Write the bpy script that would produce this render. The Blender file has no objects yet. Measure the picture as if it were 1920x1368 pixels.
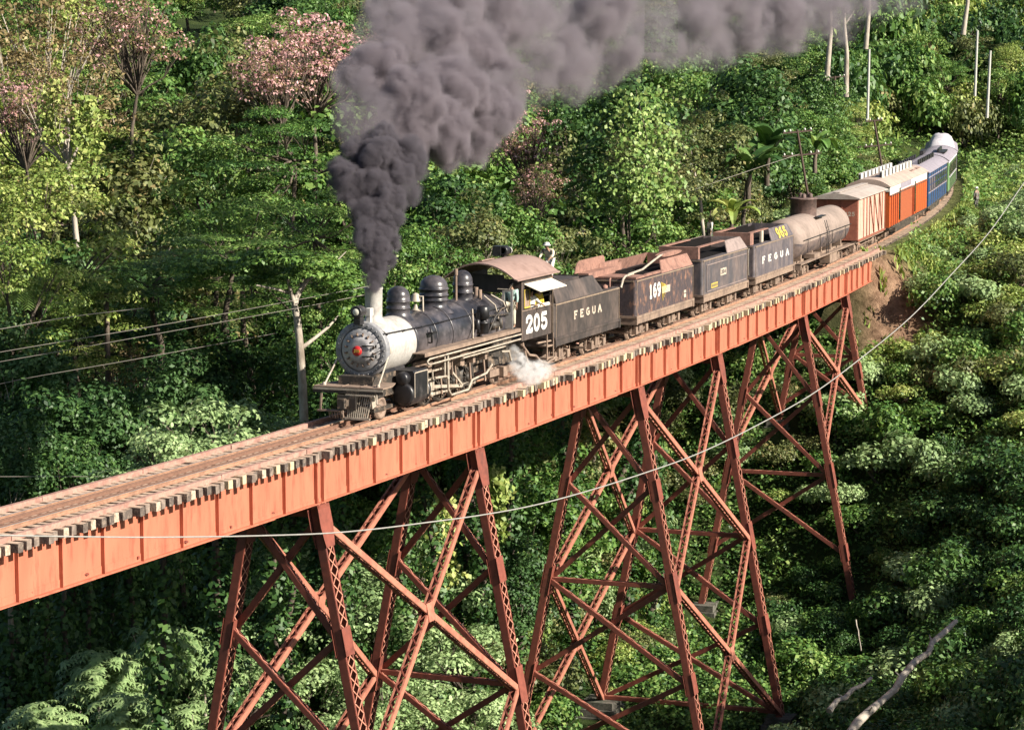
import bpy, bmesh, math, random
import numpy as np
from mathutils import Vector, Matrix, Quaternion

R = math.radians
SC = bpy.context.scene
COL = SC.collection

# ------------------------------------------------------------------ camera
CAM_F = 4962.07            # focal length in pixels of a 1920 pixel wide picture
CAM_PIT = 0.1199855
CAM_ROLL = 0.0026219
CAM_H = 12.3161
cam_data = bpy.data.cameras.new("camera")
cam = bpy.data.objects.new("camera", cam_data)
COL.objects.link(cam)
SC.camera = cam
cam_data.sensor_width = 36.0
cam_data.lens = 36.0 * CAM_F / 1920.0
cam_data.clip_start = 0.5
cam_data.clip_end = 3000
cam.matrix_world = (Matrix.Translation((0, 0, CAM_H)) @ Matrix.Rotation(math.pi / 2 - CAM_PIT, 4, 'X')
                    @ Matrix.Rotation(-CAM_ROLL, 4, 'Z'))

# ------------------------------------------------------------------ light
SUN_AZ = 117.0             # degrees clockwise from +Y
SUN_EL = 31.0
SUN_DIR = Vector((math.sin(R(SUN_AZ)) * math.cos(R(SUN_EL)), math.cos(R(SUN_AZ)) * math.cos(R(SUN_EL)), math.sin(R(SUN_EL))))
world = bpy.data.worlds.new("World")
SC.world = world
world.use_nodes = True
wn = world.node_tree.nodes
sky = wn.new('ShaderNodeTexSky')
sky.sky_type = 'NISHITA'
sky.sun_disc = False
sky.sun_elevation = R(SUN_EL)
sky.sun_rotation = R(SUN_AZ)
sky.dust_density = 1.5
wn['Background'].inputs['Strength'].default_value = 0.05
world.node_tree.links.new(sky.outputs['Color'], wn['Background'].inputs['Color'])
sun_data = bpy.data.lights.new("sun", 'SUN')
sun_data.energy = 5.0
sun_data.angle = R(0.5)
sun_data.color = (1.0, 0.93, 0.80)
sun = bpy.data.objects.new("sun", sun_data)
COL.objects.link(sun)
sun.rotation_mode = 'QUATERNION'
sun.rotation_quaternion = SUN_DIR.to_track_quat('Z', 'Y')
SC.view_settings.view_transform = 'Standard'
SC.view_settings.look = 'None'
SC.view_settings.exposure = 1.0
SC.view_settings.gamma = 1
SC.view_settings.use_curve_mapping = False
SC.render.engine = 'CYCLES'
cy = SC.cycles
cy.max_bounces = 5
cy.diffuse_bounces = 1
cy.glossy_bounces = 2
cy.transmission_bounces = 3
cy.volume_bounces = 2
cy.transparent_max_bounces = 8
cy.caustics_reflective = False
cy.caustics_refractive = False
cy.use_denoising = True
try:
    cy.denoiser = 'OPENIMAGEDENOISE'
except Exception:
    pass
cy.use_adaptive_sampling = True
cy.adaptive_threshold = 0.02

# ------------------------------------------------------------------ track geometry
_sg = np.linspace(-80, 230, 3101)
_a = 1.1331696 + 0.0209468 * _sg / 10 - 0.0233727 * (_sg / 50) ** 2 + 0.0045574 * (_sg / 50) ** 3
def _cum(f):
    c = np.concatenate([[0], np.cumsum((f[1:] + f[:-1]) / 2 * .1)])
    return c - c[800]
_X = -13.82914 + _cum(np.cos(_a))
_Y = 67.210286 + _cum(np.sin(_a))

def tp(s, l=0.0, z=0.0):
    """point at distance s along the track, l metres to its camera side, z above the rails"""
    x = float(np.interp(s, _sg, _X)); y = float(np.interp(s, _sg, _Y)); a = float(np.interp(s, _sg, _a))
    return Vector((x + l * math.sin(a), y - l * math.cos(a), z))

def heading(s):
    return float(np.interp(s, _sg, _a))

def at(u, v, depth):
    """world point seen at photograph pixel (u, v) of the 1920 wide picture, depth metres out along +Y"""
    du, dv = (u - 960) / CAM_F, (684 - v) / CAM_F
    cr, sr = math.cos(CAM_ROLL), math.sin(CAM_ROLL)
    du, dv = du * cr - dv * sr, du * sr + dv * cr
    c, s = math.cos(CAM_PIT), math.sin(CAM_PIT)
    y = c + dv * s
    z = -s + dv * c
    k = depth / y
    return Vector((du * k, depth, CAM_H + z * k))

# ------------------------------------------------------------------ materials
def nd(nt, t, **kw):
    n = nt.nodes.new(t)
    for k, v in kw.items():
        setattr(n, k, v)
    return n

def M(name, col, rough=0.6, metal=0.0, col2=None, lo=0.45, hi=0.6, scale=2.0, var=0.25, vscale=9.0, bump=0.0, bscale=20.0, stretch=(1, 1, 1), spec=0.5, det=5.0):
    col = tuple(c * .78 for c in col)
    col2 = tuple(c * .78 for c in col2) if col2 else None
    m = bpy.data.materials.new(name)
    m.use_nodes = True
    nt = m.node_tree
    L = nt.links.new
    b = nt.nodes['Principled BSDF']
    b.inputs['Roughness'].default_value = rough
    b.inputs['Metallic'].default_value = metal
    b.inputs['Specular IOR Level'].default_value = spec
    tc = nd(nt, 'ShaderNodeTexCoord')
    mp = nd(nt, 'ShaderNodeMapping')
    mp.inputs['Scale'].default_value = stretch
    oi = nd(nt, 'ShaderNodeObjectInfo')
    add = nd(nt, 'ShaderNodeVectorMath', operation='ADD')
    mul = nd(nt, 'ShaderNodeMath', operation='MULTIPLY')
    mul.inputs[1].default_value = 40.0
    L(oi.outputs['Random'], mul.inputs[0])
    L(tc.outputs['Object'], add.inputs[0]); L(mul.outputs[0], add.inputs[1])
    L(add.outputs[0], mp.inputs['Vector'])
    out = None
    rgb = nd(nt, 'ShaderNodeRGB'); rgb.outputs[0].default_value = (*col, 1)
    out = rgb.outputs[0]
    if col2 is not None:
        n1 = nd(nt, 'ShaderNodeTexNoise'); n1.inputs['Scale'].default_value = scale; n1.inputs['Detail'].default_value = det
        n1.inputs['Roughness'].default_value = 0.65
        L(mp.outputs[0], n1.inputs['Vector'])
        mr = nd(nt, 'ShaderNodeMapRange'); mr.inputs['From Min'].default_value = lo; mr.inputs['From Max'].default_value = hi
        L(n1.outputs['Fac'], mr.inputs['Value'])
        mx = nd(nt, 'ShaderNodeMix', data_type='RGBA')
        mx.inputs['B'].default_value = (*col2, 1)
        L(mr.outputs[0], mx.inputs['Factor']); L(out, mx.inputs['A'])
        out = mx.outputs['Result']
    if var > 0:
        n2 = nd(nt, 'ShaderNodeTexNoise'); n2.inputs['Scale'].default_value = vscale; n2.inputs['Detail'].default_value = 4
        L(mp.outputs[0], n2.inputs['Vector'])
        mr = nd(nt, 'ShaderNodeMapRange'); mr.inputs['From Min'].default_value = 0.25; mr.inputs['From Max'].default_value = 0.75
        mr.inputs['To Min'].default_value = 1 - var; mr.inputs['To Max'].default_value = 1 + var
        L(n2.outputs['Fac'], mr.inputs['Value'])
        hs = nd(nt, 'ShaderNodeMix', data_type='RGBA', blend_type='MULTIPLY')
        hs.inputs['Factor'].default_value = 1
        L(out, hs.inputs['A']); L(mr.outputs[0], hs.inputs['B'])
        out = hs.outputs['Result']
    L(out, b.inputs['Base Color'])
    if bump > 0:
        n3 = nd(nt, 'ShaderNodeTexNoise'); n3.inputs['Scale'].default_value = bscale; n3.inputs['Detail'].default_value = 3
        L(mp.outputs[0], n3.inputs['Vector'])
        bp = nd(nt, 'ShaderNodeBump'); bp.inputs['Strength'].default_value = bump; bp.inputs['Distance'].default_value = 0.05
        L(n3.outputs['Fac'], bp.inputs['Height']); L(bp.outputs[0], b.inputs['Normal'])
    return m

MT = {}
def mats():
    D = MT
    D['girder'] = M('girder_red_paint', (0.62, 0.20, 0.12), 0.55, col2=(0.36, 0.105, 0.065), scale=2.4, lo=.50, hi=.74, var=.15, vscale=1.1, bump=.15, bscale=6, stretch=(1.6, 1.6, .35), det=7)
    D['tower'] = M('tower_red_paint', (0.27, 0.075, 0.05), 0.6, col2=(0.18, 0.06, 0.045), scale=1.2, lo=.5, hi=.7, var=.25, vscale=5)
    D['pale_tower'] = M('faded_red_paint', (0.54, 0.21, 0.14), 0.6, col2=(0.36, 0.13, 0.09), scale=1.2, lo=.5, hi=.7, var=.2, vscale=5)  # sunlit brace faces put into the colour, paler than their lacing
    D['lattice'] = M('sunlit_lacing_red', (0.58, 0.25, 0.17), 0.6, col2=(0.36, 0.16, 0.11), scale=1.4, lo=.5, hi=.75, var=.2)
    D['tie_grey'] = M('tie_grey_wood', (0.36, 0.28, 0.23), 0.85, col2=(0.16, 0.12, 0.10), scale=5, lo=.4, hi=.62, var=.35, vscale=20, bump=.4)
    D['tie_dark'] = M('tie_dark_wood', (0.13, 0.10, 0.085), 0.85, col2=(0.34, 0.26, 0.20), scale=6, lo=.50, hi=.66, var=.35, vscale=20, bump=.4)
    D['tie_new'] = M('tie_new_wood', (0.66, 0.54, 0.34), 0.75, col2=(0.5, 0.38, 0.24), scale=4, lo=.58, hi=.75, var=.15, vscale=20, bump=.3)
    D['tie_pale'] = M('tie_pale_wood', (0.58, 0.47, 0.36), 0.8, col2=(0.25, 0.18, 0.13), scale=6, lo=.5, hi=.66, var=.3, vscale=20, bump=.4)
    D['tie_top'] = M('tie_weathered_top', (0.66, 0.48, 0.36), 0.85, col2=(0.42, 0.29, 0.21), scale=3, lo=.45, hi=.65, var=.25, vscale=15)
    D['rail'] = M('rail_rusty_steel', (0.46, 0.26, 0.17), 0.5, col2=(0.34, 0.19, 0.13), scale=2, var=.2)
    D['rail_head'] = M('rail_worn_head', (0.80, 0.70, 0.64), 0.28, metal=.6, var=.1)
    D['guard_rail'] = M('guard_rail_brown_steel', (0.24, 0.13, 0.09), 0.6, var=.2)
    D['timber'] = M('guard_timber_wood', (0.50, 0.29, 0.23), 0.8, col2=(0.36, 0.19, 0.15), scale=3, var=.3, vscale=12, bump=.3)
    D['black'] = M('locomotive_black', (0.022, 0.021, 0.024), 0.38, col2=(0.10, 0.09, 0.09), scale=1.6, lo=.5, hi=.8, var=.3, vscale=6)
    D['boiler'] = M('boiler_black_paint', (0.03, 0.03, 0.038), 0.30, col2=(0.19, 0.165, 0.175), scale=1.1, lo=.42, hi=.8, var=.35, vscale=4)
    D['grime'] = M('oily_grime', (0.05, 0.042, 0.036), 0.6, col2=(0.25, 0.18, 0.13), scale=3, lo=.5, hi=.68, var=.35, vscale=12)
    D['dusty'] = M('dusty_metal', (0.34, 0.24, 0.18), 0.8, col2=(0.16, 0.11, 0.09), scale=2.5, lo=.45, hi=.7, var=.3, vscale=10)
    D['pipe'] = M('pale_pipe_metal', (0.50, 0.43, 0.35), 0.5, col2=(0.28, 0.21, 0.16), scale=3, lo=.5, hi=.7, var=.2)
    D['silver'] = M('graphite_silver', (0.54, 0.51, 0.48), 0.5, col2=(0.28, 0.24, 0.22), scale=1.8, lo=.5, hi=.78, var=.18, vscale=8)
    D['front_grey'] = M('smokebox_front_grey', (0.50, 0.48, 0.49), 0.42, col2=(0.34, 0.32, 0.33), scale=2.5, lo=.45, hi=.7, var=.2)
    D['front_ring'] = M('smokebox_ring_grey', (0.27, 0.27, 0.29), 0.45, col2=(0.42, 0.40, 0.39), scale=3, lo=.5, hi=.7, var=.25)
    D['plate_red'] = M('number_plate_red', (0.65, 0.03, 0.03), 0.4, var=.05)
    D['yellow'] = M('yellow_paint', (0.75, 0.55, 0.10), 0.6, var=.1)
    D['white'] = M('white_paint', (0.80, 0.77, 0.72), 0.6, var=.06)
    D['letter'] = M('worn_white_lettering', (0.60, 0.50, 0.40), 0.7, var=.2)
    D['lens'] = M('lamp_lens', (0.85, 0.82, 0.7), 0.15, var=.05)
    D['cabroof'] = M('cab_roof_red', (0.37, 0.245, 0.21), 0.7, col2=(0.27, 0.17, 0.14), scale=1.2, lo=.5, hi=.7, var=.12, vscale=5)
    D['awning'] = M('awning_white', (0.84, 0.76, 0.64), 0.7, var=.05)
    D['tender'] = M('tender_dusty_black', (0.060, 0.048, 0.045), 0.6, col2=(0.15, 0.11, 0.095), scale=1.1, lo=.42, hi=.7, var=.3, vscale=6, stretch=(1, 1, .5))
    D['tender_rim'] = M('tender_rim', (0.30, 0.22, 0.16), 0.7, var=.3)
    D['rusty'] = M('rusty_flaking', (0.075, 0.055, 0.06), 0.75, col2=(0.33, 0.17, 0.11), scale=3.6, lo=.52, hi=.66, var=.35, vscale=14, stretch=(1, 1, .55), det=8)
    D['rusttop'] = M('bare_rust', (0.36, 0.19, 0.145), 0.85, col2=(0.22, 0.115, 0.09), scale=2, lo=.45, hi=.65, var=.25)
    D['tender3'] = M('tender_faded_grey', (0.10, 0.09, 0.10), 0.6, col2=(0.23, 0.17, 0.155), scale=1.4, lo=.42, hi=.72, var=.3, vscale=7, stretch=(1, 1, .5))
    D['slope3'] = M('bunker_faded_tan', (0.34, 0.26, 0.24), 0.7, col2=(0.22, 0.17, 0.16), scale=1.6, lo=.45, hi=.7, var=.2)
    D['tender4'] = M('tender_weathered_grey', (0.115, 0.10, 0.115), 0.6, col2=(0.24, 0.19, 0.185), scale=1.8, lo=.42, hi=.7, var=.3, vscale=7, stretch=(1, 1, .6))
    D['coal'] = M('bunker_inside_black', (0.012, 0.010, 0.010), 0.95, spec=.1, var=.3)  # even near-black on bunker floors and inner walls
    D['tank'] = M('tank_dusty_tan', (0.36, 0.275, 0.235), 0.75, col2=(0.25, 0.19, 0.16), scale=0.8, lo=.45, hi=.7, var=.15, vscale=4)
    D['tank_low'] = M('tank_stained_grey', (0.20, 0.145, 0.13), 0.7, col2=(0.085, 0.07, 0.08), scale=1.6, lo=.45, hi=.62, var=.3, vscale=5)  # darker grey below mid height of the tank
    D['dome'] = M('tank_dome_brown', (0.13, 0.085, 0.075), 0.7, col2=(0.22, 0.14, 0.12), scale=2, var=.25)
    D['box'] = M('boxcar_faded_pink', (0.80, 0.50, 0.39), 0.8, col2=(0.66, 0.38, 0.29), scale=1.2, lo=.45, hi=.7, var=.15, vscale=6, stretch=(1, 1, .3))  # sun on the side put into the colour, paler than the end
    D['box_dark'] = M('boxcar_rib_brown', (0.30, 0.10, 0.06), 0.8, var=.2)
    D['box_end'] = M('boxcar_shaded_end_red', (0.46, 0.16, 0.10), 0.8, col2=(0.36, 0.11, 0.07), scale=1.5, lo=.45, hi=.7, var=.15)  # shade on the end wall put into the colour
    D['box_roof'] = M('boxcar_roof_pale', (0.55, 0.47, 0.42), 0.75, col2=(0.42, 0.34, 0.3), scale=1, lo=.45, hi=.7, var=.1)
    D['orange'] = M('coach_orange', (0.62, 0.115, 0.018), 0.6, col2=(0.50, 0.10, 0.03), scale=1, lo=.45, hi=.75, var=.1)
    D['orange_door'] = M('coach_door_rust_orange', (0.42, 0.105, 0.04), 0.6, var=.15)
    D['cream'] = M('coach_cream_roof', (0.56, 0.42, 0.35), 0.7, col2=(0.42, 0.31, 0.27), scale=1, lo=.45, hi=.7, var=.12)
    D['blue'] = M('coach_blue', (0.022, 0.075, 0.21), 0.55, col2=(0.05, 0.09, 0.13), scale=2, lo=.45, hi=.7, var=.2)
    D['lilac'] = M('coach_roof_lilac_grey', (0.36, 0.32, 0.37), 0.75, col2=(0.27, 0.24, 0.28), scale=1.5, lo=.45, hi=.7, var=.15)
    D['green'] = M('coach_green', (0.20, 0.36, 0.15), 0.6, col2=(0.14, 0.27, 0.12), scale=1.5, lo=.45, hi=.7, var=.15)
    D['tarp'] = M('pale_tarpaulin', (0.70, 0.66, 0.70), 0.8, col2=(0.56, 0.52, 0.60), scale=2, lo=.45, hi=.7, var=.1, bump=.3, bscale=3)
    D['glass'] = M('dark_window', (0.02, 0.025, 0.03), 0.12, var=.1)
    D['skin'] = M('skin', (0.42, 0.24, 0.16), 0.6, var=.05)
    D['shirt_white'] = M('white_cotton', (0.78, 0.75, 0.70), 0.85, var=.08)
    D['cloth_cream'] = M('cream_cotton', (0.72, 0.66, 0.52), 0.85, var=.08)
    D['cloth_grey'] = M('grey_cloth', (0.20, 0.19, 0.17), 0.85, var=.1)
    D['cloth_teal'] = M('pale_teal_cloth', (0.45, 0.62, 0.58), 0.85, var=.1)
    D['cloth_yellow'] = M('yellow_cloth', (0.75, 0.55, 0.06), 0.85, var=.1)
    D['hair'] = M('dark_hair', (0.015, 0.012, 0.01), 0.7, var=.1)
    D['stone'] = M('pedestal_stone', (0.17, 0.155, 0.13), 0.9, col2=(0.08, 0.085, 0.06), scale=2, var=.25, bump=.5)
    D['bark_pale'] = M('pale_bark', (0.52, 0.45, 0.38), 0.85, col2=(0.30, 0.24, 0.19), scale=1.5, lo=.52, hi=.66, var=.25, vscale=5, stretch=(1, 1, .4), bump=.3)
    D['bark_brown'] = M('brown_bark', (0.11, 0.085, 0.065), 0.9, col2=(0.22, 0.17, 0.13), scale=2, lo=.5, hi=.68, var=.3, vscale=8, stretch=(1, 1, .3), bump=.5)
    D['pole_wood'] = M('pole_dark_wood', (0.10, 0.065, 0.05), 0.9, var=.2)
    D['concrete'] = M('post_pale_concrete', (0.62, 0.60, 0.56), 0.85, var=.12)
    D['cable'] = M('pale_cable', (0.36, 0.345, 0.32), 0.6, var=.15)
    D['wire'] = M('thin_wire', (0.36, 0.32, 0.28), 0.5, var=.1)
    D['dirt'] = M('bare_dirt', (0.30, 0.19, 0.12), 0.95, col2=(0.17, 0.11, 0.07), scale=1.2, lo=.42, hi=.6, var=.3, vscale=6, bump=.6, bscale=4)

mats()

# ------------------------------------------------------------------ mesh builder
class MB:
    """collects boxes, bars, tubes and plates and links them as one mesh object"""
    def __init__(self, T=None):
        self.v = []; self.f = []; self.sm = []; self.mi = []; self.T = T; self.m = 0

    def add(self, vs, fs, smooth=False):
        o = len(self.v)
        if self.T:
            vs = [self.T(p) for p in vs]
        self.v += [tuple(p) for p in vs]
        self.f += [tuple(i + o for i in f) for f in fs]
        self.sm += [smooth] * len(fs)
        self.mi += [self.m] * len(fs)
        return self

    def box(self, x0, x1, y0, y1, z0, z1):
        return self.add([(x0, y0, z0), (x1, y0, z0), (x1, y1, z0), (x0, y1, z0), (x0, y0, z1), (x1, y0, z1), (x1, y1, z1), (x0, y1, z1)],
                        [(0, 3, 2, 1), (4, 5, 6, 7), (0, 1, 5, 4), (1, 2, 6, 5), (2, 3, 7, 6), (3, 0, 4, 7)])

    def bar(self, p0, p1, w, h, up=(0, 0, 1)):
        p0, p1, up = Vector(p0), Vector(p1), Vector(up)
        d = (p1 - p0).normalized()
        side = d.cross(up)
        if side.length < 1e-5:
            side = d.cross(Vector((1, 0, 0)))
        side.normalize()
        n = side.cross(d).normalized()
        a, b = side * w / 2, n * h / 2
        vs = [p0 - a - b, p0 + a - b, p0 + a + b, p0 - a + b, p1 - a - b, p1 + a - b, p1 + a + b, p1 - a + b]
        return self.add(vs, [(0, 1, 2, 3), (7, 6, 5, 4), (0, 4, 5, 1), (1, 5, 6, 2), (2, 6, 7, 3), (3, 7, 4, 0)])

    def tube(self, pts, r, n=8, cap=True):
        pts = [Vector(p) for p in pts]
        if not isinstance(r, (list, tuple)):
            r = [r] * len(pts)
        rings = []
        ref = None
        for i, p in enumerate(pts):
            d = (pts[min(i + 1, len(pts) - 1)] - pts[max(i - 1, 0)]).normalized()
            if ref is None:
                ref = d.orthogonal().normalized()
            else:
                ref = (ref - d * ref.dot(d))
                ref = ref.normalized() if ref.length > 1e-6 else d.orthogonal().normalized()
            b = d.cross(ref)
            rings.append([p + (ref * math.cos(2 * math.pi * k / n) + b * math.sin(2 * math.pi * k / n)) * r[i] for k in range(n)])
        vs = [q for ring in rings for q in ring]
        fs = [(i * n + k, i * n + (k + 1) % n, (i + 1) * n + (k + 1) % n, (i + 1) * n + k) for i in range(len(pts) - 1) for k in range(n)]
        self.add(vs, fs, True)
        if cap:
            self.add(rings[0], [tuple(range(n))[::-1]])
            self.add(rings[-1], [tuple(range(n))])
        return self

    def lathe(self, c, prof, axis='z', n=24):
        """prof: list of (radius, height along axis)"""
        c = Vector(c)
        ax = {'x': (Vector((1, 0, 0)), Vector((0, 1, 0)), Vector((0, 0, 1))), 'y': (Vector((0, 1, 0)), Vector((0, 0, 1)), Vector((1, 0, 0))),
              'z': (Vector((0, 0, 1)), Vector((1, 0, 0)), Vector((0, 1, 0)))}[axis]
        vs = []
        for r, h in prof:
            for k in range(n):
                t = 2 * math.pi * k / n
                vs.append(c + ax[0] * h + (ax[1] * math.cos(t) + ax[2] * math.sin(t)) * max(r, 1e-4))
        fs = [(i * n + k, i * n + (k + 1) % n, (i + 1) * n + (k + 1) % n, (i + 1) * n + k) for i in range(len(prof) - 1) for k in range(n)]
        return self.add(vs, fs, True)

    def prism(self, poly, axis, a, b):
        """poly: 2D outline in the plane normal to axis ('x': (y,z), 'y': (x,z), 'z': (x,y)), extruded from a to b"""
        def P(p, t):
            return {'x': (t, p[0], p[1]), 'y': (p[0], t, p[1]), 'z': (p[0], p[1], t)}[axis]
        n = len(poly)
        vs = [P(p, a) for p in poly] + [P(p, b) for p in poly]
        fs = [tuple(range(n))[::-1], tuple(range(n, 2 * n))] + [(i, (i + 1) % n, n + (i + 1) % n, n + i) for i in range(n)]
        return self.add(vs, fs)

    def build(self, name, mat, parent=None, loc=None, **props):
        me = bpy.data.meshes.new(name)
        me.from_pydata(self.v, [], self.f)
        for m in (mat if isinstance(mat, (list, tuple)) else [mat]):
            me.materials.append(MT[m] if isinstance(m, str) else m)
        me.polygons.foreach_set('use_smooth', self.sm)
        me.polygons.foreach_set('material_index', self.mi)
        bm = bmesh.new(); bm.from_mesh(me)
        bmesh.ops.recalc_face_normals(bm, faces=bm.faces)
        bm.to_mesh(me); bm.free()
        return link(name, me, parent, loc, **props)

def link(name, data, parent=None, loc=None, **props):
    o = bpy.data.objects.new(name, data)
    COL.objects.link(o)
    if parent is not None:
        o.parent = parent
    if loc is not None:
        o.location = loc
    for k, v in props.items():
        o[k] = v
    return o

def thing(name, label, cat, loc=(0, 0, 0), rz=0.0, group=None):
    o = bpy.data.objects.new(name, None)
    o.empty_display_size = 0.5
    COL.objects.link(o)
    o.location = loc
    o.rotation_euler = (0, 0, rz)
    o['label'] = label; o['category'] = cat
    if group:
        o['group'] = group
    return o

def tag(o, label, cat, group=None):
    o['label'] = label; o['category'] = cat
    if group:
        o['group'] = group
    return o

def text(name, body, size, mat, parent, loc, rot, bold=0.0, space=1.0, sx=1.0, extr=0.012):
    cu = bpy.data.curves.new(name, 'FONT')
    cu.body = body; cu.size = size; cu.align_x = 'CENTER'; cu.align_y = 'CENTER'
    cu.extrude = extr; cu.offset = bold; cu.space_character = space
    cu.resolution_u = 3
    tmp = bpy.data.objects.new(name, cu); COL.objects.link(tmp)
    bpy.context.view_layer.update()
    me = bpy.data.meshes.new_from_object(tmp.evaluated_get(bpy.context.evaluated_depsgraph_get()))
    bpy.data.objects.remove(tmp)
    me.materials.clear(); me.materials.append(MT[mat])
    o = link(name, me, parent, loc)
    o.rotation_euler = rot
    o.scale = (sx, 1, 1)
    return o
SIDE_ROT = (math.pi / 2, 0, 0)
FRONT_ROT = (math.pi / 2, 0, -math.pi / 2)

# ------------------------------------------------------------------ painted letters built stroke by stroke
def _arc(cx, cy, rx, ry, a0, a1, n=9):
    return [(cx + rx * math.cos(R(a0 + (a1 - a0) * i / n)), cy + ry * math.sin(R(a0 + (a1 - a0) * i / n))) for i in range(n + 1)]
GLYPH = {
    '2': [_arc(.5, .72, .36, .22, 170, -35) + [(.14, .08)], [(.10, .09), (.90, .09)], [(.90, .09), (.90, .24)], [(.16, .70), (.16, .62)]],
    '0': [_arc(.5, .5, .33, .42, 0, 360, 18)],
    '5': [[(.84, .92), (.22, .92)], [(.22, .92), (.20, .52)], [(.20, .54)] + _arc(.48, .34, .36, .26, 110, -160, 14)],
    '1': [[(.5, .04), (.5, .96)], [(.5, .94), (.28, .80)], [(.28, .05), (.72, .05)]],
    '6': [_arc(.5, .32, .33, .26, 0, 360, 14), _arc(.56, .5, .40, .44, 190, 70, 8)],
    '9': [_arc(.5, .68, .33, .26, 0, 360, 14), _arc(.44, .5, .40, .44, 10, -110, 8)],
    '4': [[(.70, .04), (.70, .96)], [(.70, .92), (.12, .30)], [(.12, .30), (.92, .30)]],
    'F': [[(.2, .04), (.2, .96)], [(.1, .93), (.85, .93)], [(.2, .52), (.68, .52)], [(.08, .05), (.34, .05)]],
    'E': [[(.2, .04), (.2, .96)], [(.1, .93), (.86, .93)], [(.2, .52), (.70, .52)], [(.1, .07), (.88, .07)]],
    'G': [_arc(.52, .5, .36, .42, 50, 330, 12), [(.86, .12), (.86, .46)], [(.58, .46), (.92, .46)]],
    'U': [[(.18, .96), (.18, .34)], _arc(.5, .34, .32, .28, 180, 360, 10), [(.82, .34), (.82, .96)]],
    'A': [[(.12, .04), (.5, .96)], [(.5, .96), (.88, .04)], [(.26, .36), (.74, .36)], [(.02, .05), (.26, .05)], [(.74, .05), (.98, .05)]],
}
def lettering(car, body, s0, s1, z0, z1, lat, mat, parent=None, tilt=0.0, stroke=.2, gap=.18, axis='side', th=.006):
    """letters across s0..s1 (or across l when axis == 'front'), z0..z1; every letter a piece of its own"""
    n = len(body)
    cw = (s1 - s0) / (n + gap * (n - 1))
    for i, ch in enumerate(body):
        if ch == ' ':
            continue
        a = s0 + i * cw * (1 + gap)
        g = car.mb()
        k = 0
        for pl in GLYPH[ch]:
            for j in range(len(pl) - 1):
                (x0, y0), (x1, y1) = pl[j], pl[j + 1]
                d = Vector((x1 - x0, y1 - y0)); L = d.length
                if L < 1e-6:
                    continue
                d /= L; m = Vector((-d.y, d.x)) * stroke * .5
                e = d * stroke * .16
                P = [Vector((x0, y0)) - e - m, Vector((x1, y1)) + e - m, Vector((x1, y1)) + e + m, Vector((x0, y0)) - e + m]
                k += 1
                t = th + .0012 * (k % 6)
                vs = []
                for q in (0, t):
                    for p in P:
                        u = a + p.x * cw; zz = z0 + p.y * (z1 - z0)
                        lt_ = lat + q - tilt * (zz - z0)
                        vs.append((u, lt_, zz) if axis == 'side' else (lat - q, u, zz))
                g.add(vs, [(0, 3, 2, 1), (4, 5, 6, 7), (0, 1, 5, 4), (1, 2, 6, 5), (2, 3, 7, 6), (3, 0, 4, 7)])
        car.put(g, 'letter', mat, parent)
# ------------------------------------------------------------------ the trestle bridge
rng = random.Random(7)
bridge = thing('railway_bridge', 'red steel girder trestle bridge carrying the narrow gauge track over the green valley', 'railway bridge', tp(50, 0, -2))
inv_bridge = Matrix.Translation(-Vector(bridge.location))

def bp(s, l, z):
    return tp(s, l, z) - bridge.location

STIFF = [2.06, 4.06, 6.03, 8.13, 10.11, 12.08, 14.09, None, 18.32, 20.28, 22.34, 24.5, 26.49, None, 30.72, 32.61, 34.59, 36.51, 38.6, 40.55, 42.52, 44.55,
         None, 48.66, 50.6, 52.66, 54.86, 56.92, None, 61.15, 63.06, 65.03, 66.89, 69.06, 71.03, 73.04, 75.05, None, 79.4, 81.12, 83.21, 85.43, 87.41, None,
         91.64, 93.6, 95.58, 97.7, 99.5]
STIFF = [-18.5, -16.5, None, -12.2, -10.2, -8.1, -6.1, -4.1, None, 0.06] + STIFF
SUP = [-20.5, -14.3, -2.05, 16.31, 28.66, 46.75, 59.11, 77.4, 89.65, 100.94]
GT, GB = -0.39, -1.86      # top and bottom of the girders

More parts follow.
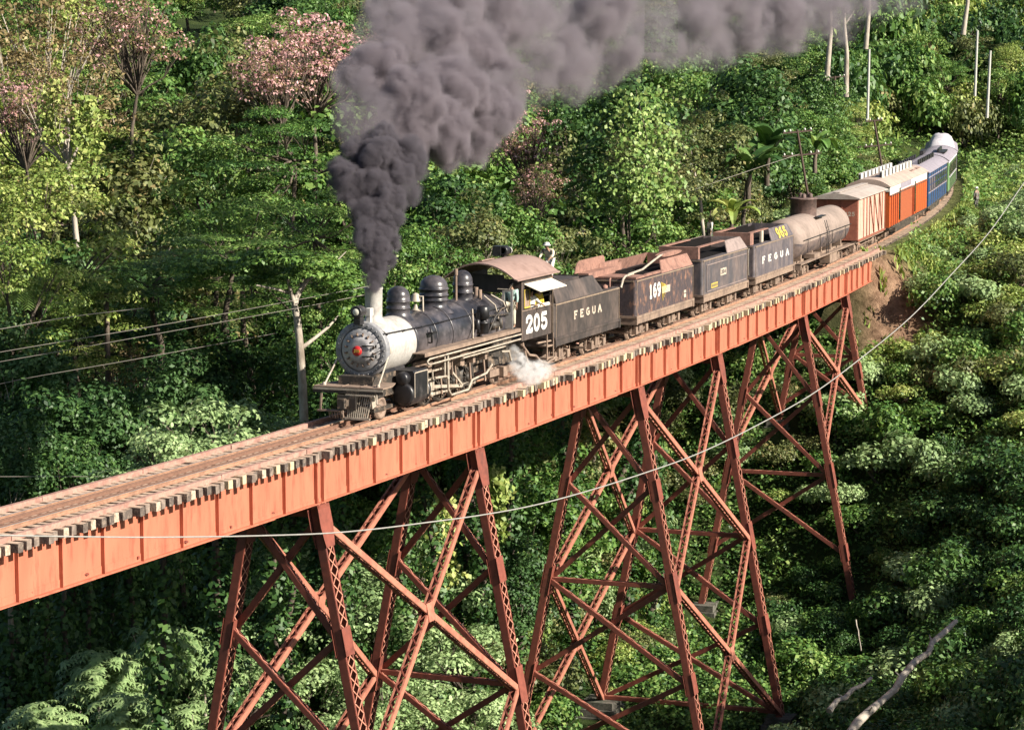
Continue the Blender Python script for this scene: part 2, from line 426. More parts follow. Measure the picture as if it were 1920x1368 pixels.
for gi in range(len(SUP) - 1):
    a, b = SUP[gi], SUP[gi + 1]
    for sd in (1, -1):
        A, B = bp(a + .02, 1.16 * sd, 0), bp(b - .02, 1.16 * sd, 0)
        d = (B - A).normalized(); n = Vector((d.y, -d.x, 0)) * sd   # outward
        g = MB()
        def plate(lo, hi, t0, t1, z0, z1):
            P0, P1 = A + d * lo, A + d * hi
            vs = [P0 + n * t0, P1 + n * t0, P1 + n * t1, P0 + n * t1]
            vs = [Vector((q.x, q.y, q.z + z)) for z in (z0, z1) for q in vs]
            g.add(vs, [(0, 3, 2, 1), (4, 5, 6, 7), (0, 1, 5, 4), (1, 2, 6, 5), (2, 3, 7, 6), (3, 0, 4, 7)])
        Ln = (B - A).length
        plate(0, Ln, -.008, .008, GB + .03, GT - .03)                 # web
        plate(0, Ln, -.15, .15, GB, GB + .03)                         # bottom flange
        plate(0, Ln, -.15, .15, GT - .03, GT)                         # top flange
        for z0, z1 in ((GB + .0305, GB + .145), (GT - .14, GT - .0305)):  # flange angles
            plate(.001, Ln - .001, -.024, .024, z0, z1)
        if Ln > 14 or gi in (1,):
            plate(Ln * .16, Ln * .84, -.155, .155, GB - .022, GB - .0005)   # cover plate
        if sd == 1 and gi in (2, 3, 4):
            plate(.2, Ln * .55 if gi == 2 else Ln * .3, -.016, .0245, GB + .146, GB + .24)
        gir = g.build('plate_girder', 'girder', bridge)
        # rivets along the flange angles
        if sd == 1 and gi in (2, 3, 4):
            rv = MB()
            for zz in (GB + .06, GB + .11, GT - .08):
                k = 0.1
                while k < Ln:
                    c = A + d * k + n * .024 + Vector((0, 0, zz))
                    r = .013
                    rv.add([c - d * r, c + Vector((0, 0, r)), c + d * r, c - Vector((0, 0, r)), c + n * .012], [(0, 1, 4), (1, 2, 4), (2, 3, 4), (3, 0, 4)])
                    k += .11
            rv.build('rivets', 'girder', gir, kind='stuff')
        # stiffeners
        pos = [s for s in STIFF if s is not None and a + .5 < s < b - .5] + [a + .2, b - .2]
        for s in pos:
            k = (s - a) / (b - a) * Ln
            st = MB(); g = st
            plate(k - .009, k + .009, .01, .125, GB + .031, GT - .031)
            plate(k - .009, k + .085, .009, .028, GB + .146, GT - .141)
            st.build('stiffener', 'girder', gir)
            if sd == 1:
                pass
    # cross frames between the two girders
    cf = MB()
    m = int((b - a) / 3) + 1
    for i in range(m + 1):
        s = a + .3 + (b - a - .6) * i / m
        p = [bp(s, 1.14, GB + .15), bp(s, -1.14, GB + .15), bp(s, 1.14, GT - .15), bp(s, -1.14, GT - .15)]
        cf.bar(p[0], p[3], .09, .02); cf.bar(p[1], p[2], .02, .09); cf.bar(p[0], p[1], .08, .08)
        if i < m:
            s2 = a + .3 + (b - a - .6) * (i + 1) / m
            cf.bar(p[i % 2], bp(s2, -1.14 if i % 2 == 0 else 1.14, GB + .16), .1, .03)
    cf.build('cross_frame', 'tower', bridge)

# ---- ties, rails, guard timbers
TIE_TOP = -.125
tie_mesh = {}
def tie_protos():
    for vi in range(5):
        for mi, mname in enumerate(('tie_grey', 'tie_dark', 'tie_new', 'tie_pale')):
            r = random.Random(vi * 7 + mi)
            w, h, Lh = .225 + r.uniform(-.012, .012), .255, 1.68
            g = MB()
            x = [-w / 2 + r.uniform(-.01, .01), w / 2 + r.uniform(-.01, .01)]
            bv = .018
            prof = [(-w / 2, -h), (w / 2, -h), (w / 2, -bv), (w / 2 - bv, 0), (-w / 2 + bv, 0), (-w / 2, -bv)]
            prof = [(p[0] + r.uniform(-.006, .006), p[1] + r.uniform(-.004, .004)) for p in prof]
            g.prism(prof, 'y', -Lh - r.uniform(-.04, .05), Lh + r.uniform(-.04, .05))
            # the weathered top face takes the second material
            me_faces = len(g.f)
            g.mi = [1 if fi in (4 + 1,) else 0 for fi in range(me_faces)]
            o = g.build('tie', [mname, 'tie_top'])
            me = o.data
            for p in me.polygons:
                p.material_index = 1 if p.normal.z > .5 else 0
            bpy.data.objects.remove(o)
            tie_mesh[(vi, mi)] = me
tie_protos()
s = -16.0
k = 0
while s < 101.6:
    if s < 3:
        w = (.58, .20, .0, .22)
    elif s < 9.5:
        w = (.4, .42, .0, .18)
    elif s < 18:
        w = (.34, .42, .16, .08)
    elif s < 30:
        w = (.32, .48, .12, .08)
    elif s < 40:
        w = (.2, .5, .22, .08)
    elif s < 58:
        w = (.2, .35, .3, .15)
    elif s < 74:
        w = (.15, .25, .45, .15)
    else:
        w = (.15, .65, .15, .05)
    mi = rng.choices(range(4), w)[0]
    o = link('tie', tie_mesh[(rng.randrange(5), mi)], bridge, bp(s, rng.gauss(0, .05), TIE_TOP + rng.uniform(-.012, .004)))
    o.rotation_euler = (rng.uniform(-.006, .006), 0, heading(s) + rng.uniform(-.02, .02))
    s += .408 + rng.uniform(-.055, .055)
    k += 1
# hook bolt washers under the tie ends
hb = MB()
s = -15.8
while s < 100:
    q = bp(s, 1.36, GT - .03)
    hb.bar(q, bp(s + .09, 1.36, GT - .03), .09, .035)
    s += .408
hb.build('hook_bolt_pads', 'tie_pale', bridge, kind='stuff')

def sweep(l, prof, s0, s1, step=1.5, P=bp, zoff=0.0):
    """prof: closed outline of (l, z) offsets swept along the track"""
    g = MB()
    ns = max(1, int((s1 - s0) / step))
    n = len(prof)
    vs = []
    for i in range(ns + 1):
        t = s0 + (s1 - s0) * i / ns
        for (pl, pz) in prof:
            vs.append(P(t, l + pl, pz + zoff))
    fs = [(i * n + j, i * n + (j + 1) % n, (i + 1) * n + (j + 1) % n, (i + 1) * n + j) for i in range(ns) for j in range(n)]
    fs += [tuple(range(n)), tuple(ns * n + j for j in range(n))]
    g.add(vs, fs)
    return g

RAILP = [(-.055, -.125), (.055, -.125), (.055, -.113), (.012, -.098), (.012, -.035), (.03, -.028), (.03, 0), (-.03, 0), (-.03, -.028), (-.012, -.035), (-.012, -.098), (-.055, -.113)]
def rails(parent, P, s0, s1, guards=True):
    for l in (.487, -.487):
        o = sweep(l, RAILP, s0, s1, P=P).build('rail', ['rail', 'rail_head'], parent)
        for p in o.data.polygons:
            if p.normal.z > .9 and p.area > .01 and abs(p.center.z - P(s0, 0, 0).z) < .01:
                p.material_index = 1
    if guards:
        for l in (.26, -.26):
            sweep(l, RAILP, s0, s1, P=P, zoff=-.012).build('guard_rail', 'guard_rail', parent)
rails(bridge, bp, -16, 101)
for sd in (1, -1):
    s = -16.0
    while s < 101:
        e = min(s + 5.2, 101.3)
        dz = rng.uniform(-.008, .008)
        sweep(1.33 * sd + rng.uniform(-.015, .015), [(-.075, TIE_TOP - .02), (.075, TIE_TOP - .02), (.075, .0), (-.075, .0)], s, e - .03, 1.7, zoff=dz).build('guard_timber', 'timber', bridge)
        s = e

# ---- towers
SLOPE = .192
def legl(z):
    return 1.18 + SLOPE * (-2.0 - z)

def laced(gs, gl, P0, P1, wdir, W, H, lace=(1, -1), pitch=None, double=False, fl=.06, bw=.055):
    """two channels W apart along wdir joined by lacing bars on the faces H apart"""
    P0, P1 = Vector(P0), Vector(P1)
    d = (P1 - P0); Ln = d.length; d.normalize()
    w = Vector(wdir); w = (w - d * w.dot(d)).normalized()
    n = d.cross(w).normalized()
    for sg in (1, -1):
        c = w * (W / 2 * sg)
        gs.bar(P0 + c, P1 + c, .02, H, up=n)
        for hn in (1, -1):
            q = w * ((W / 2 - fl / 2 - .01) * sg) + n * (hn * (H / 2 + .007))
            gs.bar(P0 + q, P1 + q, fl + .02, .014, up=n)
    pitch = pitch or W * .9
    k = max(2, int(Ln / pitch))
    for hn in lace:
        off = n * (hn * (H / 2 + .018))
        for i in range(k):
            t0, t1 = Ln * i / k, Ln * (i + 1) / k
            sg = 1 if i % 2 == 0 else -1
            gl.bar(P0 + d * t0 + w * (W / 2 - .03) * sg + off, P0 + d * t1 - w * (W / 2 - .03) * sg + off, bw, .01, up=n)
            if double:
                o2 = off + n * hn * .011
                gl.bar(P0 + d * t0 - w * (W / 2 - .03) * sg + o2, P0 + d * t1 + w * (W / 2 - .03) * sg + o2, bw, .01, up=n)

def gusset(g, c, w, hgt, wd, hd, n, t=.012):
    c = Vector(c); wd = Vector(wd).normalized(); hd = Vector(hd).normalized(); n = Vector(n).normalized()
    pts = [(-.5, -.5), (.5, -.5), (.5, .5), (-.5, .5)]
    vs = [c + wd * (a * w) + hd * (b * hgt) + n * z for z in (-t, t) for a, b in pts]
    g.add(vs, [(0, 3, 2, 1), (4, 5, 6, 7), (0, 1, 5, 4), (1, 2, 6, 5), (2, 3, 7, 6), (3, 0, 4, 7)])

def tower(sa, sb, bases, detail=True):
    """sa, sb: positions of its two bents; bases[(0|1, side)] = z of the foot"""
    cm = (sa + sb) / 2
    tw = link('trestle_tower', None, bridge, bp(cm, 0, -2)); tw.empty_display_size = .5
    o0 = bp(cm, 0, -2)
    dl = (tp(sb) - tp(sa)).normalized()
    lat = Vector((dl.y, -dl.x, 0))
    ax = {0: bp(sa, 0, 0) - o0, 1: bp(sb, 0, 0) - o0}
    def tpos(bi, l, z):
        # keep every bent square to the tower's own axis
        p = ax[bi] + lat * l
        return Vector((p.x, p.y, z + 2))
    if not detail:
        lacing_every = 3
    # legs
    for bi in (0, 1):
        for sd in (1, -1):
            zb = bases[(bi, sd)]
            gs, gl = MB(), MB()
            laced(gs, gl, tpos(bi, legl(-1.9) * sd, -1.9), tpos(bi, legl(zb) * sd, zb), dl, .54, .27, double=True, pitch=.42, bw=.045)
            z = -2.3
            ld = (tpos(bi, legl(-10) * sd, -10) - tpos(bi, legl(-2) * sd, -2)).normalized()
            nn = dl.cross(ld)
            # head plate, splices
            c = tpos(bi, legl(-2.5) * sd, -2.5)
            for k in (1, -1):
                vs = [(-.40, .6), (.40, .6), (.42, -.1), (.29, -.75), (-.29, -.75), (-.42, -.1)]
                P = [c + dl * a - ld * b + nn * (k * .185 + t) for t in (-.008, .008) for a, b in vs]
                gs.add(P, [tuple(range(6))[::-1], tuple(range(6, 12))] + [(i, (i + 1) % 6, 6 + (i + 1) % 6, 6 + i) for i in range(6)])
            for zz in (-6.2, -10.3, -14.4, -18.4, -22.6):
                if zz > zb + .3:
                    for k in (1, -1):
                        gusset(gs, tpos(bi, legl(zz) * sd, zz) + nn * (k * .186), .60, .9 if zz in (-6.2, -14.4) else 1.3, dl, ld, nn, .009)
            gs.bar(tpos(bi, (legl(-1.86) - .02) * sd, -1.99), tpos(bi, (legl(-1.86) - .02) * sd, -1.885), .7, .5, up=lat)
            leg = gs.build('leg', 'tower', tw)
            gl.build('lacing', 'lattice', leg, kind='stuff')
    # transverse bracing of each bent
    for bi in (0, 1):
        zbm = max(bases[(bi, 1)], bases[(bi, -1)])
        lv = [-2.35, -6.1, -10.3, -14.4, -18.5, -22.6, -26.5]
        if zbm > -10:
            lv = [-2.35, -5.4, -8.2]
        for i in range(len(lv) - 1):
            za, zc = lv[i], lv[i + 1]
            if zc < zbm - .6:
                break
            off = dl * .12
            for sd in (1, -1):
                gs, gl = MB(), MB()
                laced(gs, gl, tpos(bi, (legl(za) - .1) * sd, za) + off * sd, tpos(bi, -(legl(zc) - .1) * sd, zc) + off * sd, dl, .20, .17, pitch=.27, bw=.04, fl=.045)
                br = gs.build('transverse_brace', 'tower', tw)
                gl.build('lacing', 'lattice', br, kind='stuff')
        for zz in ((-10.3, -18.5) if zbm < -10 else (-5.4,)):
            if zz < zbm - .6:
                continue
            gs, gl = MB(), MB()
            laced(gs, gl, tpos(bi, legl(zz), zz), tpos(bi, -legl(zz), zz), dl, .26, .16, pitch=.3, bw=.045, fl=.05)
            br = gs.build('strut', 'tower', tw)
            gl.build('lacing', 'lattice', br, kind='stuff')
        gs = MB()
        gs.bar(tpos(bi, 1.1, -2.15), tpos(bi, -1.1, -2.15), .3, .3)
        gs.build('bent_cap', 'tower', tw)
    # longitudinal bracing, both sides
    for sd in (1, -1):
        zbm = max(bases[(0, sd)], bases[(1, sd)])
        lv = [-2.6, -10.4, -18.5, -26.5] if zbm < -10 else [-2.6, zbm + .3]
        for i in range(len(lv) - 1):
            za, zc = lv[i], lv[i + 1]
            if zc < zbm - 1.5:
                break
            hs = .22
            A0, B1 = tpos(0, legl(za) * sd, za) + dl * hs, tpos(1, legl(zc) * sd, zc) - dl * hs
            B0, A1 = tpos(1, legl(za) * sd, za) - dl * hs, tpos(0, legl(zc) * sd, zc) + dl * hs
            for (p, q) in ((A0, B1), (B0, A1)):
                gs, gl = MB(), MB()
                laced(gs, gl, p, q, lat, .30, .19, pitch=.36, bw=.05, fl=.05)
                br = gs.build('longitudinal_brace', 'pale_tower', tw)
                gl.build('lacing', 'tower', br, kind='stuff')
            c = (A0 + B1 + B0 + A1) / 4
            g = MB()
            ld = (A1 - A0).normalized(); nn = dl.cross(ld).normalized()
            for k in (1, -1):
                gusset(g, c + nn * k * .175, .5, .62, dl, ld, nn)
            g.build('centre_gusset', 'pale_tower', tw)

tower(16.31, 28.66, {(0, 1): -25.5, (0, -1): -25.5, (1, 1): -24.5, (1, -1): -24.5})
tower(46.75, 59.11, {(0, 1): -22.5, (0, -1): -22.5, (1, 1): -18.7, (1, -1): -18.6})
tower(77.4, 89.65, {(0, 1): -17.9, (0, -1): -17.6, (1, 1): -8.8, (1, -1): -9.2})
tower(-14.3, -2.05, {(0, 1): -21, (0, -1): -21, (1, 1): -24, (1, -1): -24})

def pedestal(sc, l, zt, lab, steps=4, w=1.3):
    c = tp(sc, l, zt)
    t = thing('stone_pedestal', lab, 'pedestal', c - Vector((0, 0, .35 * steps)), heading(sc), 'stone pedestals under the trestle legs')
    r = random.Random(int(sc * 10))
    for i in range(steps):
        ww = w + .28 * i
        z1 = .35 * (steps - i)
        n = 3
        for j in range(n):
            g = MB()
            x0 = -ww / 2 + ww * j / n
            g.box(x0 + .015, x0 + ww / n - .015, -ww / 2 + r.uniform(0, .05), ww / 2 - r.uniform(0, .05), z1 - .345, z1)
            g.build('stone', 'stone', t)
pedestal(77.4, legl(-17.9), -17.9, 'stepped stone pedestal under the tall near leg with bushes all round it', 4)
pedestal(77.4, -legl(-17.6), -17.6, 'stepped stone pedestal under the far leg of the tower nearest the bank', 5, 1.6)
pedestal(59.11, legl(-18.7), -18.7, 'stone pedestal under the near leg left of the leaning logs', 4)
pedestal(59.11, -legl(-18.6), -18.6, 'pale stone pedestal behind the middle tower on the valley floor', 5, 1.6)
pedestal(89.65, legl(-8.8), -8.8, 'small stone pedestal of the near short leg by the earth bank', 3)
pedestal(89.65, -legl(-9.2), -9.2, 'small stone pedestal of the far short leg high on the slope', 3)
for sc_, z_ in ((16.31, -25.5), (28.66, -24.5), (46.75, -22.5), (-14.3, -21), (-2.05, -24)):
    for sd in (1, -1):
        pass

# ---- track on the bank beyond the bridge
track = thing('railway_track', 'narrow gauge track curving away under the coaches on the far bank', 'railway track', tp(140, 0, -.3))
tkp = lambda s, l, z: tp(s, l, z) - track.location
rails(track, tkp, 101.3, 198, False)
s = 101.9
while s < 200:
    o = link('tie', tie_mesh[(rng.randrange(5), rng.choice((0, 1)))], track, tkp(s, 0, TIE_TOP - .03))
    o.rotation_euler = (0, 0, heading(s)); o.scale = (.9, .65, 1)
    s += .62
# abutment
ab = MB()
for i, (l0, l1) in enumerate(((-2.2, -.7), (-.7, .7), (.7, 2.2))):
    pass
P = [tp(101.5, -2.0, 0), tp(101.5, 1.75, 0), tp(103.4, 1.75, 0), tp(103.4, -2.0, 0)]
ab.add([(p.x, p.y, z) for z in (-3.4, -.42) for p in P], [(0, 3, 2, 1), (4, 5, 6, 7), (0, 1, 5, 4), (1, 2, 6, 5), (2, 3, 7, 6), (3, 0, 4, 7)])
tag(ab.build('bridge_abutment', 'stone'), 'dark abutment wall behind the far end of the red girders', 'abutment')
# ------------------------------------------------------------------ rolling stock
class Car:
    """frame of one vehicle: (s, l, z) -> local coordinates of its Empty"""
    def __init__(self, s0, name, label, cat, group=None):
        self.s0 = s0
        self.root = thing(name, label, cat, tp(s0, 0, 0), heading(s0), group)
    def T(self, p):
        return (p[0] - self.s0, -p[1], p[2])
    def mb(self):
        return MB(self.T)
    def put(self, g, name, mat, parent=None, **kw):
        return g.build(name, mat, parent or self.root, **kw)
    def txt(self, name, body, size, mat, s, l, z, rot=SIDE_ROT, parent=None, **kw):
        return text(name, body, size, mat, parent or self.root, self.T((s, l, z)), rot, **kw)

def wheel_mesh(r, w=.12, spokes=0):
    g = MB()
    g.lathe((0, 0, 0), [(.0, -w * .3), (r * .35, -w * .45), (r * .38, -w * .25), (r * .72, -w * .1), (r * .76, -w * .5), (r, -w * .5), (r * 1.0, w * .35), (r * 1.1, w * .42), (r * 1.1, w * .5), (r * .7, w * .5), (0, w * .5)], 'y', 20)
    o = g.build('wheel', 'dusty'); me = o.data; bpy.data.objects.remove(o)
    return me
WHEEL = wheel_mesh(.36)

def wheels(car, parent_o, ss, r=.36, z=None, mesh=None):
    for s in ss:
        for sd in (1, -1):
            o = link('wheel', mesh or WHEEL, parent_o, car.T((s, .50 * sd, r if z is None else z)))
            o.rotation_euler = (0, 0, 0 if sd > 0 else math.pi)
            k = r / .36 if mesh is None else 1
            o.scale = (k, 1, k)

def truck(car, sc, wb=1.45, fl=.78, mat='dusty'):
    g = car.mb()
    for sd in (1, -1):
        l = fl * sd
        # arch bar side frame
        for (z0, zc) in ((.62, .80), (.50, .30)):
            g.bar((sc - wb / 2 - .12, l, z0), (sc - .28, l, zc), .07, .05)
            g.bar((sc - .28, l, zc), (sc + .28, l, zc), .07, .05)
            g.bar((sc + .28, l, zc), (sc + wb / 2 + .12, l, z0), .07, .05)
        g.bar((sc - wb / 2, l, .24), (sc + wb / 2, l, .24), .07, .04)
        for a in (-wb / 2, wb / 2):
            g.box(sc + a - .13, sc + a + .13, l - .11 , l + .11, .24, .55)     # journal box
            g.bar((sc + a - .17, l + .02, .58), (sc + a + .17, l + .02, .22), .08, .05)
        for a in (-.2, .2):
            g.box(sc + a - .035, sc + a + .035, l - .06, l + .06, .25, .82)
        for a in (-.1, .1):
            g.lathe((sc + a, l, .33), [(.075, 0), (.075, .3)], 'z', 10)
        # brake beams
        for a in (-wb / 2 - .5, wb / 2 + .5):
            g.bar((sc + a, l * .95, .3), (sc + a * .92, l * .95, .66), .07, .06)
    g.box(sc - .16, sc + .16, -fl, fl, .6, .82)
    for a in (-wb / 2, wb / 2):
        g.tube([(sc + a, -.72, .36), (sc + a, .72, .36)], .06, 8)
    for a in (-wb / 2 - .5, wb / 2 + .5):
        g.bar((sc + a, -.75, .34), (sc + a, .75, .34), .08, .08)
    t = car.put(g, 'truck', mat)
    wheels(car, t, (sc - wb / 2, sc + wb / 2))
    return t

def coupler(car, s, d, mat='grime'):
    g = car.mb()
    g.box(min(s, s + .5 * d), max(s, s + .5 * d), -.09, .09, .58, .8)
    g.box(min(s + .32 * d, s + .62 * d), max(s + .32 * d, s + .62 * d), -.15, .11, .55, .85)
    g.tube([(s, .35, .85), (s + .3 * d, .38, .5), (s + .6 * d, .3, .48)], .03, 6)
    return car.put(g, 'coupler', mat)

# ================================================================== locomotive
lo = Car(28.0, 'steam_locomotive', 'black steam locomotive with a pale smokebox and the number 205 on its cab', 'steam locomotive')
BZ = 2.33
# main frame and cylinders
g = lo.mb()
for sd in (1, -1):
    g.box(21.2, 35.6, .30 * sd - .06, .30 * sd + .06, .58, 1.25)
g.box(21.3, 24.4, -.62, .62, .75, 1.5)
g.box(29.4, 33.6, -.62, .62, .95, 1.62)
g.box(21.0, 35.4, -.28, .28, 1.0, 1.1)
lo.put(g, 'frame', 'grime')
# pilot deck and beam
g = lo.mb(); g.box(20.72, 20.95, -1.27, 1.27, 1.0, 1.165); lo.put(g, 'pilot_beam', 'grime')
g = lo.mb(); g.box(20.70, 20.72, -1.27, 1.27, 1.10, 1.165); lo.put(g, 'beam_edge', 'pipe')
g = lo.mb()
g.prism([(20.75, -1.26), (20.75, 1.26), (21.5, 1.26), (22.3, 1.0), (22.3, -1.0), (21.5, -1.26)], 'z', 1.175, 1.215)
for x in (.42, -.25):
    g.box(20.78, 21.9, x, x + .02, 1.2155, 1.235)
lo.put(g, 'pilot_deck', 'dusty')
g = lo.mb()
for i in range(11):
    l = -.02 + .085 * i
    lt = l * 1.0
    g.bar((20.86, lt, .98), (20.62, l * .82 + .05, .20), .026, .05, up=(1, 0, 0))
g.bar((20.60, -.05, .20), (20.60, .85, .20), .07, .07); g.bar((20.66, -.05, .96), (20.66, 1.0, .96), .05, .05)
lo.put(g, 'pilot', 'pipe')
g = lo.mb()
g.box(20.55, 20.80, -1.05, -.1, .40, .45)
for i in range(6):
    g.bar((20.58, -.62 + i * .10, .40), (20.62, -.60 + i * .10, .18), .02, .04)
g.bar((20.7, -.95, .98), (20.62, -.95, .42), .06, .04)
lo.put(g, 'footboard', 'dusty')
g = lo.mb()
g.box(20.35, 20.72, -.10, .10, .62, .82); g.box(20.25, 20.45, -.16, .08, .55, .88)
g.box(20.60, 20.72, -.34, .34, .5, .95); g.tube([(20.3, -.05, .5), (20.35, -.05, .3), (20.5, -.1, .18)], .03, 6)
lo.put(g, 'coupler', 'grime')
g = lo.mb()
g.box(21.4, 22.9, -.62, .62, .30, .42)
lt = lo.put(g, 'leading_truck', 'grime')
wheels(lo, lt, (22.15,), .37)
g = lo.mb()
for i, l in enumerate((.83,)):
    g.bar((20.85, l, .95), (20.95, l, .55), .05, .3)
    g.tube([(20.7, 1.05, 1.0), (20.7, 1.05, .7), (20.75, 1.2, .66)], .03, 6)
lo.put(g, 'brake_hose', 'pipe')

# smokebox
g = lo.mb()
g.lathe((22.0, 0, BZ), [(.0, 0), (.90, 0), (.90, 2.2), (.90, 2.3)], 'x', 48)
sb = lo.put(g, 'smokebox', 'silver')
g = lo.mb()
g.lathe((21.72, 0, BZ), [(.945, .30), (.945, 0.07), (.92, .04), (.74, .04)], 'x', 48)
ring = lo.put(g, 'smokebox_ring', 'front_ring')
g = lo.mb()
for i in range(30):
    t = 2 * math.pi * i / 30
    g.lathe((21.73, .84 * math.cos(t), BZ + .84 * math.sin(t)), [(0, 0), (.024, 0.0), (.024, .06)], 'x', 6)
lo.put(g, 'ring_bolts', 'front_ring', ring, kind='stuff')
g = lo.mb()
g.lathe((21.60, 0, BZ), [(.0, .0), (.30, .005), (.42, .03), (.45, .10), (.60, .13), (.70, .16), (.745, .22)], 'x', 48)
door = lo.put(g, 'smokebox_door', 'front_grey')
g = lo.mb()
for i in range(16):
    t = 2 * math.pi * (i + .5) / 16
    c = (21.64, .52 * math.cos(t), BZ + .52 * math.sin(t))
    g.lathe(c, [(0, 0), (.028, 0), (.028, .08)], 'x', 6)
    g.bar((21.69, .46 * math.cos(t), BZ + .46 * math.sin(t)), (21.69, .58 * math.cos(t), BZ + .58 * math.sin(t)), .05, .03, up=(1, 0, 0))
lo.put(g, 'door_clamps', 'dusty', door, kind='stuff')
g = lo.mb()
for dz in (.15, -.2):
    g.bar((21.59, .12, BZ + dz), (21.59, .56, BZ + dz + .01), .045, .02, up=(1, 0, 0))
    g.tube([(21.63, .6, BZ + dz - .05), (21.63, .6, BZ + dz + .05)], .03, 8)
g.tube([(21.60, .50, BZ - .11), (21.52, .8, BZ + .02), (21.6, .92, BZ + .05)], .014, 6)
lo.put(g, 'door_hinge', 'black', door)
g = lo.mb(); g.lathe((21.56, -.06, BZ - .02), [(0, 0), (.165, .0), (.165, .05)], 'x', 32)
npl = lo.put(g, 'number_plate', 'plate_red')
lettering(lo, '205', -.17, .05, BZ - .07, BZ + .03, 21.559, 'yellow', npl, axis='front', stroke=.2, th=.004)
# saddle
g = lo.mb(); g.prism([(-.6, 1.45), (.6, 1.45), (.5, 1.75), (-.5, 1.75)], 'x', 22.3, 24.0); lo.put(g, 'saddle', 'black')
# braces from smokebox to deck
for l in (1, -1):
    g = lo.mb()
    g.tube([(22.15, .88 * l, 2.28), (20.95, .98 * l, 1.2)], .034, 8)
    g.lathe((20.98, .98 * l, 1.18), [(.07, 0), (.07, .1), (.04, .14)], 'z', 8)
    g.tube([(22.15, .86 * l, 2.4), (22.15, .90 * l, 2.22)], .06, 8)
    lo.put(g, 'front_brace', 'pipe')
# stack
g = lo.mb()
g.lathe((22.78, 0, 3.10), [(.46, 0), (.36, .10), (.29, .22), (.285, .35), (.30, 1.14), (.315, 1.16), (.315, 1.22), (.26, 1.22), (.25, .6), (0, .6)], 'z', 32)
lo.put(g, 'smokestack', 'silver')
# headlight
g = lo.mb()
g.lathe((21.38, 0, 3.62), [(.0, .45), (.18, .45), (.20, .38), (.205, .04), (.19, 0), (.12, .02)], 'x', 24)
g.box(21.45, 21.75, -.12, .12, 3.2, 3.44)
hl = lo.put(g, 'headlight', 'black')
g = lo.mb(); g.lathe((21.375, 0, 3.62), [(0, 0), (.10, .0), (.125, .03)], 'x', 20)
lo.put(g, 'lens', 'lens', hl)
g = lo.mb(); g.box(21.9, 22.15, .10, .28, 3.45, 3.70); g.box(21.95, 22.1, .12, .26, 3.2, 3.45)
lo.put(g, 'marker_lamp', 'white')
# boiler
g = lo.mb()
g.lathe((24.28, 0, BZ), [(.905, 0), (.915, .02), (.915, .2), (.90, .22), (.90, 2.4), (.93, 2.6), (.95, 3.2), (.99, 4.6), (.99, 7.9), (.97, 8.2), (0, 8.2)], 'x', 56)
g.box(29.6, 32.5, -.98, .98, 1.66, 2.36)
bo = lo.put(g, 'boiler', 'boiler')
for s_ in (24.42, 26.0, 27.3, 28.9, 30.3, 31.6):
    g = lo.mb(); rr = .915 if s_ < 27 else (.965 if s_ < 28 else .995)
    g.lathe((s_ - .03, 0, BZ), [(rr, 0), (rr + .012, .006), (rr + .012, .056), (rr, .062)], 'x', 56)
    lo.put(g, 'boiler_band', 'boiler', bo)
# domes
def dome(s, r, top, sides):
    base = BZ + .80
    g = lo.mb()
    h = top - base
    prof = [(r * 1.45, -.12), (r * 1.18, .03), (r * 1.03, .12), (r, .2)]
    for k in sides:
        prof += [(r, h * k - .03), (r * 1.07, h * k - .02), (r * 1.07, h * k + .02), (r, h * k + .03)]
    prof += [(r, h * .68)]
    for i in range(1, 9):
        t = i / 8 * math.pi / 2
        prof.append((r * math.cos(t) * .99, h * .68 + (h * .32) * math.sin(t)))
    g.lathe((s, 0, base), prof, 'z', 40)
    return lo.put(g, 'dome', 'boiler')
dome(24.75, .40, 4.20, (.3, .52))
dome(27.75, .50, 4.33, (.28, .42, .6))
dome(30.35, .36, 4.30, (.32, .55))
# whistle, valves, bell on top
g = lo.mb()
g.tube([(29.4, .15, 3.2), (29.4, .15, 4.25)], .05, 8); g.tube([(29.4, .15, 4.2), (29.4, .15, 4.42)], .075, 8)
lo.put(g, 'whistle', 'dusty')
g = lo.mb(); g.tube([(31.0, .4, 3.2), (31.0, .4, 3.55)], .08, 8); lo.put(g, 'safety_valve', 'dusty')
g = lo.mb(); g.tube([(31.35, .1, 3.25), (31.35, .1, 3.6)], .09, 8); lo.put(g, 'safety_valve', 'dusty')
g = lo.mb()
g.lathe((26.2, 0, 3.2), [(.22, 0), (.1, .1), (.06, .25)], 'z', 12)
g.lathe((26.2, 0, 3.55), [(.20, 0), (.17, .08), (.13, .2), (.10, .26), (0, .3)], 'z', 16)
g.tube([(26.2, -.28, 3.2), (26.2, -.28, 3.72), (26.2, .28, 3.72), (26.2, .28, 3.2)], .035, 6)
lo.put(g, 'bell', 'pipe')
# hand rails
for sd in (1, -1):
    g = lo.mb()
    g.tube([(21.8, .80 * sd, 2.88), (24.5, .84 * sd, 2.84), (27, .84 * sd, 2.84), (32.5, .92 * sd, 2.84)], .022, 8)
    for s_ in (22.0, 23.4, 24.8, 26.2, 27.6, 29.0, 30.4, 31.8):
        g.tube([(s_, .74 * sd, 2.80), (s_, .87 * sd, 2.85)], .028, 6)
    g.tube([(22.0, .80 * sd, 2.88), (22.0, .45 * sd, 3.12), (22.02, 0, 3.25)], .02, 6)
    lo.put(g, 'handrail', 'black')
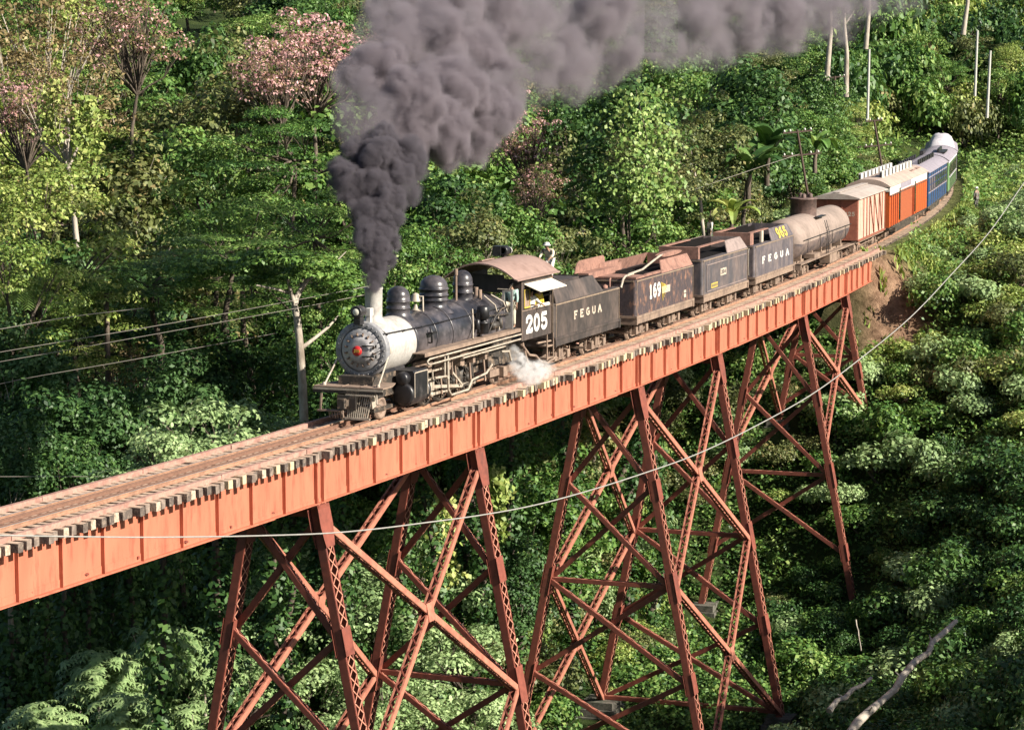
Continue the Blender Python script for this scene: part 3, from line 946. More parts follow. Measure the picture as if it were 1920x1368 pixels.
# running boards
for sd in (1, -1):
    g = lo.mb()
    g.box(24.05, 32.72, min(.82 * sd, 1.30 * sd), max(.82 * sd, 1.30 * sd), 1.97, 2.01)
    g.box(24.05, 32.72, min(1.28 * sd, 1.305 * sd), max(1.28 * sd, 1.305 * sd), 1.88, 1.968)
    lo.put(g, 'running_board', 'dusty')
    g = lo.mb()
    g.tube([(32.6, 1.36 * sd, 1.80), (24.3, 1.36 * sd, 1.80), (24.12, 1.36 * sd, 1.74), (24.12, 1.36 * sd, 1.67), (24.3, 1.36 * sd, 1.61), (32.6, 1.34 * sd, 1.62)], .034, 8)
    g.tube([(27.3, 1.30 * sd, 1.50), (31.2, 1.30 * sd, 1.50)], .03, 8)
    lo.put(g, 'cooling_pipe', 'pipe')
# boiler fittings on the near side
g = lo.mb()
g.tube([(25.2, .93, 2.25), (25.2, 1.05, 2.25), (25.2, 1.05, 2.6), (25.3, .95, 2.75)], .035, 8)
g.box(25.1, 25.5, .95, 1.12, 2.55, 2.62)
lo.put(g, 'check_valve', 'black')
g = lo.mb()
g.lathe((29.55, 1.13, 2.12), [(.0, 0), (.17, 0), (.20, .03), (.20, .36), (.23, .37), (.23, .42), (.13, .45), (.13, .52), (.22, .54), (.22, .95), (.16, 1.0), (0, 1.0)], 'z', 20)
g.lathe((29.1, 1.1, 2.3), [(.0, 0), (.09, .02), (.09, .35), (0, .4)], 'z', 12)
g.box(29.3, 29.8, .95, 1.1, 2.2, 2.9)
lo.put(g, 'air_pump', 'black')
for pp, rr_ in (([(29.35, .80, 3.0), (28.9, 1.02, 2.5), (28.45, 1.2, 2.05)], .03), ([(30.9, .6, 3.35), (31.1, .95, 3.0), (31.15, 1.05, 2.6), (31.1, 1.12, 2.1)], .026),
                ([(31.8, .5, 3.3), (31.9, .95, 3.05), (32.2, 1.0, 2.6), (32.2, 1.0, 2.05)], .03)):
    g = lo.mb(); g.tube(pp, rr_, 8); lo.put(g, 'steam_pipe', 'pipe')
g = lo.mb()
g.lathe((30.5, 1.05, 2.3), [(0, 0), (.13, 0), (.13, .5), (.0, .55)], 'x', 14)
g.lathe((31.2, 1.1, 2.15), [(0, 0), (.1, 0), (.1, .35), (0, .4)], 'z', 12)
g.tube([(30.4, 1.0, 2.1), (30.6, 1.15, 2.6), (31.3, 1.12, 2.85), (32.4, 1.0, 2.85)], .03, 6)
g.tube([(30.2, 1.1, 2.7), (32.6, 1.1, 2.55)], .025, 6)
lo.put(g, 'lubricator', 'grime')
g = lo.mb()
g.lathe((30.3, 1.02, 1.66), [(0, 0), (.19, 0), (.21, .04), (.21, 1.7), (.19, 1.75), (0, 1.76)], 'x', 20)
lo.put(g, 'air_reservoir', 'grime')
# cylinders
for sd in (1, -1):
    g = lo.mb()
    a, b = (.62, 1.28) if sd > 0 else (-1.28, -.62)
    arc = [(.98 + .32 * math.cos(t), .74 + .42 * math.sin(t)) for t in [math.pi * (1 + i / 10) for i in range(11)]]
    poly = [(.62, 1.52), (1.24, 1.52), (1.30, 1.42), (1.30, .74)] + arc[::-1][1:] + [(.62, .74)]
    poly = [(p[0] * sd, p[1]) for p in poly]
    g.prism(poly, 'x', 23.15, 24.30)
    cyl = lo.put(g, 'cylinder', 'black')
    for s_ in (22.95, 24.31):
        g = lo.mb(); g.lathe((s_, .96 * sd, .74), [(0, 0), (.30, 0), (.375, .03), (.375, .17), (.3, .19)], 'x', 24); lo.put(g, 'cylinder_head', 'black', cyl)
        g = lo.mb(); g.lathe((s_ - .12, .96 * sd, 1.28), [(0, 0), (.17, 0), (.22, .06), (.22, .30), (.18, .31)], 'x', 20); lo.put(g, 'valve_head', 'black', cyl)
    g = lo.mb()
    for s_ in (23.19, 24.26):
        g.bar((s_, 1.305 * sd, .62), (s_, 1.305 * sd, 1.44), .03, .01, up=(0, sd, 0))
    g.bar((23.19, 1.306 * sd, 1.45), (24.26, 1.306 * sd, 1.45), .03, .01, up=(0, sd, 0))
    lo.put(g, 'stripe', 'letter', cyl)
# driving wheels
g = MB()
rd = .56
g.lathe((0, 0, 0), [(rd - .09, -.05), (rd, -.06), (rd, .05), (rd + .04, .06), (rd + .04, .08), (rd - .09, .08)], 'y', 32)
for i in range(12):
    t = 2 * math.pi * i / 12
    g.bar((.09 * math.cos(t), 0, .09 * math.sin(t)), ((rd - .08) * math.cos(t), 0, (rd - .08) * math.sin(t)), .05, .06, up=(0, 1, 0))
g.lathe((0, 0, 0), [(0, -.10), (.12, -.10), (.13, .05), (0, .06)], 'y', 14)
g.prism([((rd - .08) * math.cos(t), (rd - .08) * math.sin(t)) for t in [math.pi * (.15 + .7 * i / 8) for i in range(9)]], 'y', -.045, .03)
_o = g.build('driving_wheel', 'grime'); DW = _o.data; bpy.data.objects.remove(_o)
for s_ in (25.7, 26.95, 28.2, 29.45):
    for sd in (1, -1):
        o = link('driving_wheel', DW, lo.root, lo.T((s_, .52 * sd, .56)))
        o.rotation_euler = (0, .6, 0 if sd > 0 else math.pi)
for sd in (1, -1):
    g = lo.mb()
    cp = (.10, -.18)
    g.bar((25.7 + cp[0], .74 * sd, .56 + cp[1]), (29.45 + cp[0], .74 * sd, .56 + cp[1]), .06, .10)
    for s_ in (25.7, 26.95, 28.2, 29.45):
        g.lathe((s_ + cp[0], .70 * sd, .56 + cp[1]), [(0, -.05), (.09, -.05), (.09, .10), (0, .10)], 'y', 12)
    lo.put(g, 'side_rod', 'pipe')
    g = lo.mb()
    g.bar((25.15, .98 * sd, .74), (28.3, .88 * sd, .40), .06, .11)
    g.tube([(24.4, .96 * sd, .74), (25.2, .96 * sd, .74)], .035, 8)
    g.box(25.0, 25.35, min(.86 * sd, 1.06 * sd), max(.86 * sd, 1.06 * sd), .60, .92)
    g.bar((24.45, .96 * sd, .98), (26.1, .96 * sd, .98), .1, .06)
    lo.put(g, 'main_rod', 'pipe')
    for pp, qq, w_, h_ in (((27.9, 1.0 * sd, .5), (26.9, 1.02 * sd, 1.1), .04, .07), ((24.6, 1.02 * sd, 1.28), (26.9, 1.02 * sd, 1.25), .04, .06), ((25.2, 1.06 * sd, 1.3), (25.25, 1.06 * sd, .6), .04, .06)):
        g = lo.mb(); g.bar(pp, qq, w_, h_); lo.put(g, 'valve_rod', 'pipe')
    g = lo.mb(); g.bar((26.9, 1.0 * sd, 1.5), (26.9, 1.02 * sd, .95), .06, .14); lo.put(g, 'valve_link', 'dusty')
    for a_, b_, c_, d_ in ((26.2, 26.35, 1.18, .9), (27.55, 27.7, 1.1, 1.2)):
        g = lo.mb(); g.box(a_, b_, min(.7 * sd, c_ * sd), max(.7 * sd, c_ * sd), d_, 1.75); lo.put(g, 'frame_hanger', 'dusty')
    for s_ in (26.6, 27.8, 28.8, 29.9):
        g = lo.mb(); g.box(s_, s_ + .22, min(.8 * sd, 1.05 * sd), max(.8 * sd, 1.05 * sd), 1.15, 1.5); lo.put(g, 'spring_buckle', 'dusty')
    g = lo.mb()
    g.tube([(25.0, 1.24 * sd, 1.06), (25.95, 1.26 * sd, 1.02), (26.1, 1.26 * sd, .9), (26.1, 1.26 * sd, .55), (26.35, 1.26 * sd, .32), (27.9, 1.24 * sd, .32), (28.25, 1.24 * sd, .62), (29.6, 1.22 * sd, .70), (30.2, 1.2 * sd, .95)], .042, 8)
    g.tube([(25.85, 1.24 * sd, 1.75), (25.85, 1.24 * sd, 1.02)], .035, 8)
    g.tube([(26.1, 1.24 * sd, 1.80), (26.1, 1.26 * sd, .9)], .05, 8)
    g.tube([(31.2, 1.15 * sd, 1.3), (31.8, 1.2 * sd, 1.25), (32.0, 1.2 * sd, .9)], .04, 8)
    lo.put(g, 'injector_pipe', 'pipe')
g = lo.mb()
for s_ in (25.1, 26.3, 27.6, 28.9, 30.2):
    g.box(s_, s_ + .3, .62, .95, 1.25, 1.45)
    g.bar((s_ + .15, .78, 1.4), (s_ + .3, .80, .3), .05, .08)
g.box(24.6, 33.0, .55, .62, 1.3, 1.6)
lo.put(g, 'brake_rigging', 'dusty')
# trailing truck
g = lo.mb()
g.box(31.0, 33.6, .68, .78, .35, .6); g.box(31.0, 33.6, -.78, -.68, .35, .6); g.box(31.9, 32.3, .7, .95, .3, .65)
tt = lo.put(g, 'trailing_truck', 'dusty'); wheels(lo, tt, (32.1,), .40)
g = lo.mb()
g.box(30.9, 33.2, -.75, .75, .75, 1.65)
lo.put(g, 'ash_pan', 'grime')

# cab
CF, CR = 32.75, 35.75
g = lo.mb()
for sd in (1, -1):
    a, b = (1.28, 1.32) if sd > 0 else (-1.32, -1.28)
    g.box(CF, CR, a, b, 1.52, 2.66)                       # lower side
    g.box(CF, CF + .22, a, b, 2.66, 3.88)
    g.box(CR - .12, CR, a, b, 2.66, 3.88)
    g.box(CF + .22, CR - .12, a, b, 3.44, 3.88)
g.box(CF, CF + .04, .62, 1.28, 3.45, 3.80); g.box(CF, CF + .04, 1.0, 1.279, 1.98, 3.45)
g.box(CF, CF + .04, -1.28, -.9, 1.98, 3.80)
g.box(CF, CF + .04, -.9, .62, 3.3, 3.95)
g.box(CF, CR, -1.27, 1.27, 1.52, 1.58)
cab = lo.put(g, 'cab', 'tender')
g = lo.mb()
g.bar((CF + .03, 1.325, 1.55), (CF + .03, 1.325, 3.7), .03, .012, up=(0, 1, 0)); g.bar((CF + .02, 1.325, 2.62), (CR - .02, 1.325, 2.62), .03, .012, up=(0, 1, 0))
g.bar((CR - .03, 1.325, 1.55), (CR - .03, 1.325, 3.7), .03, .012, up=(0, 1, 0))
lo.put(g, 'cab_edging', 'dusty', cab)
g = lo.mb()
for z0, z1, s0_, s1_ in ((2.70, 2.745, 33.05, 33.62), (3.36, 3.40, 33.05, 33.62), (2.745, 3.36, 33.05, 33.09), (2.745, 3.36, 33.58, 33.62)):
    g.box(s0_, s1_, 1.285, 1.325, z0, z1)
wf = lo.put(g, 'window_frame', 'yellow', cab)
g = lo.mb(); g.box(33.095, 33.575, 1.295, 1.305, 2.75, 3.355); lo.put(g, 'pane', 'dusty', cab)
# far side front window seen through
g = lo.mb()
for z0, z1, l0, l1 in ((2.85, 2.89, -1.15, -.62), (3.4, 3.44, -1.15, -.62), (2.89, 3.4, -1.15, -1.11), (2.89, 3.4, -.66, -.62)):
    g.box(CF - .02, CF + .02, l0, l1, z0, z1)
lo.put(g, 'window_frame', 'yellow', cab)
# arm rest
g = lo.mb(); g.tube([(34.15, 1.36, 2.68), (35.35, 1.36, 2.68)], .075, 10); lo.put(g, 'arm_rest', 'awning', cab)
# number on the cab side
lettering(lo, '205', 33.15, 35.35, 1.76, 2.40, 1.322, 'white', cab, stroke=.24, gap=.10)
# roof
g = lo.mb()
def arcpt(t, h0=3.88, rise=.55, hw=1.40):
    x = hw * t
    return (x, h0 + rise * (1 - abs(t) ** 2.1))
top = [arcpt(-1 + 2 * i / 16) for i in range(17)]
bot = [(x, z - .05) for x, z in top][::-1]
g.prism(top + bot, 'x', 31.9, 36.2)
g.prism([(1.41, 3.84), (1.52, 3.80), (1.52, 3.84), (1.41, 3.88)], 'x', 31.9, 36.2)
roof = lo.put(g, 'cab_roof', 'cabroof', cab)
g = lo.mb()
for s_ in (32.9, 34.3, 35.6):
    g.box(s_, s_ + .1, .75, .9, 4.12, 4.20)
g.prism([(-.9, 4.22), (-.1, 4.46), (-.1, 4.50), (-.9, 4.28)], 'x', 32.4, 33.6)
lo.put(g, 'roof_hatch', 'cabroof', roof)
# awning over the window
g = lo.mb()
P1 = [(33.0, 1.33, 3.62), (35.75, 1.33, 3.62), (35.95, 1.88, 3.34), (33.25, 1.88, 3.34)]
g.add(P1 + [(p[0], p[1], p[2] - .025) for p in P1], [(0, 1, 2, 3), (7, 6, 5, 4), (0, 4, 5, 1), (1, 5, 6, 2), (2, 6, 7, 3), (3, 7, 4, 0)])
lo.put(g, 'awning', 'awning', cab)
# open front cab door
g = lo.mb()
ds, dl0 = 32.0, .98
for (z0, z1, a, b) in ((2.05, 2.66, .0, .42), (3.40, 3.50, .0, .42), (2.66, 3.40, .0, .09), (2.66, 3.40, .33, .42)):
    g.box(ds, ds + .03, dl0 + a - .12, dl0 + b - .12, z0, z1)
lo.put(g, 'cab_door', 'silver', cab)
g = lo.mb(); g.tube([(31.95, -.9, 3.3), (31.95, -.9, 3.95)], .022, 6); g.tube([(31.95, 1.15, 3.5), (31.95, 1.3, 3.72)], .022, 6)
g.tube([(31.95, 1.16, 3.5), (31.95, .7, 3.5)], .022, 6)
lo.put(g, 'roof_stay', 'pipe', cab)
# lamp on the cab roof
g = lo.mb()
g.lathe((35.5, -.55, 4.60), [(0, .40), (.16, .40), (.19, .35), (.19, .04), (.16, 0), (.1, .02)], 'x', 20)
g.box(35.45, 35.9, -.95, -.62, 4.4, 4.78)
g.box(35.55, 35.8, -.6, -.5, 4.25, 4.5)
bl = lo.put(g, 'backup_lamp', 'black', cab)
g = lo.mb(); g.lathe((35.93, -.45, 4.60), [(0, .0), (.13, .0), (.13, -.06)], 'x', 18); lo.put(g, 'lens', 'white', bl)
# steps and hoses behind the cab
g = lo.mb()
g.box(35.5, 36.2, .9, 1.25, .55, .6); g.box(35.5, 36.2, .9, 1.25, 1.0, 1.05)
for s_ in (35.5, 36.15):
    g.bar((s_, 1.25, 1.5), (s_, 1.25, .5), .04, .06)
g.tube([(33.2, 1.15, 1.35), (33.8, 1.2, .9), (34.6, 1.15, .78), (35.2, 1.1, .5), (36.2, 1.0, .32), (37.2, .95, .45)], .05, 8)
g.tube([(33.4, 1.1, 1.4), (33.6, 1.2, .7), (34.0, 1.2, .45)], .045, 8)
g.tube([(34.6, 1.2, 1.25), (36.0, 1.2, 1.2)], .04, 8)
lo.put(g, 'cab_steps', 'dusty', cab)

# ================================================================== tenders
def tender(s0, s1, name, label, zf, z1, zt, slope_s, mats_, hw=1.2, cover=None):
    """floor beam zf, tank top z1, bunker top zt; slope_s = (front bottom, front top, rear top, rear bottom) of the near bunker side"""
    body, slope, beam, inside = mats_
    c = Car((s0 + s1) / 2, name, label, 'locomotive tender')
    g = c.mb()
    g.box(s0 - .05, s1 + .05, -hw - .05, hw + .05, zf, zf + .10)
    for sd in (1, -1):
        g.box(s0, s1, sd * (hw - .02) - .03, sd * (hw - .02) + .03, zf - .25, zf - .001)
    g.box(s0 - .02, s0 + .12, -hw - .05, hw + .05, zf - .27, zf - .001)
    g.box(s1 - .12, s1 + .02, -hw - .05, hw + .05, zf - .27, zf - .001)
    c.put(g, 'underframe', beam)
    g = c.mb()
    zb = zf + .101
    # tank with rounded vertical corners
    r = .12
    poly = []
    for cx, cy, a0 in ((s1 - r, hw - r, 0), (s0 + r, hw - r, 90), (s0 + r, -hw + r, 180), (s1 - r, -hw + r, 270)):
        for i in range(5):
            t = R(a0 + 22.5 * i)
            poly.append((cx + r * math.cos(t), cy + r * math.sin(t)))
    g.prism(poly, 'z', zb, z1)
    tank = c.put(g, 'water_tank', body)
    g = c.mb()
    for z_ in (z1 - .05, ):
        for sd in (1, -1):
            g.bar((s0 + .05, sd * (hw + .012), z_), (s1 - .05, sd * (hw + .012), z_), .024, .05)
        g.bar((s0 - .012, -hw + .1, z_), (s0 - .012, hw - .1, z_), .024, .05)
    for s_ in (s0 + .14, s1 - .06):
        g.bar((s_, hw + .008, zb), (s_, hw + .008, z1 - .08), .035, .016, up=(0, 1, 0))
    c.put(g, 'tank_rim', 'tender_rim', tank)
    # bunker sides
    f0, f1, r1, r0 = slope_s
    hi = hw - .28
    for sd in (1, -1):
        g = c.mb()
        vs = [(f0, sd * hw * .985, z1), (f1, sd * hi, zt), (r1, sd * hi, zt), (r0, sd * hw * .985, z1)]
        vi = [(p[0], p[1] - sd * .04, p[2]) for p in vs]
        g.add(vs + vi, [(0, 1, 2, 3), (7, 6, 5, 4), (0, 4, 5, 1), (1, 5, 6, 2), (2, 6, 7, 3), (3, 7, 4, 0)])
        c.put(g, 'bunker_side', slope)
    g = c.mb()
    g.box(f1, f1 + .04, -hi, hi, z1, zt - .02) if inside != 'coal' else None
    g.box(r1 - .05, r1, -hi, hi, z1, zt - .01)
    c.put(g, 'bunker_end', slope)
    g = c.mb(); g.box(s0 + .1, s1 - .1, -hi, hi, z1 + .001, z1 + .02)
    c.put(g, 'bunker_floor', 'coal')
    L = s1 - s0
    truck(c, s0 + L * .22); truck(c, s1 - L * .22)
    coupler(c, s1, 1)
    return c

t1 = tender(36.55, 44.25, 'tender', 'dusty black tender lettered FEGUA coupled right behind the locomotive cab', 1.15, 2.55, 3.22, (36.75, 37.0, 41.7, 42.3), ('tender', 'tender', 'tender', 'coal'))
lettering(t1, 'FEGUA', 38.7, 42.0, 1.76, 2.06, 1.203, 'letter', gap=.55, stroke=.24)
g = t1.mb()
g.box(41.9, 43.6, -.9, .35, 2.555, 2.62)
g.prism([(42.0, 2.62), (43.6, 2.62), (43.6, 3.02), (42.6, 3.02), (42.0, 2.9)], 'y', -.9, -.84)
g.box(41.95, 42.0, -.9, .2, 2.62, 2.9)
g.tube([(43.9, .9, 2.56), (43.9, .9, 2.85), (44.0, .9, 2.9)], .04, 8)
g.lathe((43.3, .9, 2.56), [(0.12, 0), (.12, .10), (0, .16)], 'z', 12)
t1.put(g, 'filler_hatch', 'rusttop')
g = t1.mb(); g.box(37.2, 38.6, -.6, .2, 3.1, 3.36); g.box(38.7, 41.3, -.7, .5, 3.1, 3.2)
t1.put(g, 'oil_bunker_top', 'tender')
g = t1.mb()
g.bar((36.45, 1.15, 1.2), (36.45, 1.15, 3.2), .03, .03)
t1.put(g, 'grab_iron', 'tender_rim')

t2 = tender(46.45, 54.95, 'tender', 'badly rusted tender numbered 169 with a raised rear bunker and a pipe lying on top', 1.02, 2.62, 3.12, (50.2, 50.8, 54.9, 54.93), ('rusty', 'rusttop', 'dusty', 'coal'))
lettering(t2, '169', 48.25, 49.95, 1.70, 2.25, 1.203, 'white', gap=.08, stroke=.26)
g = t2.mb()
g.box(46.6, 48.1, -1.15, 1.15, 2.645, 2.72)
g.box(48.1, 50.6, 1.0, 1.15, 2.645, 2.74)
g.box(48.1, 51.2, -1.1, -.95, 2.645, 3.12)
t2.put(g, 'tank_deck', 'rusttop')
g = t2.mb()
g.prism([(44.95, 2.95), (45.25, 3.35), (45.6, 3.45), (48.7, 3.45), (48.9, 3.35), (48.95, 2.95)], 'y', -1.02, -.98)
g.box(45.3, 48.9, -.96, -.5, 2.7, 2.95)
t2.put(g, 'rust_plate', 'rusttop')
g = t2.mb()
g.tube([(45.3, .9, 2.4), (45.6, .9, 2.72), (46.2, .8, 2.80), (47.6, .7, 2.78)], .05, 8)
g.tube([(47.2, .6, 2.78), (49.4, .55, 2.82), (50.4, .7, 3.1), (51.1, .8, 3.28), (51.9, .8, 3.3)], .05, 8)
t2.put(g, 'bent_pipe', 'pipe')
g = t2.mb()
g.prism([(51.2 + 1.6 + 1.6 * math.cos(t) * (1 if abs(math.cos(t)) < .8 else .97), 3.27 + .10 * math.sin(t)) for t in [2 * math.pi * i / 16 for i in range(16)]], 'y', .55, .85)
t2.put(g, 'rusty_float', 'rusttop')
g = t2.mb(); g.box(53.4, 53.75, 1.215, 1.228, 1.28, 1.44); g.box(53.4, 53.75, 1.215, 1.228, 1.48, 1.6)
g.box(50.1, 51.3, 1.215, 1.224, 1.75, 2.05)
t2.put(g, 'paint_patch', 'letter')
g = t2.mb()
for i in range(5):
    g.bar((50.0 + i * .12, 1.223, 2.25 - i * .03), (50.25 + i * .15, 1.223, 1.45 + i * .12), .05, .008, up=(0, 1, 0))
t2.put(g, 'yellow_streak', 'yellow')

def frame_top(c, s0, s1, z1, zt, hi, mat, open0, far_mat='coal'):
    """bunker open at the near side in front: broad rim on top, black pit behind it"""
    g = c.mb()
    for sd in (1, -1):
        g.box(s0, s1, min(sd * hi, sd * (hi - .2)), max(sd * hi, sd * (hi - .2)), zt - .05, zt)
    g.box(s0, s0 + .22, -hi + .2, hi - .2, zt - .05, zt)
    g.box(s0, open0, hi - .05, hi, z1 + .02, zt - .051)
    g.box(s0, s0 + .05, -hi, hi - .05, z1 + .02, zt - .051)
    c.put(g, 'bunker_rim', mat)
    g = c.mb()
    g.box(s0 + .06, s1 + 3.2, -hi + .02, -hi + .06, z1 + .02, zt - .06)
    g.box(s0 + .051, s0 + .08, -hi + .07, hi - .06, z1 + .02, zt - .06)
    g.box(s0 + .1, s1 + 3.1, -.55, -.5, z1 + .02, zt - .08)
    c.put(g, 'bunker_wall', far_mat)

t3 = tender(56.55, 64.75, 'tender', 'faded grey tender with a dark open bunker frame and a blank tan upper side', 1.0, 2.68, 3.22, (61.0, 61.5, 64.3, 64.72), ('tender3', 'slope3', 'dusty', 'coal'))
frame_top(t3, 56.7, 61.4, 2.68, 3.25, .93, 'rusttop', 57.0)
g = t3.mb(); g.box(59.62, 60.68, 1.201, 1.214, 1.73, 2.05); t3.put(g, 'number_panel', 'letter')
lettering(t3, '204', 59.75, 60.55, 1.80, 1.99, 1.215, 'tender3', stroke=.22)
g = t3.mb(); g.box(58.02, 59.12, 1.201, 1.212, 1.28, 1.50); t3.put(g, 'name_panel', 'yellow')
for i_ in range(5):
    g = t3.mb(); g.box(58.12 + .2 * i_, 58.25 + .2 * i_, 1.213, 1.217, 1.32, 1.46); t3.put(g, 'letter', 'tender3')
g = t3.mb()
for z_ in (2.4,):
    pass
g.bar((57.2, 1.222, 1.2), (57.2, 1.222, 2.4), .05, .012, up=(0, 1, 0)); g.bar((57.2, 1.224, 2.4), (64.4, 1.224, 2.4), .04, .012, up=(0, 1, 0))
g.bar((57.2, 1.224, 1.2), (64.4, 1.224, 1.2), .04, .012, up=(0, 1, 0))
t3.put(g, 'lining', 'slope3')

t4 = tender(66.2, 74.85, 'tender', 'grey tender with a yellow 965 on its bunker side and spaced white letters', 1.0, 2.62, 3.2, (69.8, 70.3, 74.4, 74.82), ('tender4', 'tender4', 'dusty', 'coal'))
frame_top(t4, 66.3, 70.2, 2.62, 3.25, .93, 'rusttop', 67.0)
g = t4.mb(); g.box(68.6, 69.0, .86, .96, 2.64, 3.199); t4.put(g, 'bunker_post', 'letter')
lettering(t4, 'FEGUA', 67.7, 73.7, 1.66, 1.98, 1.203, 'white', gap=.85, stroke=.26)
lettering(t4, '965', 71.35, 73.6, 2.66, 3.12, 1.185, 'yellow', gap=.14, stroke=.25, tilt=.46)
g = t4.mb()
for l in (.9, .3, -.3):
    g.tube([(66.15, l, 1.2), (66.1, l, 1.6), (66.1, l, 2.4), (66.2, l, 2.5)], .02, 6)
t4.put(g, 'ladder_rail', 'pipe')

# ================================================================== tank wagon
tk = Car(84.5, 'tank_wagon', 'tan tank wagon with a dark upright dome and a thin rail along its side', 'tank wagon')
zc, rr = 2.05, 1.12
g = tk.mb()
prof = [(0, 76.9)] + [(rr * math.sin(t), 77.4 - .5 * math.cos(t)) for t in [math.pi / 2 * i / 6 for i in range(1, 7)]] + \
       [(rr, 91.1)] + [(rr * math.cos(t), 91.1 + .5 * math.sin(t)) for t in [math.pi / 2 * i / 6 for i in range(1, 7)]]
g.lathe((0, 0, zc), [(p[0], p[1]) for p in prof], 'x', 48)
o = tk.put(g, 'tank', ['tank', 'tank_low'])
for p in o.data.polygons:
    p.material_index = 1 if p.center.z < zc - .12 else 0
g = tk.mb()
for s_ in (78.6, 82.0, 86.3, 89.8):
    g.lathe((s_, 0, zc), [(rr, 0), (rr + .012, .005), (rr + .012, .06), (rr, .065)], 'x', 48)
tk.put(g, 'tank_band', 'tank')
g = tk.mb()
g.lathe((83.6, -.1, zc + .9), [(.72, 0), (.72, .95), (.76, .96), (.76, 1.02), (.68, 1.05), (0, 1.1)], 'z', 32)
dm = tk.put(g, 'dome', 'dome')
g = tk.mb()
for (a, b) in ((-.6, .1), (-.1, .4), (.3, -.2), (.65, .2)):
    g.lathe((83.6 + a * .7, -.1 + b, zc + 1.95), [(.13, 0), (.13, .18), (.06, .25), (0, .26)], 'z', 10)
tk.put(g, 'dome_valve', 'dome', dm)
for sd in (1, -1):
    g = tk.mb()
    g.tube([(77.4, 1.19 * sd, 2.10), (91.2, 1.19 * sd, 2.10)], .022, 6)
    for s_ in (78.5, 82, 85.5, 89.5):
        g.tube([(s_, 1.19 * sd, 2.10), (s_, 1.10 * sd, 2.10)], .02, 6)
        g.tube([(s_, 1.19 * sd, 2.10), (s_, 1.16 * sd, 1.4)], .018, 6)
    tk.put(g, 'handrail', 'black')
    g = tk.mb()
    for s_ in (83.9, 84.4):
        g.tube([(s_, 1.15 * sd, .9), (s_, 1.20 * sd, 2.1), (s_, 1.02 * sd, 2.75)], .022, 6)
    for i in range(8):
        z_ = 1.0 + i * .2
        g.tube([(83.9, 1.19 * sd, z_), (84.4, 1.19 * sd, z_)], .014, 6)
    tk.put(g, 'ladder', 'black')
    g = tk.mb()
    g.box(82.6, 84.5, min(.72 * sd, 1.0 * sd), max(.72 * sd, 1.0 * sd), 2.98, 3.03)
    tk.put(g, 'dome_step', 'black')
g = tk.mb()
for sd in (1, -1):
    g.box(76.4, 92.2, min(.95 * sd, 1.22 * sd), max(.95 * sd, 1.22 * sd), .86, .93)
    g.box(76.4, 92.2, min(.45 * sd, .55 * sd), max(.45 * sd, .55 * sd), .6, .9)
g.box(76.4, 76.6, -1.22, 1.22, .6, .93); g.box(92.0, 92.2, -1.22, 1.22, .6, .93)
for s_ in (78.5, 81.5, 84.2, 87, 90):
    g.box(s_, s_ + .25, -.8, .8, .93, 1.25)
g.box(80.5, 82.2, .55, 1.15, .931, 1.15); g.box(85.2, 87.4, .55, 1.1, .3, .8)
tk.put(g, 'underframe', 'dusty')
truck(tk, 79.3); truck(tk, 89.3); coupler(tk, 76.3, -1); coupler(tk, 92.2, 1)

# ================================================================== boxcar
bx = Car(97.6, 'boxcar', 'faded pink wooden boxcar with a pale roof and a number on its red end', 'boxcar')
B0, B1 = 93.0, 103.6
g = bx.mb(); g.box(B0 + .02, B1 - .02, -1.22, 1.22, 1.02, 3.36); bx.put(g, 'body', 'box')
for sd in (1, -1):
    n = 44 if sd > 0 else 0
    for i in range(n):
        a = B0 + .02 + (B1 - B0 - .04) * i / n
        gg = bx.mb(); gg.box(a + .008, a + (B1 - B0 - .04) / n - .008, 1.221 , 1.245 + .006 * (i % 3), 1.02, 3.34)
        bx.put(gg, 'plank', 'box')
g = bx.mb()
for s_ in (B0 + .06, 95.2, 96.4, 97.5, 99.2, 101.2, 102.4, B1 - .08):
    g.box(s_ - .035, s_ + .035, 1.26, 1.30, .95, 3.36)
g.bar((97.6, 1.29, 3.3), (99.1, 1.28, 1.1), .04, .05, up=(0, 1, 0)); g.bar((99.3, 1.29, 3.3), (101.0, 1.28, 1.1), .04, .05, up=(0, 1, 0))
g.bar((101.3, 1.29, 3.3), (102.3, 1.28, 1.1), .04, .05, up=(0, 1, 0))
g.box(B0, B1, 1.26, 1.33, .93, 1.03)
bx.put(g, 'side_frame', 'box_dark')
g = bx.mb()
g.box(B0 - .05, B0 + .019, -1.26, 1.26, 1.0, 3.42)
g.box(B0 - .11, B0 - .051, -.62, -.5, 1.0, 3.4); g.box(B0 - .11, B0 - .051, .3, .42, 1.0, 3.4)
e = bx.put(g, 'end_wall', 'box_end')
lettering(bx, '425', .50, 1.12, 2.42, 2.66, B0 - .112, 'letter', e, axis='front', stroke=.24)
g = bx.mb()
g.prism([(-1.42, 3.40), (1.42, 3.40), (1.42, 3.46), (.7, 3.66), (0, 3.76), (-.7, 3.66), (-1.42, 3.46)], 'x', B0 - .25, B1 + .15)
g.box(B0, B1, -.2, .2, 3.78, 3.81)
bx.put(g, 'roof', 'box_roof')
g = bx.mb()
for sd in (1, -1):
    g.box(B0, B1, min(.9 * sd, 1.2 * sd), max(.9 * sd, 1.2 * sd), .8, 1.0)
g.tube([(B0 + 1, .9, .8), (B0 + 3, .9, .5), (B1 - 3, .9, .5), (B1 - 1, .9, .8)], .03, 6)
bx.put(g, 'underframe', 'dusty')
truck(bx, 94.8); truck(bx, 101.8); coupler(bx, B0, -1); coupler(bx, B1, 1)

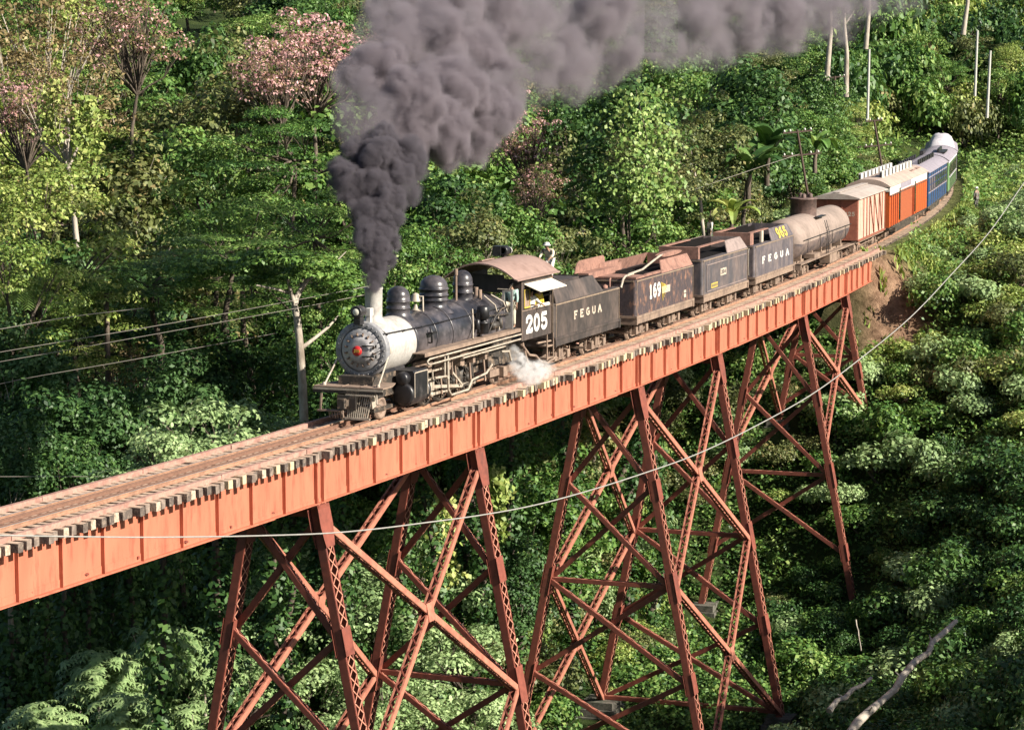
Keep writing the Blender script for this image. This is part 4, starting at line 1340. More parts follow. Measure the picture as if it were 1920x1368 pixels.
# ================================================================== coaches
def coach(s0, s1, name, label, z0, z1, zr, body, roof, hw=1.32):
    c = Car((s0 + s1) / 2, name, label, 'railway coach')
    g = c.mb(); g.box(s0, s1, -hw, hw, z0, z1); c.put(g, 'body', body)
    g = c.mb()
    h = hw + .1
    pr = [(h * t, z1 + (zr - z1) * (1 - abs(t) ** 2.4)) for t in [-1 + 2 * i / 12 for i in range(13)]]
    g.prism([(h, z1 - .02)] + [(-h, z1 - .02)] + pr, 'x', s0 - .25, s1 + .25)
    rf = c.put(g, 'roof', roof)
    g = c.mb()
    for sd in (1, -1):
        g.box(s0, s1, min(sd * (hw - .2), sd * hw), max(sd * (hw - .2), sd * hw), z0 - .14, z0 - .001)
    g.box(s0 + 5, s1 - 5, .5, 1.1, .35, .8)
    c.put(g, 'underframe', 'grime')
    truck(c, s0 + 2.2); truck(c, s1 - 2.2); coupler(c, s1, 1)
    return c, rf

oc, orf = coach(104.9, 125.6, 'baggage_coach', 'orange baggage coach with a white band under its cream roof and two dark door slots', .95, 3.52, 3.98, 'orange', 'cream')
g = oc.mb(); g.box(104.88, 125.62, 1.322, 1.345, 2.98, 3.56); oc.put(g, 'white_band', 'white')
g = oc.mb()
g.box(104.86, 104.899, -1.34, 1.34, 3.2, 3.6)
oc.put(g, 'end_band', 'white')
for (a, b) in ((109.7, 110.25), (118.3, 118.85)):
    g = oc.mb(); g.box(a, b, 1.325, 1.36, 1.15, 3.2); oc.put(g, 'door_opening', 'glass')
for (a, b) in ((110.26, 116.6), (118.86, 125.4)):
    g = oc.mb(); g.box(a, b, 1.322, 1.37, 1.02, 3.02); oc.put(g, 'sliding_door', 'orange_door' if a < 112 else 'orange')
g = oc.mb(); g.box(110.4, 116.2, 1.346, 1.355, 3.1, 3.45); oc.put(g, 'name_board', 'lilac')
g = oc.mb(); g.box(107.6, 107.9, 1.372, 1.374, 2.0, 2.1)
oc.put(g, 'name_mark', 'grime')
for a in [105.5 + 1.05 * k for k in range(4)] + [117.0, 117.7] + [119.4 + 1.2 * k for k in range(5)]:
    g = oc.mb(); g.box(a, a + .05, 1.322, 1.395, .98, 2.97); oc.put(g, 'side_rib', 'orange_door')
for z_ in (1.0, 2.94):
    g = oc.mb(); g.bar((105.0, 1.40, z_), (125.5, 1.40, z_), .03, .05, up=(0, 0, 1)); oc.put(g, 'door_rail', 'grime')
for a in (105.6, 124.6):
    g = oc.mb(); g.box(a, a + .5, 1.1, 1.4, .45, .5); g.bar((a, 1.38, .45), (a, 1.38, .95), .04, .04); g.bar((a + .5, 1.38, .45), (a + .5, 1.38, .95), .04, .04); oc.put(g, 'step', 'grime')
g = oc.mb(); g.box(119.3, 121.6, -.2, 1.0, 3.80, 3.86); g.box(122.6, 124.4, .1, 1.0, 3.82, 3.88)
oc.put(g, 'roof_patch', 'cabroof', orf)
for l, zb_ in ((.42, 3.86), (-.92, 3.70)):
    for i in range(9):
        s_ = 107.6 + i * 1.85
        g = oc.mb(); g.box(s_, s_ + 1.0, l - .09, l + .09, zb_, zb_ + .50); oc.put(g, 'roof_vent', 'white', orf)
    g = oc.mb(); g.box(107.4, 124.2, l - .06, l + .05, zb_ - .02, zb_ + .42); oc.put(g, 'vent_rail', 'black', orf)  # black strip standing in for the shadow in the gaps between vents

bc, brf = coach(127.2, 145.2, 'passenger_coach', 'blue passenger coach with a lilac grey roof between the orange and green coaches', .95, 3.35, 3.85, 'blue', 'lilac')
for i in range(9):
    s_ = 128.4 + i * 1.85
    g = bc.mb(); g.box(s_, s_ + 1.0, 1.322, 1.335, 2.05, 2.85); w_ = bc.put(g, 'window', 'glass' if i > 2 else 'tender3')
    g = bc.mb(); g.box(s_ - .06, s_ + 1.06, 1.336, 1.35, 2.40, 2.46); bc.put(g, 'sash', 'blue', w_)
    g = bc.mb(); g.box(s_ - .10, s_ + 1.10, 1.322, 1.39, 1.97, 2.04); bc.put(g, 'sill', 'tender3', w_)
    g = bc.mb(); g.box(s_ + 1.38, s_ + 1.44, 1.322, 1.36, .98, 3.3); bc.put(g, 'side_rib', 'tender3')
g = bc.mb(); g.bar((127.3, 1.325, 1.9), (145.1, 1.325, 1.9), .03, .08, up=(0, 0, 1)); g.bar((127.3, 1.325, 2.98), (145.1, 1.325, 2.98), .03, .08)
bc.put(g, 'belt_rail', 'lilac')
for l, z_ in ((.4, 3.74), (-.95, 3.55)):
    for i in range(9):
        s_ = 129.5 + i * 1.6
        g = bc.mb(); g.box(s_, s_ + .75, l - .06, l + .06, z_, z_ + .42); bc.put(g, 'roof_vent', 'black', brf)

gc, grf = coach(147.0, 164.5, 'passenger_coach', 'weathered green passenger coach at the bend with a pale roof edge', .95, 3.35, 3.85, 'green', 'lilac')
for i in range(7):
    s_ = 148.6 + i * 2.2
    g = gc.mb(); g.box(s_, s_ + 1.1, 1.322, 1.335, 2.05, 2.85); w_ = gc.put(g, 'window', 'glass')
    g = gc.mb(); g.box(s_ - .08, s_ + 1.18, 1.322, 1.39, 1.96, 2.04); gc.put(g, 'sill', 'tarp', w_)
    g = gc.mb(); g.box(s_ + 1.6, s_ + 1.66, 1.322, 1.37, .98, 3.1); gc.put(g, 'side_rib', 'grime')
g = gc.mb(); g.box(150, 156, .3, .45, 3.8, 4.15); g.box(150, 156, .45, .9, 3.78, 3.9); gc.put(g, 'roof_duct', 'black', grf)
g = gc.mb(); g.box(147.05, 164.4, 1.325, 1.36, 3.12, 3.3); gc.put(g, 'letter_board', 'tarp')
g = gc.mb(); g.box(148.5, 152.5, -1.0, -.7, 3.7, 4.05); gc.put(g, 'roof_box', 'black', grf)

# last coach turns left out of sight
lc, lrf = coach(166.3, 184.0, 'passenger_coach', 'last coach at the bend with a lumpy pale tarpaulin over its roof', .95, 3.35, 3.80, 'tarp', 'lilac')
g = lc.mb()
r_ = random.Random(3)
ns, nl = 16, 8
vs = []
for i in range(ns + 1):
    for j in range(nl + 1):
        t = j / nl * 2 - 1
        k = math.sin(math.pi * min(1, max(0, i / ns)) ) ** .25 if 0 < i < ns else 0
        vs.append((167.0 + 16 * i / ns, 1.15 * t, 3.45 + (1.0 * (1 - abs(t) ** 4) * (.55 + .45 * k) + r_.uniform(-.07, .07)) * (.35 if i in (0, ns) else 1)))
fs = [(i * (nl + 1) + j, i * (nl + 1) + j + 1, (i + 1) * (nl + 1) + j + 1, (i + 1) * (nl + 1) + j) for i in range(ns) for j in range(nl)]
g.add(vs, fs, True)
o = lc.put(g, 'tarpaulin', 'tarp')
so = o.modifiers.new('s', 'SOLIDIFY'); so.thickness = .05

# ------------------------------------------------------------------ people
def skin_part(name, chains, mat, parent, sub=1):
    """chains: list of lists of (x, y, z, radius); the first point of a later chain may repeat an earlier point"""
    me = bpy.data.meshes.new(name)
    bm = bmesh.new()
    lay = bm.verts.layers.skin.verify()
    seen = {}
    first = None
    for ch in chains:
        prev = None
        for p in ch:
            k = tuple(round(c, 4) for c in p[:3])
            v = seen.get(k)
            if v is None:
                v = bm.verts.new(p[:3]); v[lay].radius = (p[3], p[3])
                seen[k] = v
            if first is None:
                first = v; v[lay].use_root = True
            if prev is not None and prev is not v and bm.edges.get((prev, v)) is None:
                bm.edges.new((prev, v))
            prev = v
    bm.to_mesh(me); bm.free()
    me.materials.append(MT[mat])
    o = link(name, me, parent)
    o.modifiers.new('skin', 'SKIN').use_smooth_shade = True
    sb_ = o.modifiers.new('sub', 'SUBSURF'); sb_.levels = sub; sb_.render_levels = sub
    return o

def hand_chains(w, d):
    """five short fingers from wrist point w along direction d"""
    w = Vector(w); d = Vector(d).normalized()
    s = d.cross(Vector((0, 0, 1)))
    s = s.normalized() if s.length > .1 else Vector((1, 0, 0))
    palm = w + d * .07
    out = [[(*w, .026), (*palm, .034)]]
    for i, L in enumerate((.06, .075, .07, .055)):
        b = palm + s * (.03 - .02 * i) + d * .02
        m = b + d * L * .5 + Vector((0, 0, -.008))
        e = b + d * L + Vector((0, 0, -.028))
        out.append([(*palm, .034), (*b, .011), (*m, .009), (*e, .008)])
    t = w + d * .03 + s * .035
    out.append([(*palm, .034), (*t, .013), (*(t + d * .04 + s * .012), .010)])
    return out

def person(label, loc, rz, J, shirt, legs, hat=None, group=None):
    """J: joint positions in metres, x = the way the person faces"""
    t = thing('person', label, 'person', loc, rz, group)
    V = Vector
    pel, che, nek, hed = V(J['pelvis']), V(J['chest']), V(J['neck']), V(J['head'])
    fwd = V(J.get('look', (1, 0, 0))).normalized()
    body = [[(*pel, .115), (*((pel + che) / 2), .11), (*che, .13), (*nek, .055), (*(hed - V((0, 0, .06))), .06), (*hed, .092), (*(hed + V((0, 0, .075))), .075)],
            [(*hed, .092), (*(hed + fwd * .095 + V((0, 0, -.02))), .018)]]
    for sd in (1, -1):
        sh, el, wr = [V(q) for q in J['arm' if sd > 0 else 'arm2']]
        body.append([(*che, .13), (*sh, .058), (*el, .040), (*wr, .027)])
        body += hand_chains(wr, wr - el)
        hp, kn, an = [V(q) for q in J['leg' if sd > 0 else 'leg2']]
        body.append([(*pel, .115), (*hp, .088), (*kn, .058), (*an, .038), (*(an + fwd * .14 + V((0, 0, -.05))), .032)])
    skin_part('body', body, 'skin', t, 1)
    sh = [[(*pel, .135), (*((pel + che) / 2), .132), (*che, .155), (*(nek * .7 + che * .3), .075)]]
    for sd in (1, -1):
        s_, e_, w_ = [V(q) for q in J['arm' if sd > 0 else 'arm2']]
        sh.append([(*che, .155), (*s_, .075), (*e_, .055), (*(e_ * .35 + w_ * .65), .042)])
    skin_part('shirt', sh, shirt, t, 1)
    lg = []
    for sd in (1, -1):
        hp, kn, an = [V(q) for q in J['leg' if sd > 0 else 'leg2']]
        lg.append([(*(pel - V((0, 0, .02))), .14), (*hp, .105), (*kn, .075), (*(an + V((0, 0, .05))), .055)])
    skin_part('trousers', lg, legs, t, 1)
    g = MB()
    for sd in (1, -1):
        an = V(J['leg' if sd > 0 else 'leg2'][2])
        g.bar(an + fwd * -.07 + V((0, 0, -.05)), an + fwd * .19 + V((0, 0, -.06)), .09, .08)
    g.build('shoes', 'hair', t)
    g = MB()
    for sd in (1, -1):
        s_ = fwd.cross(V((0, 0, 1))).normalized()
        c = hed + fwd * .082 + s_ * (.032 * sd) + V((0, 0, .012))
        g.lathe(tuple(c - V((0, 0, .008))), [(0, 0), (.011, .005), (.011, .012), (0, .017)], 'z', 6)
    g.build('eyes', 'hair', t)
    g = MB()
    g.lathe(tuple(hed + V((0, 0, -.02)) - fwd * .02), [(.098, 0), (.104, .05), (.09, .10), (.05, .135), (0, .145)], 'z', 14)
    g.build('hair', 'hair', t)
    if hat:
        g = MB()
        g.lathe(tuple(hed + V((0, 0, .045))), [(.165, -.012), (.16, 0), (.118, .01), (.112, .06), (.085, .10), (0, .115)], 'z', 16)
        g.build('hat', hat, t)
    return t

STAND = dict(pelvis=(0, 0, .92), chest=(0, 0, 1.28), neck=(0, 0, 1.46), head=(.01, 0, 1.60),
             arm=((0, -.19, 1.40), (.02, -.24, 1.12), (.08, -.23, .88)), arm2=((0, .19, 1.40), (.02, .24, 1.12), (.08, .23, .88)),
             leg=((0, -.09, .88), (.02, -.10, .48), (0, -.10, .09)), leg2=((0, .09, .88), (.02, .10, .48), (0, .11, .09)))
BEND = dict(pelvis=(-.30, 0, .78), chest=(-.12, 0, 1.08), neck=(.02, 0, 1.22), head=(.10, 0, 1.33),
            arm=((-.06, -.20, 1.15), (.05, -.30, .92), (.30, -.24, .86)), arm2=((-.06, .20, 1.15), (.14, .27, .98), (.34, .22, .88)),
            leg=((-.30, -.09, .74), (-.06, -.14, .44), (-.22, -.12, .09)), leg2=((-.30, .09, .74), (-.05, .13, .42), (-.18, .10, .09)))
person('man in a white hat and cream clothes bent forward behind the cab roof', tp(38.1, .35, 3.30), heading(38) + math.pi, BEND, 'cloth_cream', 'shirt_white', 'white')
def lean(dx):
    J = {k: (tuple(tuple(q) for q in v) if isinstance(v[0], tuple) else v) for k, v in STAND.items()}
    return J
ENG = dict(STAND); ENG['arm'] = ((0, -.19, 1.40), (.16, -.32, 1.18), (.42, -.28, 1.16)); ENG['arm2'] = ((0, .19, 1.40), (.18, .30, 1.18), (.40, .22, 1.14))
person('person in a white shirt leaning on the cab window rest', tp(34.25, 1.12, 1.60), heading(34) - math.pi * .62, ENG, 'shirt_white', 'cloth_grey', None)
person('person in a yellow shirt and pale cap at the rear of the cab window', tp(35.35, 1.0, 1.60), heading(34) - math.pi * .6, STAND, 'cloth_yellow', 'cloth_grey', 'white')
person('person in pale teal standing by the open front door of the cab', tp(32.45, 1.06, 2.01), heading(34) + math.pi, STAND, 'cloth_teal', 'cloth_cream', None)
# ------------------------------------------------------------------ terrain
CP = np.array([
    (0, -15, 7), (-25, 10, 4), (0, 18, 2), (25, 10, 2), (0, 38, -8), (-22, 42, -10), (24, 42, -8), (-40, 50, -12), (0, 62, -20), (-22, 66, -22), (24, 66, -16),
    (-30, 85, -24), (0, 88, -25), (16, 88, -21), (34, 88, -13), (-35, 105, -20), (-12, 104, -23), (0, 104, -23), (8, 113, -21), (19, 103, -16.5), (32, 104, -11), (50, 104, -6),
    (8.3, 122, -19), (3, 122, -19.5), (14.6, 139, -18.2), (10.5, 141, -17.9), (18, 122, -18.6), (26, 130, -13.0), (29, 148, -6.8), (34, 130, -9), (48, 130, -4),
    (19.5, 148.5, -9.2), (16, 151, -9.4), (21.5, 154.5, -7.2), (18.5, 157, -6.2), (23.3, 158.5, -4.3), (21, 164, -.60), (24.5, 163, -1.6), (19, 166, -1.3), (18, 160, -4.8), (13, 158, -6.5),
    (26, 168, -.8), (29, 166, -1.8), (33, 166, -1.2), (27, 184, -.5), (33, 184, -.5), (24, 180, -.5), (30, 200, -.5), (36, 200, -.5), (27, 198, 0), (35, 219, -.5), (40, 219, -.4), (31, 221, .2), (38, 240, -.4), (44, 238, -.2), (34, 242, .6),
    (45, 170, .2), (60, 200, .5), (55, 150, -1), (52, 225, .2), (50, 240, .3), (41, 252, .3), (47, 252, .3), (55, 255, 1.5), (43, 264, 2.0), (51, 268, 2.5),
    (-5, 120, -20), (-20, 122, -16), (-38, 125, -10), (5, 133, -18), (-6, 136, -14.5), (-22, 142, -8), (-40, 150, -2), (8, 150, -11), (-4, 155, -8), (10, 166, -4.5),
    (2, 172, -3), (-12, 172, -1), (-30, 172, 2), (14, 182, -1.8), (5, 196, 0), (18, 196, -.6), (-12, 200, 4.5), (-36, 205, 7), (22, 216, .2), (8, 222, 4), (-10, 230, 9.5), (-40, 240, 12),
    (20, 240, 4), (30, 262, 5.5), (64, 265, 4), (0, 262, 13), (20, 285, 12), (44, 292, 12), (70, 300, 14), (-25, 285, 17), (0, 320, 20), (40, 330, 18), (-60, 320, 20), (90, 340, 18),
    (-45, 225, 4), (-75, 140, -2), (-80, 200, 8), (-80, 280, 18), (80, 180, 5), (90, 120, 0), (90, 60, 0), (-80, 60, -10), (-90, 0, 0), (90, 0, 4), (0, 420, 26), (-120, 420, 26), (120, 420, 24),
    (0, 600, 30), (-200, 300, 20), (200, 300, 18), (200, 0, 8), (-200, 0, 4), (-200, 600, 30), (200, 600, 28), (0, -100, 12), (-200, -150, 10), (200, -150, 12)], float)

def _phi(r):
    return np.sqrt(r * r + 9.0)
_n = len(CP)
_A = np.zeros((_n + 3, _n + 3))
_D = np.hypot(CP[:, None, 0] - CP[None, :, 0], CP[:, None, 1] - CP[None, :, 1])
_A[:_n, :_n] = _phi(_D) - np.eye(_n) * .6
_A[:_n, _n] = 1; _A[:_n, _n + 1:] = CP[:, :2] / 100
_A[_n:, :_n] = _A[:_n, _n:].T
_W = np.linalg.solve(_A, np.concatenate([CP[:, 2], [0, 0, 0]]))

def hz(x, y):
    """terrain height, vectorised"""
    x = np.asarray(x, float); y = np.asarray(y, float)
    sh = x.shape
    x = x.ravel(); y = y.ravel()
    out = np.empty(len(x))
    for i in range(0, len(x), 4000):
        xx, yy = x[i:i + 4000], y[i:i + 4000]
        d = np.hypot(xx[:, None] - CP[None, :, 0], yy[:, None] - CP[None, :, 1])
        out[i:i + 4000] = _phi(d) @ _W[:_n] + _W[_n] + (xx * _W[_n + 1] + yy * _W[_n + 2]) / 100
    out += .35 * np.sin(x * .55 + 1.3) * np.sin(y * .47) + .18 * np.sin(x * 1.35 + y * .9)
    # level formation under the track on the bank
    sel = (y > 155) & (y < 275) & (x > 5) & (x < 60)
    if sel.any():
        ss = np.linspace(101.5, 196, 220)
        tx = np.interp(ss, _sg, _X); ty = np.interp(ss, _sg, _Y)
        d = np.hypot(x[sel][:, None] - tx, y[sel][:, None] - ty).min(1)
        w = np.clip((4.2 - d) / 2.0, 0, 1)
        w = w * w * (3 - 2 * w)
        out[sel] = out[sel] * (1 - w) + (-.30) * w
    return out.reshape(sh)

def h1(x, y):
    return float(hz(np.array([x]), np.array([y]))[0])

def grid_mesh(name, x0, x1, y0, y1, step, zoff=0.0):
    xs = np.arange(x0, x1 + .01, step); ys = np.arange(y0, y1 + .01, step)
    X, Y = np.meshgrid(xs, ys)
    Z = hz(X, Y) + zoff
    V = np.stack([X, Y, Z], -1).reshape(-1, 3)
    nx, ny = len(xs), len(ys)
    i = np.arange(nx * ny).reshape(ny, nx)
    F = np.stack([i[:-1, :-1], i[:-1, 1:], i[1:, 1:], i[1:, :-1]], -1).reshape(-1, 4)
    me = bpy.data.meshes.new(name)
    me.vertices.add(len(V)); me.vertices.foreach_set('co', V.ravel())
    me.loops.add(F.size); me.loops.foreach_set('vertex_index', F.ravel())
    me.polygons.add(len(F)); me.polygons.foreach_set('loop_start', np.arange(0, F.size, 4)); me.polygons.foreach_set('loop_total', np.full(len(F), 4))
    me.polygons.foreach_set('use_smooth', np.ones(len(F), bool))
    me.update(); me.validate()
    return me, V

def ground_mat():
    m = bpy.data.materials.new('forest_ground'); m.use_nodes = True
    nt = m.node_tree; L = nt.links.new
    b = nt.nodes['Principled BSDF']; b.inputs['Roughness'].default_value = .95; b.inputs['Specular IOR Level'].default_value = .1
    tc = nd(nt, 'ShaderNodeTexCoord')
    n1 = nd(nt, 'ShaderNodeTexNoise'); n1.inputs['Scale'].default_value = .35; n1.inputs['Detail'].default_value = 8; n1.inputs['Roughness'].default_value = .7
    L(tc.outputs['Object'], n1.inputs['Vector'])
    cr = nd(nt, 'ShaderNodeValToRGB')
    cr.color_ramp.elements[0].position = .35; cr.color_ramp.elements[0].color = (.022, .035, .012, 1)
    cr.color_ramp.elements[1].position = .7; cr.color_ramp.elements[1].color = (.075, .085, .03, 1)
    e = cr.color_ramp.elements.new(.55); e.color = (.04, .06, .018, 1)
    L(n1.outputs['Fac'], cr.inputs['Fac'])
    at1 = nd(nt, 'ShaderNodeAttribute', attribute_name='dirt')
    at2 = nd(nt, 'ShaderNodeAttribute', attribute_name='turf')
    n2 = nd(nt, 'ShaderNodeTexNoise'); n2.inputs['Scale'].default_value = 1.4; n2.inputs['Detail'].default_value = 8; n2.inputs['Roughness'].default_value = .75
    L(tc.outputs['Object'], n2.inputs['Vector'])
    cd = nd(nt, 'ShaderNodeValToRGB')
    cd.color_ramp.elements[0].position = .35; cd.color_ramp.elements[0].color = (.10, .055, .035, 1)
    cd.color_ramp.elements[1].position = .65; cd.color_ramp.elements[1].color = (.36, .23, .15, 1)
    L(n2.outputs['Fac'], cd.inputs['Fac'])
    ct = nd(nt, 'ShaderNodeValToRGB')
    ct.color_ramp.elements[0].position = .35; ct.color_ramp.elements[0].color = (.05, .07, .02, 1)
    ct.color_ramp.elements[1].position = .65; ct.color_ramp.elements[1].color = (.20, .20, .08, 1)
    L(n2.outputs['Fac'], ct.inputs['Fac'])
    m1 = nd(nt, 'ShaderNodeMix', data_type='RGBA'); m2 = nd(nt, 'ShaderNodeMix', data_type='RGBA')
    L(at2.outputs['Fac'], m1.inputs['Factor']); L(cr.outputs['Color'], m1.inputs['A']); L(ct.outputs['Color'], m1.inputs['B'])
    L(at1.outputs['Fac'], m2.inputs['Factor']); L(m1.outputs['Result'], m2.inputs['A']); L(cd.outputs['Color'], m2.inputs['B'])
    L(m2.outputs['Result'], b.inputs['Base Color'])
    bp_ = nd(nt, 'ShaderNodeBump'); bp_.inputs['Strength'].default_value = .8; bp_.inputs['Distance'].default_value = .3
    L(n2.outputs['Fac'], bp_.inputs['Height']); L(bp_.outputs[0], b.inputs['Normal'])
    return m

def sstep(a, b, x):
    t = np.clip((x - a) / (b - a), 0, 1)
    return t * t * (3 - 2 * t)

PEDS = [tp(s_, sg_ * l_) for s_, l_ in ((77.4, 4.2), (59.11, 4.3), (89.65, 2.5)) for sg_ in (1, -1)]
def ped_clear(x, y, r=2.0):
    m = np.ones(len(x), bool)
    for q in PEDS:
        m &= ((x - q.x) / r) ** 2 + ((y - q.y + 1.2) / (r * 1.5)) ** 2 > 1
    return m

def track_dist(x, y, s0=-30, s1=200):
    ss = np.linspace(s0, s1, 300)
    tx = np.interp(ss, _sg, _X); ty = np.interp(ss, _sg, _Y)
    d = np.hypot(np.asarray(x)[:, None] - tx, np.asarray(y)[:, None] - ty)
    k = d.argmin(1)
    return d.min(1), ss[k]

def dirt_amount(x, y):
    d1 = np.hypot((x - 22.4) / 2.4, (y - 159.3) / 3.5)
    return 1 - sstep(.75, 1.15, d1 + .12 * np.sin(x * 2.1) * np.sin(y * 1.7))

def turf_amount(x, y):
    """open sunny grass beside the track on the bank and in the clearing behind the train"""
    d, s = track_dist(x, y)
    a = (s > 101) * (1 - sstep(2.6, 5.5, d)) * (y < 252)
    b = (1 - sstep(.7, 1.1, np.hypot((x - 29.5) / 8.0, (y - 222) / 30)))
    c = (1 - sstep(.7, 1.1, np.hypot((x - 43.5) / 7.5, (y - 216) / 24)))
    b = np.maximum(b, c)
    return np.clip(np.maximum(a, b * .9), 0, 1)

GM = ground_mat()
me, V = grid_mesh('ground', -96, 96, -20, 360, 2.0)
for nm, fn in (('dirt', dirt_amount), ('turf', turf_amount)):
    a = me.attributes.new(nm, 'FLOAT', 'POINT'); a.data.foreach_set('value', fn(V[:, 0], V[:, 1]).astype(np.float32))
me.materials.append(GM)
link('ground', me, kind='structure')
# the land goes on to the horizon
far = MB()
for (a, b, c, d_) in ((-1600, 1600, 360, 2400), (-1600, 1600, -900, -20), (-1600, -96, -20, 360), (96, 1600, -20, 360)):
    nx, ny = max(2, int((b - a) / 60)), max(2, int((d_ - c) / 60))
    gx = np.linspace(a, b, nx + 1); gy = np.linspace(c, d_, ny + 1)
    XX, YY = np.meshgrid(gx, gy)
    r_ = np.maximum(0, np.hypot(XX, YY - 150) - 250)
    ZZ = hz(np.clip(XX, -96, 96), np.clip(YY, -20, 360)) + 14 * np.sin(XX * .006 + 1) * np.sin(YY * .005) * np.clip(r_ / 300, 0, 1) + np.where(YY > 360, np.clip((YY - 360) * .05, 0, 60), 0)
    vs = [tuple(p) for p in np.stack([XX, YY, ZZ], -1).reshape(-1, 3)]
    far.add(vs, [(j * (nx + 1) + i, j * (nx + 1) + i + 1, (j + 1) * (nx + 1) + i + 1, (j + 1) * (nx + 1) + i) for j in range(ny) for i in range(nx)], True)
far.build('terrain', GM, kind='structure')

# ------------------------------------------------------------------ foliage
def leafmat(name, stops, trans=.20, rough=.5):
    m = bpy.data.materials.new(name); m.use_nodes = True
    nt = m.node_tree; L = nt.links.new
    b = nt.nodes['Principled BSDF']; b.inputs['Roughness'].default_value = rough; b.inputs['Specular IOR Level'].default_value = .35
    at_ = nd(nt, 'ShaderNodeAttribute', attribute_name='tint')
    oi = nd(nt, 'ShaderNodeObjectInfo')
    ma = nd(nt, 'ShaderNodeMath', operation='MULTIPLY_ADD'); ma.inputs[1].default_value = .35
    L(oi.outputs['Random'], ma.inputs[0])
    sb_ = nd(nt, 'ShaderNodeMath', operation='SUBTRACT'); sb_.inputs[1].default_value = .175
    L(at_.outputs['Fac'], sb_.inputs[0]); L(sb_.outputs[0], ma.inputs[2])
    cr = nd(nt, 'ShaderNodeValToRGB')
    els = cr.color_ramp.elements
    els[0].position = stops[0][0]; els[0].color = (*stops[0][1], 1)
    els[1].position = stops[-1][0]; els[1].color = (*stops[-1][1], 1)
    for p, c in stops[1:-1]:
        e = els.new(p); e.color = (*c, 1)
    L(ma.outputs[0], cr.inputs['Fac'])
    L(cr.outputs['Color'], b.inputs['Base Color'])
    tr = nd(nt, 'ShaderNodeBsdfTranslucent')
    hs = nd(nt, 'ShaderNodeHueSaturation'); hs.inputs['Value'].default_value = 1.25; hs.inputs['Hue'].default_value = .485; hs.inputs['Saturation'].default_value = 1.1
    L(cr.outputs['Color'], hs.inputs['Color']); L(hs.outputs['Color'], tr.inputs['Color'])
    mx = nd(nt, 'ShaderNodeMixShader'); mx.inputs[0].default_value = trans
    out = nt.nodes['Material Output']
    L(b.outputs[0], mx.inputs[1]); L(tr.outputs[0], mx.inputs[2]); L(mx.outputs[0], out.inputs['Surface'])
    return m

LM = dict(
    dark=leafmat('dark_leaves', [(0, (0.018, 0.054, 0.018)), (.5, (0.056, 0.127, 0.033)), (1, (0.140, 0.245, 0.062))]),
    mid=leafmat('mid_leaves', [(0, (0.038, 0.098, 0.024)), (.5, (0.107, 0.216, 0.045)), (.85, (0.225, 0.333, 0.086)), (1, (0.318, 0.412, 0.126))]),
    yellow=leafmat('yellow_green_leaves', [(0, (.085, .155, .03)), (.5, (.235, .325, .072)), (1, (.48, .50, .17))]),
    olive=leafmat('olive_leaves', [(0, (0.056, 0.078, 0.031)), (.5, (0.140, 0.167, 0.057)), (.8, (0.225, 0.245, 0.086)), (1, (0.336, 0.265, 0.117))]),
    pale=leafmat('pale_green_leaves', [(0, (.12, .20, .075)), (.5, (.26, .375, .155)), (1, (.42, .53, .25))]),
    pink=leafmat('pink_blossom', [(0, (.09, .10, .03)), (.38, (.24, .20, .09)), (.5, (.52, .30, .24)), (.62, (.74, .42, .42)), (1, (.88, .58, .58))], .35),
    bluish=leafmat('blue_green_leaves', [(0, (.022, .058, .020)), (.5, (.055, .125, .036)), (1, (.12, .21, .075))]),
    canopy=leafmat('canopy_leaves', [(0, (.06, .14, .03)), (.5, (.16, .28, .06)), (1, (.34, .44, .12))]),
    dry=leafmat('dry_leaves', [(0, (.12, .09, .04)), (.5, (.25, .19, .09)), (1, (.42, .32, .15))]),
)

def quad_mesh(name, Q, tint, mat):
    n = len(Q)
    me = bpy.data.meshes.new(name)
    me.vertices.add(n * 4); me.vertices.foreach_set('co', Q.astype(np.float32).ravel())
    me.loops.add(n * 4); me.loops.foreach_set('vertex_index', np.arange(n * 4, dtype=np.int32))
    me.polygons.add(n); me.polygons.foreach_set('loop_start', np.arange(0, n * 4, 4, dtype=np.int32)); me.polygons.foreach_set('loop_total', np.full(n, 4, dtype=np.int32))
    a = me.attributes.new('tint', 'FLOAT', 'FACE'); a.data.foreach_set('value', np.clip(tint, 0, 1).astype(np.float32))
    me.materials.append(mat)
    me.update()
    return me

def leaf_quads(P, N, size, g, asp=.62, droop=.25):
    """one folded four-sided leaf at every point P, roughly facing N"""
    n = len(P)
    N = N / np.maximum(np.linalg.norm(N, axis=1, keepdims=True), 1e-6)
    A = g.normal(size=(n, 3)); A[:, 2] -= droop * 2
    A -= N * (A * N).sum(1, keepdims=True)
    A /= np.maximum(np.linalg.norm(A, axis=1, keepdims=True), 1e-6)
    B = np.cross(N, A)
    s = (size * g.uniform(.65, 1.35, n))[:, None]
    base = P - A * s * .5
    tip = P + A * s * .5 - N * s * .12
    l = P + B * s * asp * .5 + N * s * .06 - A * s * .06
    r = P - B * s * asp * .5 + N * s * .06 - A * s * .06
    return np.stack([base, r, tip, l], 1)

def dirs(g, n, zmin=-.4):
    z = g.uniform(zmin, 1, n); t = g.uniform(0, 2 * np.pi, n)
    r = np.sqrt(1 - z * z)
    return np.stack([r * np.cos(t), r * np.sin(t), z], 1)

